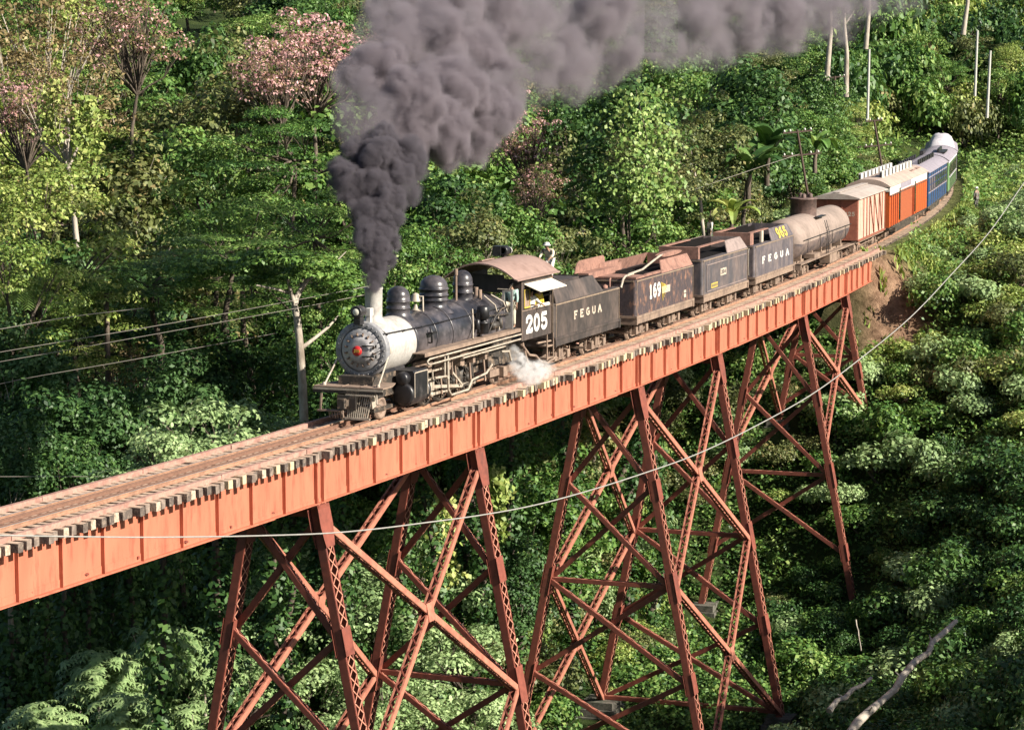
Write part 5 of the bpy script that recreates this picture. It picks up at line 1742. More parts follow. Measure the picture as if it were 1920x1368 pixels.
PROTO = {}
def add_proto(key, blobs, per_area, leaf, mat, g, trunk_h, bark, flat=1.0, asp=.62, zmin=-.35, limb_n=14, trunk_r=.14, jitter=.22, tshift=0.0, tvar=.22, droop=.25):
    """blobs: array of (x, y, z, rx, rz)"""
    Qs, Ts = [], []
    for bx_, by_, bz_, rx, rz_ in blobs:
        n = max(12, int(per_area * 4 * math.pi * rx * (rx * .5 + rz_ * .5)))
        d = dirs(g, n, zmin)
        rad = 1 - np.abs(g.normal(0, jitter, n))
        c = np.array([bx_, by_, bz_])
        P = c + d * rad[:, None] * np.array([rx, rx, rz_])
        N = d / np.array([rx, rx, rz_]) * rx + np.array([0, 0, .45]) + g.normal(0, .45, (n, 3))
        Qs.append(leaf_quads(P, N, leaf, g, asp, droop)); Ts.append(np.clip(.5 + tshift + g.normal(0, tvar, n) + g.normal(0, .10), 0, 1))
    crown = quad_mesh('crown_' + key, np.concatenate(Qs), np.concatenate(Ts), LM[mat])
    tb = MB()
    lean = Vector((g.uniform(-.5, .5), g.uniform(-.5, .5), 0))
    fork = Vector((0, 0, trunk_h)) + lean
    tb.tube([Vector((0, 0, -1.6)), Vector((0, 0, 0)), Vector((0, 0, trunk_h * .5)) + lean * .3 + Vector((g.uniform(-.2, .2), g.uniform(-.2, .2), 0)), fork], [trunk_r * 1.4, trunk_r * 1.15, trunk_r * .95, trunk_r * .8], 8)
    idx = g.permutation(len(blobs))[:limb_n]
    for i in idx:
        e = Vector(blobs[i][:3])
        m = fork.lerp(e, .5) + Vector((g.uniform(-.4, .4), g.uniform(-.4, .4), g.uniform(-.5, .1)))
        tb.tube([fork, fork.lerp(m, .5) + Vector((0, 0, .1)), m, e], [trunk_r * .62, trunk_r * .5, trunk_r * .36, trunk_r * .14], 6)
        for _ in range(2):
            e2 = e + Vector((g.uniform(-1, 1), g.uniform(-1, 1), g.uniform(-.1, .7))) * float(blobs[i][3]) * .8
            tb.tube([m, m.lerp(e2, .5) + Vector((0, 0, .1)), e2], [trunk_r * .25, trunk_r * .18, trunk_r * .06], 5, cap=False)
    o = tb.build('trunk', bark); tm = o.data; bpy.data.objects.remove(o)
    PROTO[key] = (tm, crown)

def ell_blobs(g, n, c, R_, Rz, r0, r1, fl=.75, shell=.55):
    out = []
    for i in range(n):
        d = dirs(g, 1, -.55)[0]
        k = g.uniform(shell, 1) 
        out.append((c[0] + d[0] * R_ * k, c[1] + d[1] * R_ * k, c[2] + d[2] * Rz * k, (r := g.uniform(r0, r1)), r * fl))
    return out

g_ = np.random.default_rng(11)
for i in range(4):
    add_proto('broad%d' % i, ell_blobs(g_, 46, (0, 0, 6.6), 3.3, 4.7, .8, 1.6), 8.5, .30, ('dark', 'mid', 'dark', 'bluish')[i], g_, 4.2, ('bark_brown', 'bark_pale')[i == 3], limb_n=8)
for i in range(3):
    add_proto('mid%d' % i, ell_blobs(g_, 52, (0, 0, 6.4), 3.5, 4.6, .65, 1.35, .7), 9.5, .27, ('mid', 'olive', 'mid')[i], g_, 4.0, ('bark_brown', 'bark_pale', 'bark_brown')[i], limb_n=9)
for i in range(3):
    # flat layered crowns
    bl = []
    for k in range(46):
        t = g_.uniform(0, 6.28); r_ = 3.9 * math.sqrt(g_.uniform(.02, 1)); z_ = 9.2 - r_ * .35 + g_.choice([0, -1.0, -2.2, -3.6, -5.0]) + g_.uniform(-.2, .2)
        q = g_.uniform(.9, 1.7)
        bl.append((r_ * math.cos(t), r_ * math.sin(t), z_, q, q * .30))
    add_proto('umbrella%d' % i, bl, 17, .19, ('mid', 'yellow', 'mid')[i], g_, 6.0, 'bark_brown', zmin=-.1, asp=.5)
for i in range(3):
    add_proto('yellow%d' % i, ell_blobs(g_, 50, (0, 0, 6.8), 3.6, 4.2, .7, 1.35, .5), 16, .185, ('yellow', 'yellow', 'olive')[i], g_, 4.2, 'bark_brown', limb_n=9)
for i in range(2):
    add_proto('pink%d' % i, ell_blobs(g_, 135, (0, 0, 7.9), 3.6, 3.6, .28, .7, .7, .3), 8.5, .22, 'pink', g_, 4.4, 'bark_brown', limb_n=40, tshift=-.05, tvar=.27, trunk_r=.13)
add_proto('bare0', ell_blobs(g_, 54, (0, 0, 8.0), 3.2, 3.4, .4, .8, .8, .3), 8, .20, 'dry', g_, 4.4, 'bark_pale', limb_n=11, trunk_r=.14)
for i in range(3):
    bl = ell_blobs(g_, 15, (0, 0, .9), 1.25, .75, .5, .95, .75, .3)
    add_proto('shrub%d' % i, bl, 15, (.19, .17, .22)[i], ('mid', 'olive', 'pale')[i], g_, .5, 'bark_brown', limb_n=6, trunk_r=.05)
bl = ell_blobs(g_, 15, (0, 0, .9), 1.3, .7, .5, .9, .7, .3); add_proto('shrub3', bl, 15, .2, 'yellow', g_, .5, 'bark_brown', limb_n=6, trunk_r=.05)
bl = ell_blobs(g_, 15, (0, 0, .9), 1.3, .8, .5, .95, .75, .3); add_proto('shrub4', bl, 15, .2, 'dark', g_, .5, 'bark_brown', limb_n=6, trunk_r=.05)
for i in range(2):
    add_proto('pale%d' % i, ell_blobs(g_, 26, (0, 0, 4.2), 2.9, 1.7, .7, 1.3, .6), 12, .24, 'pale', g_, 2.4, 'bark_brown', trunk_r=.13)
# tall thin crown on a long bare pale trunk
add_proto('tall0', ell_blobs(g_, 16, (0, 0, 13.2), 1.7, 1.8, .6, 1.1, .7), 9, .24, 'mid', g_, 11.0, 'bark_pale', trunk_r=.16, limb_n=10)
# rosette tree with big fingered leaves
Qs, Ts = [], []
rs = ell_blobs(g_, 120, (0, 0, 4.2), 2.6, 1.9, .1, .2, 1, .5)
for (x_, y_, z_, _a1, _a2) in rs:
    up = np.array([x_ * .25, y_ * .25, 1.0]); up /= np.linalg.norm(up)
    e1 = np.cross(up, [0, 1, .1]); e1 /= np.linalg.norm(e1); e2 = np.cross(up, e1)
    for rep in range(2):
        c0 = np.array([x_, y_, z_]) + g_.normal(0, .3, 3)
        nl = 9; ph = g_.uniform(0, 6.28)
        for k in range(nl):
            t = ph + 2 * math.pi * k / nl
            d = e1 * math.cos(t) + e2 * math.sin(t)
            L_ = g_.uniform(.45, .66); w_ = np.cross(up, d) * .095
            m_ = c0 + d * L_ * .55 + up * .04; t_ = c0 + d * L_ - up * .16
            Qs.append(np.stack([c0, m_ - w_, t_, m_ + w_])[None]); Ts.append(np.array([np.clip(.5 + g_.normal(0, .18), 0, 1)]))
tbm = MB()
tbm.tube([(0, 0, -.6), (0, 0, 0), (.1, 0, 2.6)], [.13, .13, .1], 8)
for r__ in rs[::12]:
    tbm.tube([(.1, 0, 2.6), (r__[0] * .5, r__[1] * .5, 3.4), r__[:3]], [.07, .05, .03], 5)
o = tbm.build('trunk', 'bark_pale'); tm = o.data; bpy.data.objects.remove(o)
PROTO['rosette'] = (tm, quad_mesh('crown_rosette', np.concatenate(Qs), np.concatenate(Ts), LM['pale']))

SPEC_H = {k: (10.2 if k[:4] in ('umbr',) else 11.4) for k in PROTO}
for k in PROTO:
    if k.startswith('shrub'):
        SPEC_H[k] = 1.9
    elif k.startswith('pale'):
        SPEC_H[k] = 6.2
    elif k == 'rosette':
        SPEC_H[k] = 6.1
    elif k == 'tall0':
        SPEC_H[k] = 15.2

PLANTED = {'forest_tree': 0, 'shrub': 0, 'bushy_tree': 0}
SKIP = {}
MASS = set()
MASS_LIST = []
#SKIPDATA#
SKIP['forest_tree'] = set((0,2,4,5,39,47,74,83,94,110,114,117,124,125,135,144,165,166,167,176,177,187,188,189,196,197,210,213,216,223,224,226,229,237,238,239,240,243,251,252,253,254,255,256,262,264,265,266,267,268,270,272,273,280,281,282,283,285,286,287,288,295,296,297,298,299,300,301,303,304,305,306,307,315,316,317,318,319,320,321,322,323,324,325,326,334,335,336,337,338,339,340,341,342,343,344,345,353,354,355,356,357,358,359,360,361,362,363,364,365,366,374,375,376,377,378,379,380,381,382,383,384,385,386,387,390,391,392,394,395,396,397,398,399,400,401,402,403,404,405,406,407,408,414,415,416,417,418,419,420,421,422,423,424,425,426,427,428,429,432,433,434,435,436,437,438,439,440,441,442,443,444,445,446,447,448,449,450,452,453,454,456,457,458,459,460,461,462,463,464,465,466,467,468,469,470,471,472,473,474,475,476,477,478,479,480,481,482,483,484,485,486,487,488,489,490,491,492,493,494,495,496,497,498,499,500,501,502,503,504,505,506,507,508,509,510,511,512,513,514,515,516,517,518,519,520,521,522,523,524,525,526,527,528,529,530,531,532,533,534,535,536,537,538,539,540,541,542,543,544,545,546))
SKIP['shrub'] = set((1,3,8,9,11,13,14,15,16,23,26,27,28,30,31,32,34,36,39,41,43,44,45,47,49,51,53,54,57,61,62,64,68,70,72,74,75,77,81,84,87,89,90,91,94,96,97,98,102,103,104,108,109,113,115,117,119,121,122,126,128,135,137,139,140,141,142,143,144,145,146,151,155,156,157,158,159,160,161,163,165,166,167,168,169,170,171,174,180,182,184,186,188,189,191,195,200,202,207,209,212,216,217,220,221,223,224,225,226,228,230,231,232,233,235,237,240,243,244,247,249,250,252,254,259,260,263,264,266,267,270,276,280,282,283,287,291,292,293,294,298,299,300,304,305,306,310,312,314,315,316,318,320,321,323,326,329,331,332,333,337,338,341,343,344,349,350,352,355,359,362,366,367,368,372,373,376,382,383,385,389,393,394,395,396,401,402,404,405,406,408,409,410,411,413,418,419,422,424,428,429,431,433,434,437,439,441,442,445,447,448,449,451,453,454,458,460,463,465,472,473,475,477,480,482,484,487,488,489,493,494,497,498,499,500,501,503,504,506,509,510,513,515,517,522,524,525,526,527,531,532,533,536,537,539,540,543,545,546,547,548,549,550,551,552,553,554,558,559,560,562,563,568,572,573,574,575,577,581,582,584,589,590,591,592,594,595,596,598,601,602,603,604,608,609,610,612,613,615,618))
MASS = set((22,55,59,79,85,106,112,173,177,205,227,241,246,251,274,281,284,308,348,356,365,390,425,457,462,467,470,483))
SKIP['bushy_tree'] = set((2,12,18,20,24,30,36,42,43,49,50,51,52,53,56,57,58,59,60,61,62,63,64,65,66,67,68,69,70,71,72,73,74,75,76,77,78,79,80,81,82,83,84,85,86,87,88,89,90,91,92,93,94,95,96,97,98,99,100,101,102,103,104,105,106))
def plant(key, x, y, z, sc, rot, name='tree', label=None, group=None, cat='tree', zs=1.0):
    tm, cm = PROTO[key]
    if name in PLANTED:
        PLANTED[name] += 1
        if PLANTED[name] - 1 in SKIP.get(name, ()):
            return None
        if name == 'shrub' and PLANTED[name] - 1 in MASS:
            MASS_LIST.append((key, x, y, z, sc, rot, zs))
            return None
    t = thing(name, label, cat, (x, y, z), rot, group)
    t.scale = (sc, sc, sc * zs)
    a = link('trunk' if cat == 'tree' else 'stem', tm, t)
    b = link('crown' if cat == 'tree' else 'foliage', cm, t)
    return t

def hero(key, u, v, depth, width, label, name='tree', group=None, zs=1.0, rot=None, proto_w=8.4, cat='tree'):
    """crown top at photo pixel (u, v), crown about width metres wide"""
    p = at(u, v, depth)
    sc = width / proto_w
    z = p.z - SPEC_H[key] * sc * zs
    g2 = h1(p.x, depth)
    t = plant(key, p.x, depth, z, sc, rng.uniform(0, 6.28) if rot is None else rot, name, label, group, cat, zs)
    H_ = (z - g2)
    if H_ > .3 and cat == 'tree':
        # the stem below the crown, down to the ground, with leaves climbing it
        gg = np.random.default_rng(int(abs(u) * 7 + abs(v)))
        L0 = H_ / (sc * zs); n_ = max(3, int(H_ / 2.2))
        pts = [Vector((0, 0, 0))]
        for i in range(1, n_ + 1):
            pts.append(Vector((gg.normal(0, .16) * min(i, 3), gg.normal(0, .16) * min(i, 3), -(L0 + .3) * i / n_)))
        mb = MB(); mb.tube(pts, [.15 + .09 * i / n_ for i in range(n_ + 1)], 8)
        mb.build('lower_trunk', 'bark_brown', t)
        m_ = int(150 * H_)
        tt = gg.uniform(0, n_ - .001, m_); ii = tt.astype(int); ff = (tt - ii)[:, None]
        PA = np.array([list(q) for q in pts])
        C = PA[ii] * (1 - ff) + PA[ii + 1] * ff
        cl = (.45 + .5 * np.sin(tt * 2.1 + u) ** 2)[:, None] / sc
        dd = dirs(gg, m_, -1)
        C = C + dd * cl * gg.uniform(.5, 1.15, (m_, 1))
        link('climbing_leaves', quad_mesh('climbing_leaves', leaf_quads(C, dd + np.array([0, 0, .4]), .26 / sc, gg), gg.uniform(.1, .8, m_), LM['dark']), t)
    return t

rng = random.Random(21)
# trees that can be told apart in the photograph
hero('yellow0', 90, 262, 112, 9.2, 'big yellow-green feathery tree filling the left edge above the wires', 'feathery_tree')
hero('yellow1', 30, 400, 106, 6.6, 'lower yellow-green tree at the left edge with pinkish twigs showing', 'feathery_tree')
hero('umbrella1', 150, 470, 112, 6.4, 'yellow-green spreading tree between the wires and the left edge', 'spreading_tree')
hero('pink0', 245, -35, 150, 7.5, 'tree with pink blossom beside the hazy gap in the forest', 'blossom_tree')
hero('pink1', 60, 120, 138, 6.4, 'pink and brown flowering tree low on the left edge', 'blossom_tree')
hero('bare0', 140, 60, 132, 8.0, 'half bare tree with crooked white limbs near the top left corner', 'bare_tree')
hero('pink0', 590, 8, 150, 8.4, 'big tree with pink blossom left of the smoke plume', 'blossom_tree', zs=.9)
hero('pink1', 520, 60, 146, 6.2, 'pink and brown flowering tree lower left of the smoke plume', 'blossom_tree')
hero('pink1', 985, 195, 146, 5.6, 'pink blossom tree just right of the smoke above the cab', 'blossom_tree')
hero('pink0', 1010, 300, 138, 3.8, 'small pink tree among the bushes above the first tender', 'blossom_tree')
hero('umbrella0', 540, 168, 132, 7.2, 'layered green tree under the pink blossom tree', 'spreading_tree')
hero('umbrella2', 470, 330, 122, 8.2, 'layered flat green tree in the middle of the left forest', 'spreading_tree')
hero('umbrella0', 600, 330, 118, 5.6, 'flat green crown beside the lower smoke column', 'spreading_tree')
hero('broad1', 400, 232, 136, 7.2, 'dark round tree left of the layered green trees', 'broadleaf_tree')
hero('mid0', 640, 590, 108, 3.4, 'leafy tree right behind the locomotive front', 'broadleaf_tree')
hero('mid2', 600, 520, 109, 3.2, 'small leafy tree beside the white trunk', 'broadleaf_tree')
hero('pale0', 400, 738, 88, 5.8, 'pale green bushy tree rising just behind the bridge deck', 'leafy_tree', proto_w=6.8)
hero('pale1', 300, 800, 84, 4.2, 'pale green tree left of the larger one behind the deck', 'leafy_tree', proto_w=6.8)
hero('pale0', 515, 775, 91, 3.2, 'small pale green tree at the foot of the white trunk', 'leafy_tree', proto_w=6.8)
hero('broad0', 1180, 128, 142, 8.4, 'tall dark tree right of the smoke with leafy climbers', 'broadleaf_tree')
hero('yellow2', 1235, 200, 134, 6.8, 'yellow-green tree beside the dark gap right of the smoke', 'broadleaf_tree')
hero('mid0', 1180, 290, 132, 6.0, 'leafy green tree standing above the rusted tender', 'broadleaf_tree')
hero('broad2', 1400, 110, 158, 8.6, 'dark tree above the banana plants', 'broadleaf_tree')
hero('mid1', 1330, 160, 150, 7.0, 'olive green tree left of the banana plants', 'broadleaf_tree')
hero('bare0', 230, 620, 112, 4.4, 'thin brownish tree with a few orange leaves left of the deck', 'bare_tree')
hero('broad3', 200, 760, 106, 4.2, 'small bright tree in the dark hollow left of the pale bushes', 'broadleaf_tree')
for (u, v, d, w, zs, k, lab) in ((420, 425, 113, 7.5, .42, 'umbrella0', 'flat dark green crown reaching left of the white trunk tree'), (300, 465, 116, 7.5, .45, 'umbrella2', 'flat green crown between the yellow-green tree and the white trunk tree'),
                            (560, 455, 109, 5.6, .4, 'umbrella0', 'flat green crown just above the fork of the white trunk'), (250, 560, 121, 7, .6, 'broad0', 'dark crown in the hollow under the wires'),
                            (120, 640, 118, 7, .7, 'broad0', 'dark crown low by the left edge under the pale wire')):
    hero(k, u, v, d, w, lab, 'hollow_tree', zs=zs)
for i_, (u, v, d, w) in enumerate(((20, 600, 104, 6), (75, 690, 101, 6), (160, 730, 102, 5.5), (235, 700, 105, 5.5), (10, 790, 97, 5), (110, 800, 98, 5), (330, 660, 110, 6), (450, 620, 113, 6))):
    hero('broad0' if i_ % 2 else 'broad3', u, v, d, w, 'dark tree number ' + str(i_), 'hollow_tree', rot=i_ * 1.3)['label'] = ('dark tree at the left edge just under the topmost wire', 'dark tree under the pale wire near the left edge', 'dark tree in the hollow above the level pale wire',
        'dark tree behind the small bright tree in the hollow', 'dark tree at the left edge right above the deck', 'dark tree low in the hollow above the bridge deck', 'dark tree behind the pale bushy tree by the deck', 'dark tree under the canopy left of the white trunk')[i_]
# the white trunk tree: umbrella crown above, limbs forking
wt = at(568, 700, 100.5)
t = thing('white_trunk_tree', 'tree with a smooth white trunk and flat spreading crown left of the locomotive', 'tree', (wt.x, 100.5, wt.z))
o0 = Vector(wt)
def rel(u, v, dy=0):
    return at(u, v, 100.5 + dy) - o0
tb = MB()
tb.tube([rel(574, 960), rel(570, 800), rel(567, 720), rel(562, 640), rel(558, 600), rel(553, 572)], [.19, .175, .165, .15, .14, .13], 10)
tb.tube([rel(553, 572), rel(556, 555), rel(572, 530, .4), rel(592, 508, .8)], [.13, .115, .10, .07], 8)
tb.tube([rel(553, 572), rel(546, 545, -.3), rel(540, 520, -.5)], [.10, .08, .055], 8)
tb.tube([rel(546, 548), rel(520, 540, -.6), rel(480, 532, -1)], [.07, .055, .03], 6)
tb.tube([rel(566, 650), rel(590, 632, .5), rel(615, 612, .8), rel(640, 585, 1.2)], [.085, .07, .055, .03], 8)
tb.tube([rel(592, 508, .8), rel(625, 495, 1), rel(650, 470, 1.2)], [.05, .035, .02], 6)
tb.build('trunk', 'bark_pale', t)
bl = []
for k in range(60):
    u_ = g_.uniform(330, 670); v_ = 470 + (u_ - 335) * .03 + abs(g_.normal(0, 14)) + 42 * ((u_ - 500) / 170) ** 2 * .6
    q = rel(u_, v_ + g_.uniform(-6, 26), g_.uniform(-2.2, 2.2)); r0 = g_.uniform(.5, .95)
    bl.append((q.x, q.y, q.z, r0, r0 * .34))
for (u_, v_) in ((640, 560), (650, 540), (632, 590), (660, 600), (655, 515)):
    q = rel(u_, v_, 1.2); bl.append((q.x, q.y, q.z, .6, .35))
for (u_, v_) in ((590, 512), (575, 500), (540, 518), (556, 505), (520, 530), (482, 528), (500, 515), (640, 575), (618, 500), (605, 490)):
    q = rel(u_, v_, g_.uniform(-.6, .8)); bl.append((q.x, q.y, q.z, .7, .28))
add_proto('whitecrown', bl, 30, .17, 'canopy', g_, 1.0, 'bark_pale', zmin=-.1, limb_n=1)
link('crown', PROTO['whitecrown'][1], t)

# valley trees seen through and under the trestle
for i, (u, v, d, w, k, lab) in enumerate([
    (640, 1060, 112, 5.0, 'pale0', 'pale leafy tree seen between the legs of the nearest tower'),
    (780, 1010, 116, 5.2, 'pale1', 'pale leafy tree right of the crossing braces of the nearest tower'),
    (850, 1150, 108, 4.6, 'pale0', 'pale tree low behind the right legs of the nearest tower'),
    (590, 1230, 106, 4.8, 'pale1', 'pale tree at the bottom edge behind the nearest tower'),
    (730, 1240, 104, 4.4, 'pale0', 'pale tree at the bottom edge between the nearest braces'),
    (500, 1090, 110, 4.0, 'pale1', 'small pale tree left of the first tall leg'),
    (900, 1290, 104, 3.8, 'pale1', 'pale tree at the bottom edge left of the middle tower'),
    (560, 1010, 118, 5.6, 'pale1', 'pale tree close under the girder behind the first tall leg'),
    (700, 1130, 109, 5.0, 'pale1', 'pale tree in the diamond of the nearest braces'),
    (660, 1310, 100, 4.4, 'pale0', 'pale tree at the bottom edge below the left centre gusset'),
    (800, 1320, 101, 4.0, 'pale0', 'pale tree at the bottom edge below the right brace'),
    (465, 1230, 104, 3.8, 'pale0', 'pale tree at the bottom right of the leftmost leg')]):
    hero(k, u, v, d, w * 1.25, lab, 'leafy_tree', proto_w=6.8)
for i, (u, v, d, w, lab) in enumerate([
    (300, 1165, 100, 3.6, 'tree with big fingered leaves highest in the lower left corner'),
    (180, 1210, 97, 3.2, 'tree with fingered leaves left of the highest one'),
    (380, 1200, 101, 3.0, 'tree with fingered leaves beside the leftmost steel leg'),
    (80, 1310, 93, 3.0, 'tree with fingered leaves at the bottom left corner'),
    (235, 1290, 94, 3.2, 'tree with fingered leaves at the bottom edge below the girder'),
    (350, 1310, 96, 3.0, 'tree with fingered leaves at the bottom edge by the steel leg')]):
    hero('rosette', u, v, d, w, lab, 'fingered_leaf_tree', proto_w=5.6)
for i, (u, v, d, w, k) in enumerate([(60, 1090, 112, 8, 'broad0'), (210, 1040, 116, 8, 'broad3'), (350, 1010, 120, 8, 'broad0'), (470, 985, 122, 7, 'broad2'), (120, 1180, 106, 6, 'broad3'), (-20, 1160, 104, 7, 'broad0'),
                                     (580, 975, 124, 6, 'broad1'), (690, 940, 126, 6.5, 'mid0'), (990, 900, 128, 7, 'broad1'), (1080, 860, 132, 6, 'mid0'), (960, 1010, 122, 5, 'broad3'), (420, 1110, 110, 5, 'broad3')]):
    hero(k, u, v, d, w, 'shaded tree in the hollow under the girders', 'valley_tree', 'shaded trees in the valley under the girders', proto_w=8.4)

for (u, v, d, w, k, lab) in ((800, 395, 111, 5.5, 'mid0', 'leafy tree just right of the smoke above the boiler domes'), (885, 345, 117, 6.0, 'mid1', 'olive tree above the locomotive cab roof'), (960, 375, 122, 6.0, 'mid2', 'leafy tree behind the man on the tender'),
                          (745, 420, 108, 4.0, 'broad1', 'dark tree close behind the smokestack'), (850, 300, 124, 6.5, 'broad0', 'dark tree under the smoke plume above the cab'), (1060, 385, 128, 5.0, 'mid1', 'olive tree behind the rusty filler plate')):
    hero(k, u, v, d, w, lab, 'slope_tree')
# generic forest on the far slope
HERO_XY = []
placed = []
def zone_species(u, v, y):
    r = rng.random()
    if y > 235 and u < 700:
        return rng.choice(('mid0', 'broad1', 'broad3', 'yellow0'))
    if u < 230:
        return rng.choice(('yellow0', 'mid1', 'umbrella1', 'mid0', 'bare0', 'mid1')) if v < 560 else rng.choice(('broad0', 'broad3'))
    if u < 660:
        return rng.choice(('broad0', 'mid0', 'umbrella0', 'umbrella2', 'broad2', 'mid1'))
    if u < 1000:
        return rng.choice(('broad1', 'mid0', 'mid1', 'pink1' if (r < .4 and v < 400) else 'mid2'))
    if u < 1560:
        return rng.choice(('broad0', 'mid0', 'yellow2', 'broad2', 'mid1', 'broad1'))
    return rng.choice(('mid0', 'mid2', 'yellow0', 'mid0', 'mid1', 'umbrella2', 'broad2'))

def project(x, y, z):
    c, s = math.cos(CAM_PIT), math.sin(CAM_PIT)
    zz = z - CAM_H
    d = y * c - zz * s
    up = y * s + zz * c
    return 960 + CAM_F * x / d, 684 - CAM_F * up / d

FAM = {'broad': 'dark broadleaf', 'mid': 'green leafy', 'yellow': 'yellow-green', 'umbrella': 'flat crowned', 'pink': 'pink flowering', 'bare': 'half bare pale limbed', 'tall': 'tall pale trunked', 'pale': 'pale green'}
def area_of(u, v):
    if v > 560:
        lo_ = 'low in the hollow '
    elif v > 300:
        lo_ = 'halfway up the slope '
    elif v > 120:
        lo_ = 'high on the slope '
    else:
        lo_ = 'at the top of the forest '
    if u < 230: w = 'by the left edge'
    elif u < 450: w = 'well left of the smoke column'
    elif u < 660: w = 'beside the smoke column'
    elif u < 850: w = 'behind the locomotive boiler'
    elif u < 1060: w = 'behind the cab and first tender'
    elif u < 1200: w = 'behind the rusted tender'
    elif u < 1340: w = 'behind the third tender'
    elif u < 1480: w = 'behind the tender marked 965'
    elif u < 1620: w = 'beyond the tank wagon and boxcar'
    elif u < 1760: w = 'beyond the orange and blue coaches'
    else: w = 'on the hill at the right edge'
    return lo_ + w
cnt = 0
y = 106.0
while y < 330:
    stp = 5.7 if y < 200 else 6.6
    hw = y * .205 + 6
    x = -hw
    while x < hw:
        px, py = x + rng.uniform(-2.2, 2.2), y + rng.uniform(-2.4, 2.4)
        x += stp
        d, s_ = track_dist([px], [py])
        if px > float(np.interp(py, _Y, _X)) and 160 < py < 258 and d[0] < 24:
            continue
        if py < 128 and -17.5 < px < -5.5:
            continue
        if d[0] < (9.5 if py < 160 else 7.5) or (py < 128 and px > -4):
            continue
        if px > 12 and py < 168:            # open shrubby bank
            continue
        z = h1(px, py)
        # clearing behind the coaches and tank wagon
        if px > 6 and px > .117 * py and py < 228:
            continue
        sc = rng.uniform(.72, 1.12) * (.74 if px > 15 else 1)
        if py < 128:
            sc *= .8
        elif px < -1 and py < 168:
            sc *= 1.38
        elif px < 6 and py < 168:
            sc *= 1.15
        u, v = project(px, py, z + 10 * sc)
        uc, vc = project(px, py, z + 7 * sc)
        if u < -220 or u > 2150:
            continue
        if vc < -90 and py < 330 and v < -260:
            continue
        # hazy gap at the upper left
        if 285 < u < 400 and v < 120 and py < 230:
            continue
        key = zone_species(u, vc, py)
        fam = key.rstrip('0123456789')
        if key == 'tall0' and px < 15:
            key = 'mid0'; fam = 'mid'
        lb = FAM[fam] + ' tree ' + area_of(u, vc)
        plant(key, px, py, z - .4, sc, rng.uniform(0, 6.28), 'forest_tree', lb, FAM[fam] + ' trees ' + area_of(u, vc), 'tree', rng.uniform(.85, 1.15))
        cnt += 1
    y += stp * .82
print('forest trees', cnt)
# bushy small trees crowding the hill behind the coaches, and tall ones off the right edge that shade the bank
y = 214.0
while y < 335:
    x = .117 * y
    while x < y * .212 + 3:
        px, py = x + rng.uniform(-1.8, 1.8), y + rng.uniform(-1.8, 1.8)
        x += 5.0
        d, s_ = track_dist([px], [py])
        if d[0] < 5.5 or (np.hypot((px - 30.5) / 5.5, (py - 226) / 15) < 1) or (d[0] < 26 and px > float(np.interp(py, _Y, _X)) and py < 262):
            continue
        z = h1(px, py)
        k = rng.choice(('shrub0', 'shrub1', 'shrub3', 'shrub4', 'shrub0', 'shrub4'))
        sc = rng.uniform(1.7, 2.9) * (1 if py > 235 else .75)
        u, v = project(px, py, z + 2)
        lb = {'shrub0': 'green', 'shrub1': 'olive', 'shrub3': 'lime', 'shrub4': 'dark'}[k]
        ar = area_of(u, v)
        plant(k, px, py, z - .3, sc, rng.uniform(0, 6.28), 'bushy_tree', lb + ' bushy tree ' + ar.replace('at the top of the forest', 'high up').replace('halfway up the slope', 'midway'), lb + ' bushy trees ' + ar, 'tree', rng.uniform(1.1, 1.9))
    y += 5.0
for (px, py, sc) in ((33, 94, 1.3), (36, 101, 1.2), (32, 108, .95), (30, 86, 1.1)):
    k = rng.choice(('broad0', 'broad2', 'mid0'))
    plant(k, px, py, h1(px, py) - .4, sc, rng.uniform(0, 6.28), 'shade_tree', 'dark tree on the bank past the right edge of the picture', 'dark trees past the right edge', 'tree')

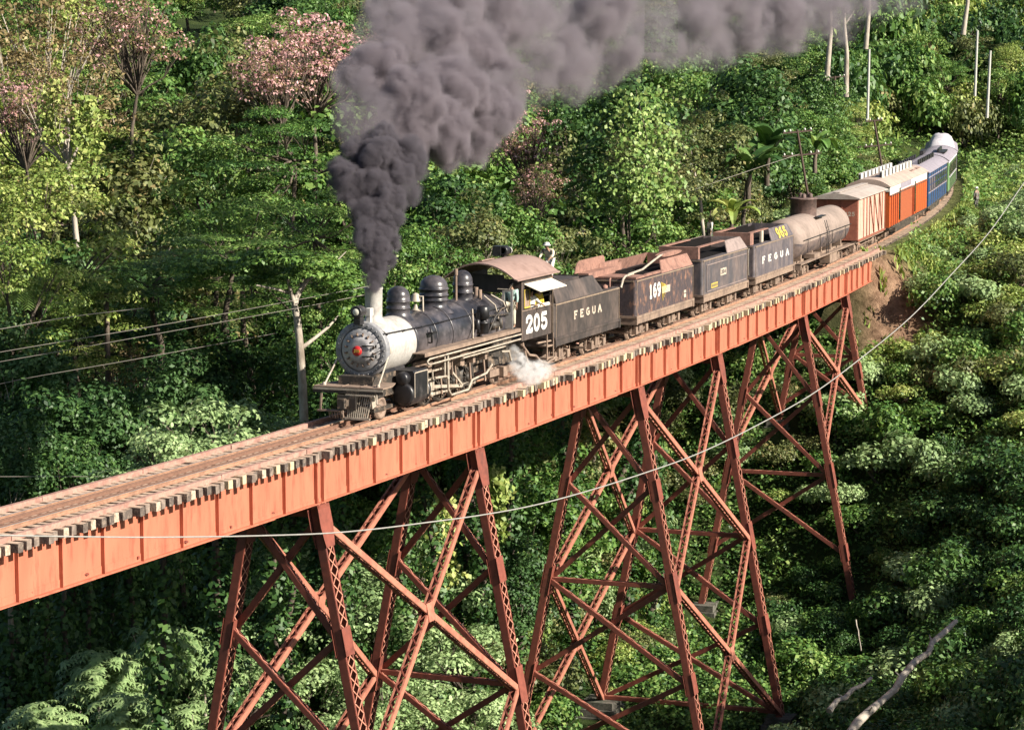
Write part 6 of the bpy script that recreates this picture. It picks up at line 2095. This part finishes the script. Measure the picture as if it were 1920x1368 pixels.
# shrubs: on the bank, behind the train, on the far slope foot
SHN = {'shrub0': 'green', 'shrub1': 'olive', 'shrub2': 'pale green', 'shrub3': 'yellow-green', 'shrub4': 'dark green'}
def shrub_area(px, py, d, s_, far_side):
    u, v = project(px, py, h1(px, py))
    if far_side:
        return 'behind the tenders' if u < 1440 else ('behind the tank wagon and boxcar' if u < 1640 else 'in the clearing behind the coaches')
    if u < 1660 and v > 1050: return 'at the feet of the middle tower legs'
    if u < 1660: return 'between the last tower and the bank'
    if v < 440: return 'beside the coaches at the top of the bank'
    if v < 650: return 'on the sunny bank right of the earth abutment'
    if v < 900: return 'halfway down the bank by the right edge'
    if v < 1120: return 'low on the bank by the right edge'
    return 'near the leaning logs at the bottom right'
cnt = 0
tries = 0
pts = []
while cnt < 620 and tries < 20000:
    tries += 1
    py = 98 + 152 * rng.random() ** .9; px = rng.uniform(-py * .2, py * .215)
    d, s_ = track_dist([px], [py])
    d, s_ = d[0], s_[0]
    if s_ > 100 and d < 3.6:
        continue
    if dirt_amount(np.array([px]), np.array([py]))[0] > .3:
        continue
    if px < .10 * py and not (d < 22 and 40 < s_ < 110 and d > 4):
        continue
    if py > 250:
        continue
    far_side = px < float(np.interp(py, _Y, _X))
    mind = 1.45 if not far_side else 1.7
    if any((px - q[0]) ** 2 + (py - q[1]) ** 2 < mind * mind for q in pts):
        continue
    # keep the open grass of the clearing
    if turf_amount(np.array([px]), np.array([py]))[0] > .5 and rng.random() < (.8 if d < 6 else .12):
        continue
    if not ped_clear(np.array([px]), np.array([py]), 1.7)[0]:
        continue
    z = h1(px, py)
    near_t = (abs(s_ - 77.4) < 3 or abs(s_ - 59) < 3) and d < 6
    if far_side:
        k = rng.choice(('shrub1', 'shrub3', 'shrub1', 'shrub0', 'shrub2'))
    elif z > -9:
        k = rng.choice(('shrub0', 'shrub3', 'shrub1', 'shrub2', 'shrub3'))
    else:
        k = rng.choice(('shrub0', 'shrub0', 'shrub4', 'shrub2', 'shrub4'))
    sc = rng.uniform(.65, 1.35)
    if far_side and d < 9 and s_ > 60:
        sc *= .75
    if not far_side and s_ > 100 and d < 7:
        sc *= .55
    if near_t:
        sc *= .5
    pts.append((px, py))
    if py < 262:
        ar = shrub_area(px, py, d, s_, far_side)
        plant(k, px, py, z - .15, sc, rng.uniform(0, 6.28), 'shrub', SHN[k] + ' shrub ' + ar, SHN[k] + ' shrubs ' + ar, 'shrub', rng.uniform(.8, 1.3))
    else:
        EXTRA = globals().setdefault('EXTRA_SHRUBS', []); EXTRA.append((k, px, py, z - .15, sc))
    cnt += 1
print('shrubs', cnt)

# the smallest shrubs in view, joined into one mass
if MASS_LIST:
    QS, TS = [], []
    for (k, x_, y_, z_, sc_, rt_, zs_) in MASS_LIST:
        cm = PROTO[k][1]
        co = np.empty(len(cm.vertices) * 3, np.float32); cm.vertices.foreach_get('co', co); co = co.reshape(-1, 4, 3).astype(float)
        tt = np.empty(len(cm.polygons), np.float32); cm.attributes['tint'].data.foreach_get('value', tt)
        co = co[::2] * np.array([sc_, sc_, sc_ * zs_]); tt = tt[::2]
        c_, s_ = math.cos(rt_), math.sin(rt_)
        QS.append(np.stack([co[..., 0] * c_ - co[..., 1] * s_ + x_, co[..., 0] * s_ + co[..., 1] * c_ + y_, co[..., 2] + z_], -1)); TS.append(tt)
    link('shrubbery', quad_mesh('shrubbery', np.concatenate(QS), np.concatenate(TS), LM['mid']), kind='stuff')

# undergrowth: leaves everywhere over the visible ground, one mass
def undergrowth(name, n, xr, yr, size, mat, seed, hmax, keep, clump=1.0):
    g = np.random.default_rng(seed)
    yy = g.uniform(yr[0], yr[1], n); xx = g.uniform(xr[0], xr[1], n)
    m = (np.abs(xx) < yy * .215 + 3) & keep(xx, yy)
    xx, yy = xx[m], yy[m]
    d, s = track_dist(xx, yy)
    m = ~((s > 101) & (d < 2.3)) & ped_clear(xx, yy, 1.1)
    xx, yy = xx[m], yy[m]
    mound = (np.sin(xx * 1.9 + np.sin(yy * 1.1) * 1.7) * np.sin(yy * 1.6 + np.sin(xx * .9) * 1.5) * .5 + .5)
    zz = hz(xx, yy) + g.uniform(0, 1, len(xx)) * hmax * (.25 + mound ** 1.5 * clump)
    P = np.stack([xx, yy, zz], 1)
    if name == 'grass':
        N = g.normal(0, 1, P.shape); N[:, 2] *= .25
        Q = leaf_quads(P + np.array([0, 0, .12]), N, size, g, .30, -1.6)
    else:
        N = g.normal(0, .6, P.shape) + np.array([0, -.2, 1.0])
        Q = leaf_quads(P, N, size, g)
    me_ = quad_mesh(name, Q, np.clip(.35 + mound * .3 + g.normal(0, .2, len(xx)), 0, 1), LM[mat])
    link(name, me_, kind='stuff')

nd_ = lambda x, y: (dirt_amount(x, y) < .35 + .5 * np.random.default_rng(1).uniform(0, 1, len(x)) ** 6)
undergrowth('undergrowth', 130000, (4, 50), (98, 172), .24, 'mid', 5, 1.1, nd_, 1.2)
undergrowth('undergrowth', 60000, (-10, 48), (98, 175), .22, 'dark', 6, .8, nd_)
undergrowth('undergrowth', 70000, (-40, 16), (98, 150), .26, 'dark', 7, 1.0, lambda x, y: x < 14)
undergrowth('undergrowth', 110000, (8, 70), (205, 335), .36, 'mid', 12, 1.6, lambda x, y: (x > .11 * y) & (np.hypot((x - 30.5) / 5.5, (y - 226) / 15) > .8))
undergrowth('undergrowth', 60000, (-8, 48), (150, 236), .20, 'olive', 8, .7, lambda x, y: nd_(x, y) & (x > 2 + (y - 165) * .1))
undergrowth('understory', 170000, (-50, 40), (126, 235), .30, 'dark', 10, 3.0, lambda x, y: ((x < 4 + (y - 165) * .16) & (track_dist(x, y)[0] > 6)))
undergrowth('grass', 210000, (14, 56), (152, 275), .62, 'yellow', 9, .12, lambda x, y: (turf_amount(x, y) > .2) | (dirt_amount(x, y) > .2) & (np.sin(x * 3) * np.sin(y * 3.3) > .6))
# ------------------------------------------------------------------ smoke and steam
def smoke_mat(name, dens, col, nscale, contrast=(.35, .6), aniso=.2, absorb=None, floor=0.0):
    m = bpy.data.materials.new(name); m.use_nodes = True
    nt = m.node_tree; L = nt.links.new
    for n in list(nt.nodes):
        if n.type == 'BSDF_PRINCIPLED':
            nt.nodes.remove(n)
    out = nt.nodes['Material Output']
    pv = nd(nt, 'ShaderNodeVolumePrincipled')
    pv.inputs['Color'].default_value = (*col, 1)
    pv.inputs['Anisotropy'].default_value = aniso
    pv.inputs['Density Attribute'].default_value = ''
    if absorb:
        pv.inputs['Absorption Color'].default_value = (*absorb, 1)
    at_ = nd(nt, 'ShaderNodeAttribute', attribute_name='density')
    tc = nd(nt, 'ShaderNodeTexCoord')
    n1 = nd(nt, 'ShaderNodeTexNoise'); n1.inputs['Scale'].default_value = nscale; n1.inputs['Detail'].default_value = 3.5; n1.inputs['Roughness'].default_value = .6
    n1.inputs['Distortion'].default_value = .4
    L(tc.outputs['Object'], n1.inputs['Vector'])
    mr = nd(nt, 'ShaderNodeMapRange'); mr.inputs['From Min'].default_value = contrast[0]; mr.inputs['From Max'].default_value = contrast[1]; mr.inputs['To Min'].default_value = floor
    L(n1.outputs['Fac'], mr.inputs['Value'])
    n2 = nd(nt, 'ShaderNodeTexNoise'); n2.inputs['Scale'].default_value = nscale * .22; n2.inputs['Detail'].default_value = 1.5
    L(tc.outputs['Object'], n2.inputs['Vector'])
    mr2 = nd(nt, 'ShaderNodeMapRange'); mr2.inputs['From Min'].default_value = .36; mr2.inputs['From Max'].default_value = .58; mr2.inputs['To Min'].default_value = .22; mr2.inputs['To Max'].default_value = 1.35
    L(n2.outputs['Fac'], mr2.inputs['Value'])
    m0 = nd(nt, 'ShaderNodeMath', operation='MULTIPLY'); L(mr.outputs[0], m0.inputs[0]); L(mr2.outputs[0], m0.inputs[1])
    m1 = nd(nt, 'ShaderNodeMath', operation='MULTIPLY'); L(at_.outputs['Fac'], m1.inputs[0]); L(m0.outputs[0], m1.inputs[1])
    m2 = nd(nt, 'ShaderNodeMath', operation='MULTIPLY'); L(m1.outputs[0], m2.inputs[0]); m2.inputs[1].default_value = dens
    L(m2.outputs[0], pv.inputs['Density'])
    L(pv.outputs[0], out.inputs['Volume'])
    return m

def puff(name, blobs, voxel, mat, seed, kids=(26, .32, .5), grandkids=0, label=None):
    """blobs: (x, y, z, r); each grows smaller puffs over its surface; the cloud is filled as a volume"""
    r_ = np.random.default_rng(seed)
    P, Rr = [], []
    for (x, y, z, r) in blobs:
        c = np.array([x, y, z])
        P.append(c); Rr.append(r * .86)
        for d in dirs(r_, kids[0], -1):
            k = r_.uniform(kids[1], kids[2])
            q = c + d * r * (1.0 - k * .62)
            P.append(q); Rr.append(r * k)
            for d2 in dirs(r_, grandkids, -1):
                if d2 @ d < -.1:
                    continue
                k2 = r * k * r_.uniform(.3, .5)
                P.append(q + d2 * (r * k - k2 * .5)); Rr.append(k2)
    P = np.array(P); Rr = np.array(Rr)
    me_ = bpy.data.meshes.new(name)
    me_.vertices.add(len(P)); me_.vertices.foreach_set('co', P.astype(np.float32).ravel())
    a = me_.attributes.new('rad', 'FLOAT', 'POINT'); a.data.foreach_set('value', Rr.astype(np.float32))
    me_.update()
    me_.materials.append(mat)
    o = link(name, me_, kind='stuff')
    ng = bpy.data.node_groups.new(name + '_fill', 'GeometryNodeTree')
    ng.interface.new_socket('Geometry', in_out='INPUT', socket_type='NodeSocketGeometry')
    ng.interface.new_socket('Geometry', in_out='OUTPUT', socket_type='NodeSocketGeometry')
    gi = ng.nodes.new('NodeGroupInput'); go = ng.nodes.new('NodeGroupOutput')
    mp_ = ng.nodes.new('GeometryNodeMeshToPoints'); pv_ = ng.nodes.new('GeometryNodePointsToVolume')
    na = ng.nodes.new('GeometryNodeInputNamedAttribute'); na.data_type = 'FLOAT'; na.inputs['Name'].default_value = 'rad'
    pv_.resolution_mode = 'VOXEL_SIZE'; pv_.inputs['Voxel Size'].default_value = voxel; pv_.inputs['Density'].default_value = 1
    sm = ng.nodes.new('GeometryNodeSetMaterial'); sm.inputs['Material'].default_value = mat
    K = ng.links.new
    K(gi.outputs[0], mp_.inputs['Mesh']); K(na.outputs['Attribute'], mp_.inputs['Radius'])
    K(mp_.outputs['Points'], pv_.inputs['Points']); K(na.outputs['Attribute'], pv_.inputs['Radius'])
    K(pv_.outputs['Volume'], sm.inputs['Geometry']); K(sm.outputs[0], go.inputs[0])
    md = o.modifiers.new('fill', 'NODES'); md.node_group = ng
    return o

def pb(lst):
    out = []
    for u, v, d, rp in lst:
        p = at(u, v, d)
        out.append((p.x, p.y, p.z, rp * d / CAM_F))
    return out

low = pb([(700, 534, 87.6, 17), (702, 515, 87.8, 23), (706, 495, 88, 29), (712, 472, 88.2, 34), (692, 452, 88.2, 33), (722, 445, 88.6, 31), (700, 425, 88.6, 36), (728, 410, 89, 32), (690, 396, 89, 36), (724, 378, 89.4, 38),
          (700, 350, 89.8, 48), (752, 348, 90.4, 42), (655, 345, 89.6, 38), (640, 325, 90, 30), (712, 308, 90.6, 50), (768, 300, 91.4, 44), (720, 272, 91.4, 40), (675, 290, 91, 34)])
mid_ = pb([(690, 225, 93, 62), (668, 165, 95, 48), (705, 130, 97, 62), (770, 200, 95, 74), (760, 260, 94, 46), (830, 250, 97, 66), (890, 262, 100, 50), (840, 170, 99, 76), (912, 205, 101, 66), (730, 70, 100, 66), (800, 80, 102, 84), (745, 10, 104, 62),
           (890, 110, 105, 78), (850, 20, 106, 72), (950, 150, 104, 54), (940, 50, 109, 66)])
high = pb([(1000, 110, 110, 58), (1015, 165, 110, 40), (985, 30, 111, 66), (1060, 95, 113, 66), (1075, 150, 112, 44), (1010, 20, 114, 60), (1120, 40, 117, 74), (1150, 105, 117, 56), (1105, 135, 116, 44), (1205, 60, 122, 58), (1215, 0, 124, 60), (1250, 90, 125, 40), (1300, 30, 128, 66), (1290, 90, 128, 44), (1380, 30, 134, 70), (1460, 30, 140, 66), (1350, 95, 131, 40),
           (1400, 75, 136, 34), (1540, 20, 146, 56), (1610, 0, 150, 40), (1480, 70, 141, 38), (1340, -30, 132, 60), (1130, -30, 120, 60), (960, -30, 112, 60), (860, -60, 108, 60)])
puff('smoke_column', low, .07, smoke_mat('dense_smoke', 9.0, (.225, .205, .235), 2.6, (.37, .53), .1, floor=.04), 1, (26, .2, .5), 7)
puff('smoke_plume', mid_, .14, smoke_mat('billowing_smoke', 4.6, (.39, .345, .385), 1.15, (.385, .55), .1, floor=.02), 2, (26, .16, .5), 6)
puff('drifting_smoke', high, .24, smoke_mat('thinner_smoke', 2.0, (.42, .375, .415), .85, (.40, .62), .1, floor=.02), 3, (20, .18, .6), 4)
wm = smoke_mat('smoke_wisp', .9, (.44, .40, .44), 1.0, (.48, .78), .1, floor=.0)
puff('smoke_wisps', [(x, y, z, r * 1.22) for x, y, z, r in mid_[-8:] + high] + pb([(1560, 40, 150, 60), (1640, 10, 156, 60), (1700, -10, 160, 50), (1460, 90, 142, 40)]), .3, wm, 9, (12, .3, .6), 0)
st = []
for (s_, l_, z_, r_) in ((32.3, 1.15, 1.1, .18), (32.4, 1.3, .8, .22), (32.6, 1.4, .5, .28), (33.0, 1.5, .22, .30), (33.6, 1.5, .22, .30), (34.2, 1.45, .25, .27), (34.9, 1.4, .2, .22), (35.5, 1.4, .15, .18)):
    p = tp(s_, l_, z_); st.append((p.x, p.y, p.z + .05, r_ * 1.45))
puff('steam_jet', st, .05, smoke_mat('white_steam', 6.0, (.975, .97, .98), 4.6, (.44, .72), .0, floor=.02), 4, (14, .4, .7), 2)
# ------------------------------------------------------------------ cables, poles and small things
def cable(name, pts, r, mat, label, cat='cable', n=6, r2=None):
    P = [at(*p) for p in pts]
    # smooth the line
    out = []
    for i in range(len(P) - 1):
        p0, p1, p2, p3 = P[max(i - 1, 0)], P[i], P[i + 1], P[min(i + 2, len(P) - 1)]
        for k in range(6):
            t = k / 6
            out.append(.5 * ((2 * p1) + (p2 - p0) * t + (2 * p0 - 5 * p1 + 4 * p2 - p3) * t * t + (3 * p1 - p0 - 3 * p2 + p3) * t ** 3))
    out.append(P[-1])
    o0 = out[0].copy()
    g = MB(); g.tube([p - o0 for p in out], r if r2 is None else [r + (r2 - r) * (i / (len(out) - 1)) ** 2 for i in range(len(out))], n)
    return tag(g.build(name, mat, None, o0), label, cat)

U = [(-260, 990), (-100, 995), (0, 998), (130, 1001), (250, 1003), (340, 1003), (450, 1002), (600, 998), (700, 990), (800, 978), (900, 965), (1000, 947), (1100, 921), (1200, 890), (1300, 855), (1400, 809), (1517, 745), (1610, 678), (1707, 599), (1790, 513), (1856, 440), (1920, 350), (2010, 220)]
cable('overhead_cable', [(u, v, 50 + 32 * ((u + 260) / 2270) ** 1.5) for u, v in U], .019, 'cable', 'thick pale cable sagging right across the picture in front of the trestle', r2=.014)
cable('telegraph_wire', [(-200, 645, 98), (0, 612, 98), (130, 590, 98.5), (270, 574, 99)], .016, 'wire', 'reddish wire, highest of the wires at the left edge', 'wire')
cable('telegraph_wire', [(-200, 690, 97), (0, 655, 97), (330, 601, 98), (640, 545, 99), (700, 533, 100)], .013, 'wire', 'pale wire running from the left edge past the white trunk', 'wire')
cable('telegraph_wire', [(-200, 705, 97.4), (0, 673, 97.4), (250, 630, 98), (560, 575, 99), (700, 548, 100)], .012, 'wire', 'thin dull wire just under the pale wire', 'wire')
cable('telegraph_wire', [(-100, 740, 99), (30, 708, 99), (240, 672, 99.5), (520, 622, 100.5)], .012, 'wire', 'lowest thin wire crossing the dark hollow on the left', 'wire')
cable('telegraph_wire', [(-120, 887, 94), (0, 888, 94), (190, 889, 94.5), (420, 893, 95)], .011, 'wire', 'level pale wire low at the left edge above the deck', 'wire')
cable('telegraph_wire', [(1000, 470, 128), (1290, 362, 138), (1500, 292, 146)], .012, 'wire', 'dark wire running to the leaning telegraph pole behind the tank wagon', 'wire')

def pole(name, u0, v0, u1, v1, d, r, mat, label, arms=(), cat='pole', ins='white'):
    A, B = at(u0, v0, d), at(u1, v1, d)
    t = thing(name, label, cat, A)
    g = MB(); g.tube([Vector((0, 0, 0)) - (B - A) * (.25 if arms else .4), B - A], [r, r * .8], 8)
    g.build('shaft', mat, t)
    for (k, w) in arms:
        c = (B - A) * k
        a = heading(90)
        dx = Vector((math.cos(.35), math.sin(.35) * .4, .08)).normalized()
        g = MB(); g.bar(c - dx * w, c + dx * w, .09, .09); g.build('crossarm', mat, t)
        for m in (-.9, -.5, .5, .9):
            g = MB(); q = c + dx * w * m
            g.lathe((q.x, q.y, q.z + .05), [(0, 0), (.05, 0), (.06, .06), (.03, .12), (0, .14)], 'z', 8); g.build('insulator', ins, t)
    return t
pole('telegraph_pole', 1519, 385, 1497, 246, 150, .08, 'pole_wood', 'leaning dark telegraph pole with two crossarms behind the tank wagon', ((.97, .85), (.66, 1.1)), 'telegraph pole')
pole('telegraph_pole', 1657, 325, 1641, 228, 186, .09, 'pole_wood', 'dark telegraph pole rising behind the orange coach roof', ((.98, .6), (.50, 1.0)), 'telegraph pole')
pole('telegraph_pole', 1568, 215, 1568, 146, 225, .11, 'pole_wood', 'small telegraph pole with white insulators on the hill', ((.97, .9),), 'telegraph pole')
pole('pale_post', 1630, 190, 1633, 96, 222, .12, 'concrete', 'pale straight post, leftmost of three on the hill', cat='post')
pole('pale_post', 1855, 190, 1860, 100, 212, .12, 'concrete', 'pale straight post, rightmost of three on the hill', cat='post')
pole('pale_post', 1832, 150, 1836, 62, 226, .12, 'concrete', 'pale straight post, middle of three on the hill', cat='post')
for (u0, v0, u1, v1, d, lab) in ((1555, 110, 1563, -40, 236, 'tall pale trunk standing out of the smoke on the hill'), (1588, 145, 1586, 10, 232, 'thin pale trunk right of the smoke end'), (1628, 60, 1634, -60, 262, 'pale trunk at the top edge above the leftmost post'),
                             (1812, 40, 1822, -60, 262, 'pale forked trunk at the top edge on the hill')):
    A = at(u0, v0, d); B = at(u1, v1, d); D_ = B - A
    t = thing('pale_trunk_tree', lab, 'tree', A)
    g = MB()
    g.tube([-D_ * .3, D_ * .3 + Vector((.15, 0, 0)), D_ * .65, D_], [.26, .2, .17, .12], 8)
    g.tube([D_ * .7, D_ * .85 + Vector((.8, 0, .2)), D_ * 1.05 + Vector((1.4, 0, .4))], [.1, .07, .03], 6)
    g.build('trunk', 'bark_pale', t)
    Q = []
    gg = np.random.default_rng(int(u0)); dd = dirs(gg, 900, -1); P = np.array(D_)[None] * 1.05 + dd * gg.uniform(.3, 1, (900, 1)) * np.array([2.0, 2.0, 1.2])
    link('crown', quad_mesh('crown', leaf_quads(P, dd, .3, gg), gg.uniform(0, 1, 900), LM['mid']), t)

# banana plants
def banana(u, v, d, n, L_, label, mat='mid', seed=1):
    base = at(u, v, d)
    t = thing('banana_plant', label, 'banana plant', base)
    r = random.Random(seed)
    g = MB(); g.tube([(0, 0, -1.0), (0, 0, 0), (.1, 0, .6)], [.16, .14, .1], 8); g.build('stem', 'bark_brown', t)
    for i in range(n):
        az = r.uniform(0, 6.28); tilt = r.uniform(.15, .9)
        d0 = Vector((math.cos(az), math.sin(az), 0)); sdv = Vector((-math.sin(az), math.cos(az), 0))
        rows = []
        ns = 9
        p = Vector((.1, 0, .4)); ang = math.pi / 2 - tilt * .6
        wmax = L_ * r.uniform(.13, .17)
        for k in range(ns + 1):
            w = wmax * math.sin(math.pi * min(1, (k + .35) / (ns + .6))) ** .6 if k > 1 else .05
            nrm = d0 * -math.sin(ang) + Vector((0, 0, math.cos(ang)))
            rows.append([p - sdv * w + nrm * w * .35, p, p + sdv * w + nrm * w * .35])
            p = p + (d0 * math.cos(ang) + Vector((0, 0, math.sin(ang)))) * (L_ / ns)
            ang -= (.10 + tilt * .14) * (1 + k * .12)
        Q = []
        for k in range(ns):
            for j in (0, 1):
                Q.append([rows[k][j], rows[k][j + 1], rows[k + 1][j + 1], rows[k + 1][j]])
        link('leaf', quad_mesh('leaf', np.array([[list(q) for q in qq] for qq in Q]), np.full(len(Q), r.uniform(.3, .9)), LM[mat]), t)
    return t
banana(1440, 318, 152, 11, 3.1, 'big dark banana plant with broad upright leaves behind the tank wagon', 'dark', 3)
banana(1405, 350, 149, 9, 3.0, 'smaller banana plant left of the big one', 'dark', 8)
banana(1372, 432, 141, 8, 2.0, 'young bright banana plant right behind the third tender', 'yellow', 5)
banana(1530, 300, 180, 8, 2.4, 'banana plant at the edge of the clearing right of the leaning pole', 'mid', 6)

# palms in the dark hollow
def palm(u, v, d, L_, label, seed):
    base = at(u, v, d)
    t = thing('palm', label, 'palm', base)
    r = random.Random(seed)
    g = MB(); g.tube([(0, 0, -6), (0, 0, 0)], [.14, .1], 8); g.build('trunk', 'bark_brown', t)
    for i in range(11):
        az = r.uniform(0, 6.28); ang = r.uniform(.5, 1.35)
        d0 = Vector((math.cos(az), math.sin(az), 0)); sdv = Vector((-math.sin(az), math.cos(az), 0))
        p = Vector((0, 0, 0)); Q = []
        for k in range(16):
            q = p + (d0 * math.cos(ang) + Vector((0, 0, math.sin(ang)))) * (L_ / 16)
            w = L_ * .32 * math.sin(math.pi * (k + 1.5) / 18)
            f = (q - p).normalized()
            for sg in (-1, 1):
                tip = p + sdv * w * sg + f * w * .5 + Vector((0, 0, -w * .35))
                Q.append([p, p + f * .05, tip, p - f * .02])
            p = q; ang -= .11
        link('frond', quad_mesh('frond', np.array([[list(q) for q in qq] for qq in Q]), np.full(len(Q), r.uniform(.4, .9)), LM['mid']), t)
palm(60, 545, 108, 2.0, 'small palm with drooping fronds below the big yellow-green tree', 1)
palm(200, 545, 110, 2.0, 'palm with dark fronds right of the smaller one in the hollow', 2)

# climbers hanging beside the tower legs
def climber(pts, d, rad, label, mat, seed, leaf=.26):
    g = np.random.default_rng(seed)
    P = np.array([list(at(u, v, d)) for u, v in pts]); o0 = P[0]
    NN = 520 if rad < .6 else 1500
    t_ = g.uniform(0, len(P) - 1.001, NN); i = t_.astype(int); f = (t_ - i)[:, None]
    C = P[i] * (1 - f) + P[i + 1] * f - o0 + g.normal(0, rad, (NN, 3)) * np.array([1, 1, .4])
    N = g.normal(0, .6, C.shape) + np.array([.3, -1, .4])
    th = thing('climber', label, 'climbing plant', Vector(o0))
    link('foliage', quad_mesh('foliage', leaf_quads(C, N, leaf, g, .75, .6), g.uniform(.4, 1, NN), LM[mat]), th)
    mb = MB(); mb.tube([Vector(p) - Vector(o0) for p in P], .03, 5); mb.build('stem', 'bark_brown', th)
climber([(925, 880), (938, 920), (930, 960), (936, 1010)], 118, .22, 'bright leafy climber hanging right of the tall second leg', 'yellow', 1)
climber([(822, 930), (830, 980), (820, 1040), (835, 1090)], 113, .4, 'yellow-green climber hanging between the crossing braces', 'yellow', 2)
climber([(1195, 170), (1215, 260), (1205, 340), (1240, 380)], 131, .9, 'curtain of bright climbing leaves on the tall dark tree', 'mid', 3, .22)
climber([(105, 150), (100, 210), (98, 262)], 131, .35, 'leafy climber on the pale trunk near the upper left corner', 'yellow', 4)
climber([(165, 180), (160, 240), (165, 300)], 131, .35, 'leafy climber right of the crooked white limb', 'yellow', 5)

# fallen logs
def log(pts, r, label):
    P = [at(*p) for p in pts]; o0 = P[0].copy()
    g = MB(); rr_ = random.Random(len(label)); Q = []
    for i in range(len(P) - 1):
        for k in range(5):
            Q.append(P[i].lerp(P[i + 1], k / 5) + Vector((rr_.gauss(0, .06), rr_.gauss(0, .06), rr_.gauss(0, .06))) * (1 if r > .1 else .5))
    Q.append(P[-1]); m = len(Q)
    g.tube([p - o0 for p in Q], [r * (1 - .45 * i / m) * rr_.uniform(.88, 1.1) for i in range(m)], 10)
    for k in range(2, m - 1, 3):
        e = Vector((rr_.uniform(-.5, .5), rr_.uniform(-.3, .3), rr_.uniform(.1, .5))) * (r * 6)
        g.tube([Q[k] - o0, Q[k] - o0 + e * .5, Q[k] - o0 + e], [r * .35, r * .25, r * .12], 6)
    return tag(g.build('fallen_log', 'bark_pale', None, o0), label, 'log')
log([(1585, 1378, 106), (1688, 1272, 109.5), (1790, 1168, 115)], .19, 'long pale log leaning up the slope at the bottom right')
log([(1555, 1335, 109), (1630, 1274, 112)], .13, 'short pale log left of the long one')
log([(1603, 1165, 129), (1612, 1222, 124)], .04, 'thin broken stick standing by the stone pedestal')

person('person in a white cap half hidden in the bushes right of the coaches', at(1832, 398, 200), 2.2, STAND, 'cloth_grey', 'cloth_grey', 'white')
person('person in a white shirt standing in the bushes behind the third tender', at(1332, 466, 150), 3.6, STAND, 'shirt_white', 'cloth_grey', None)
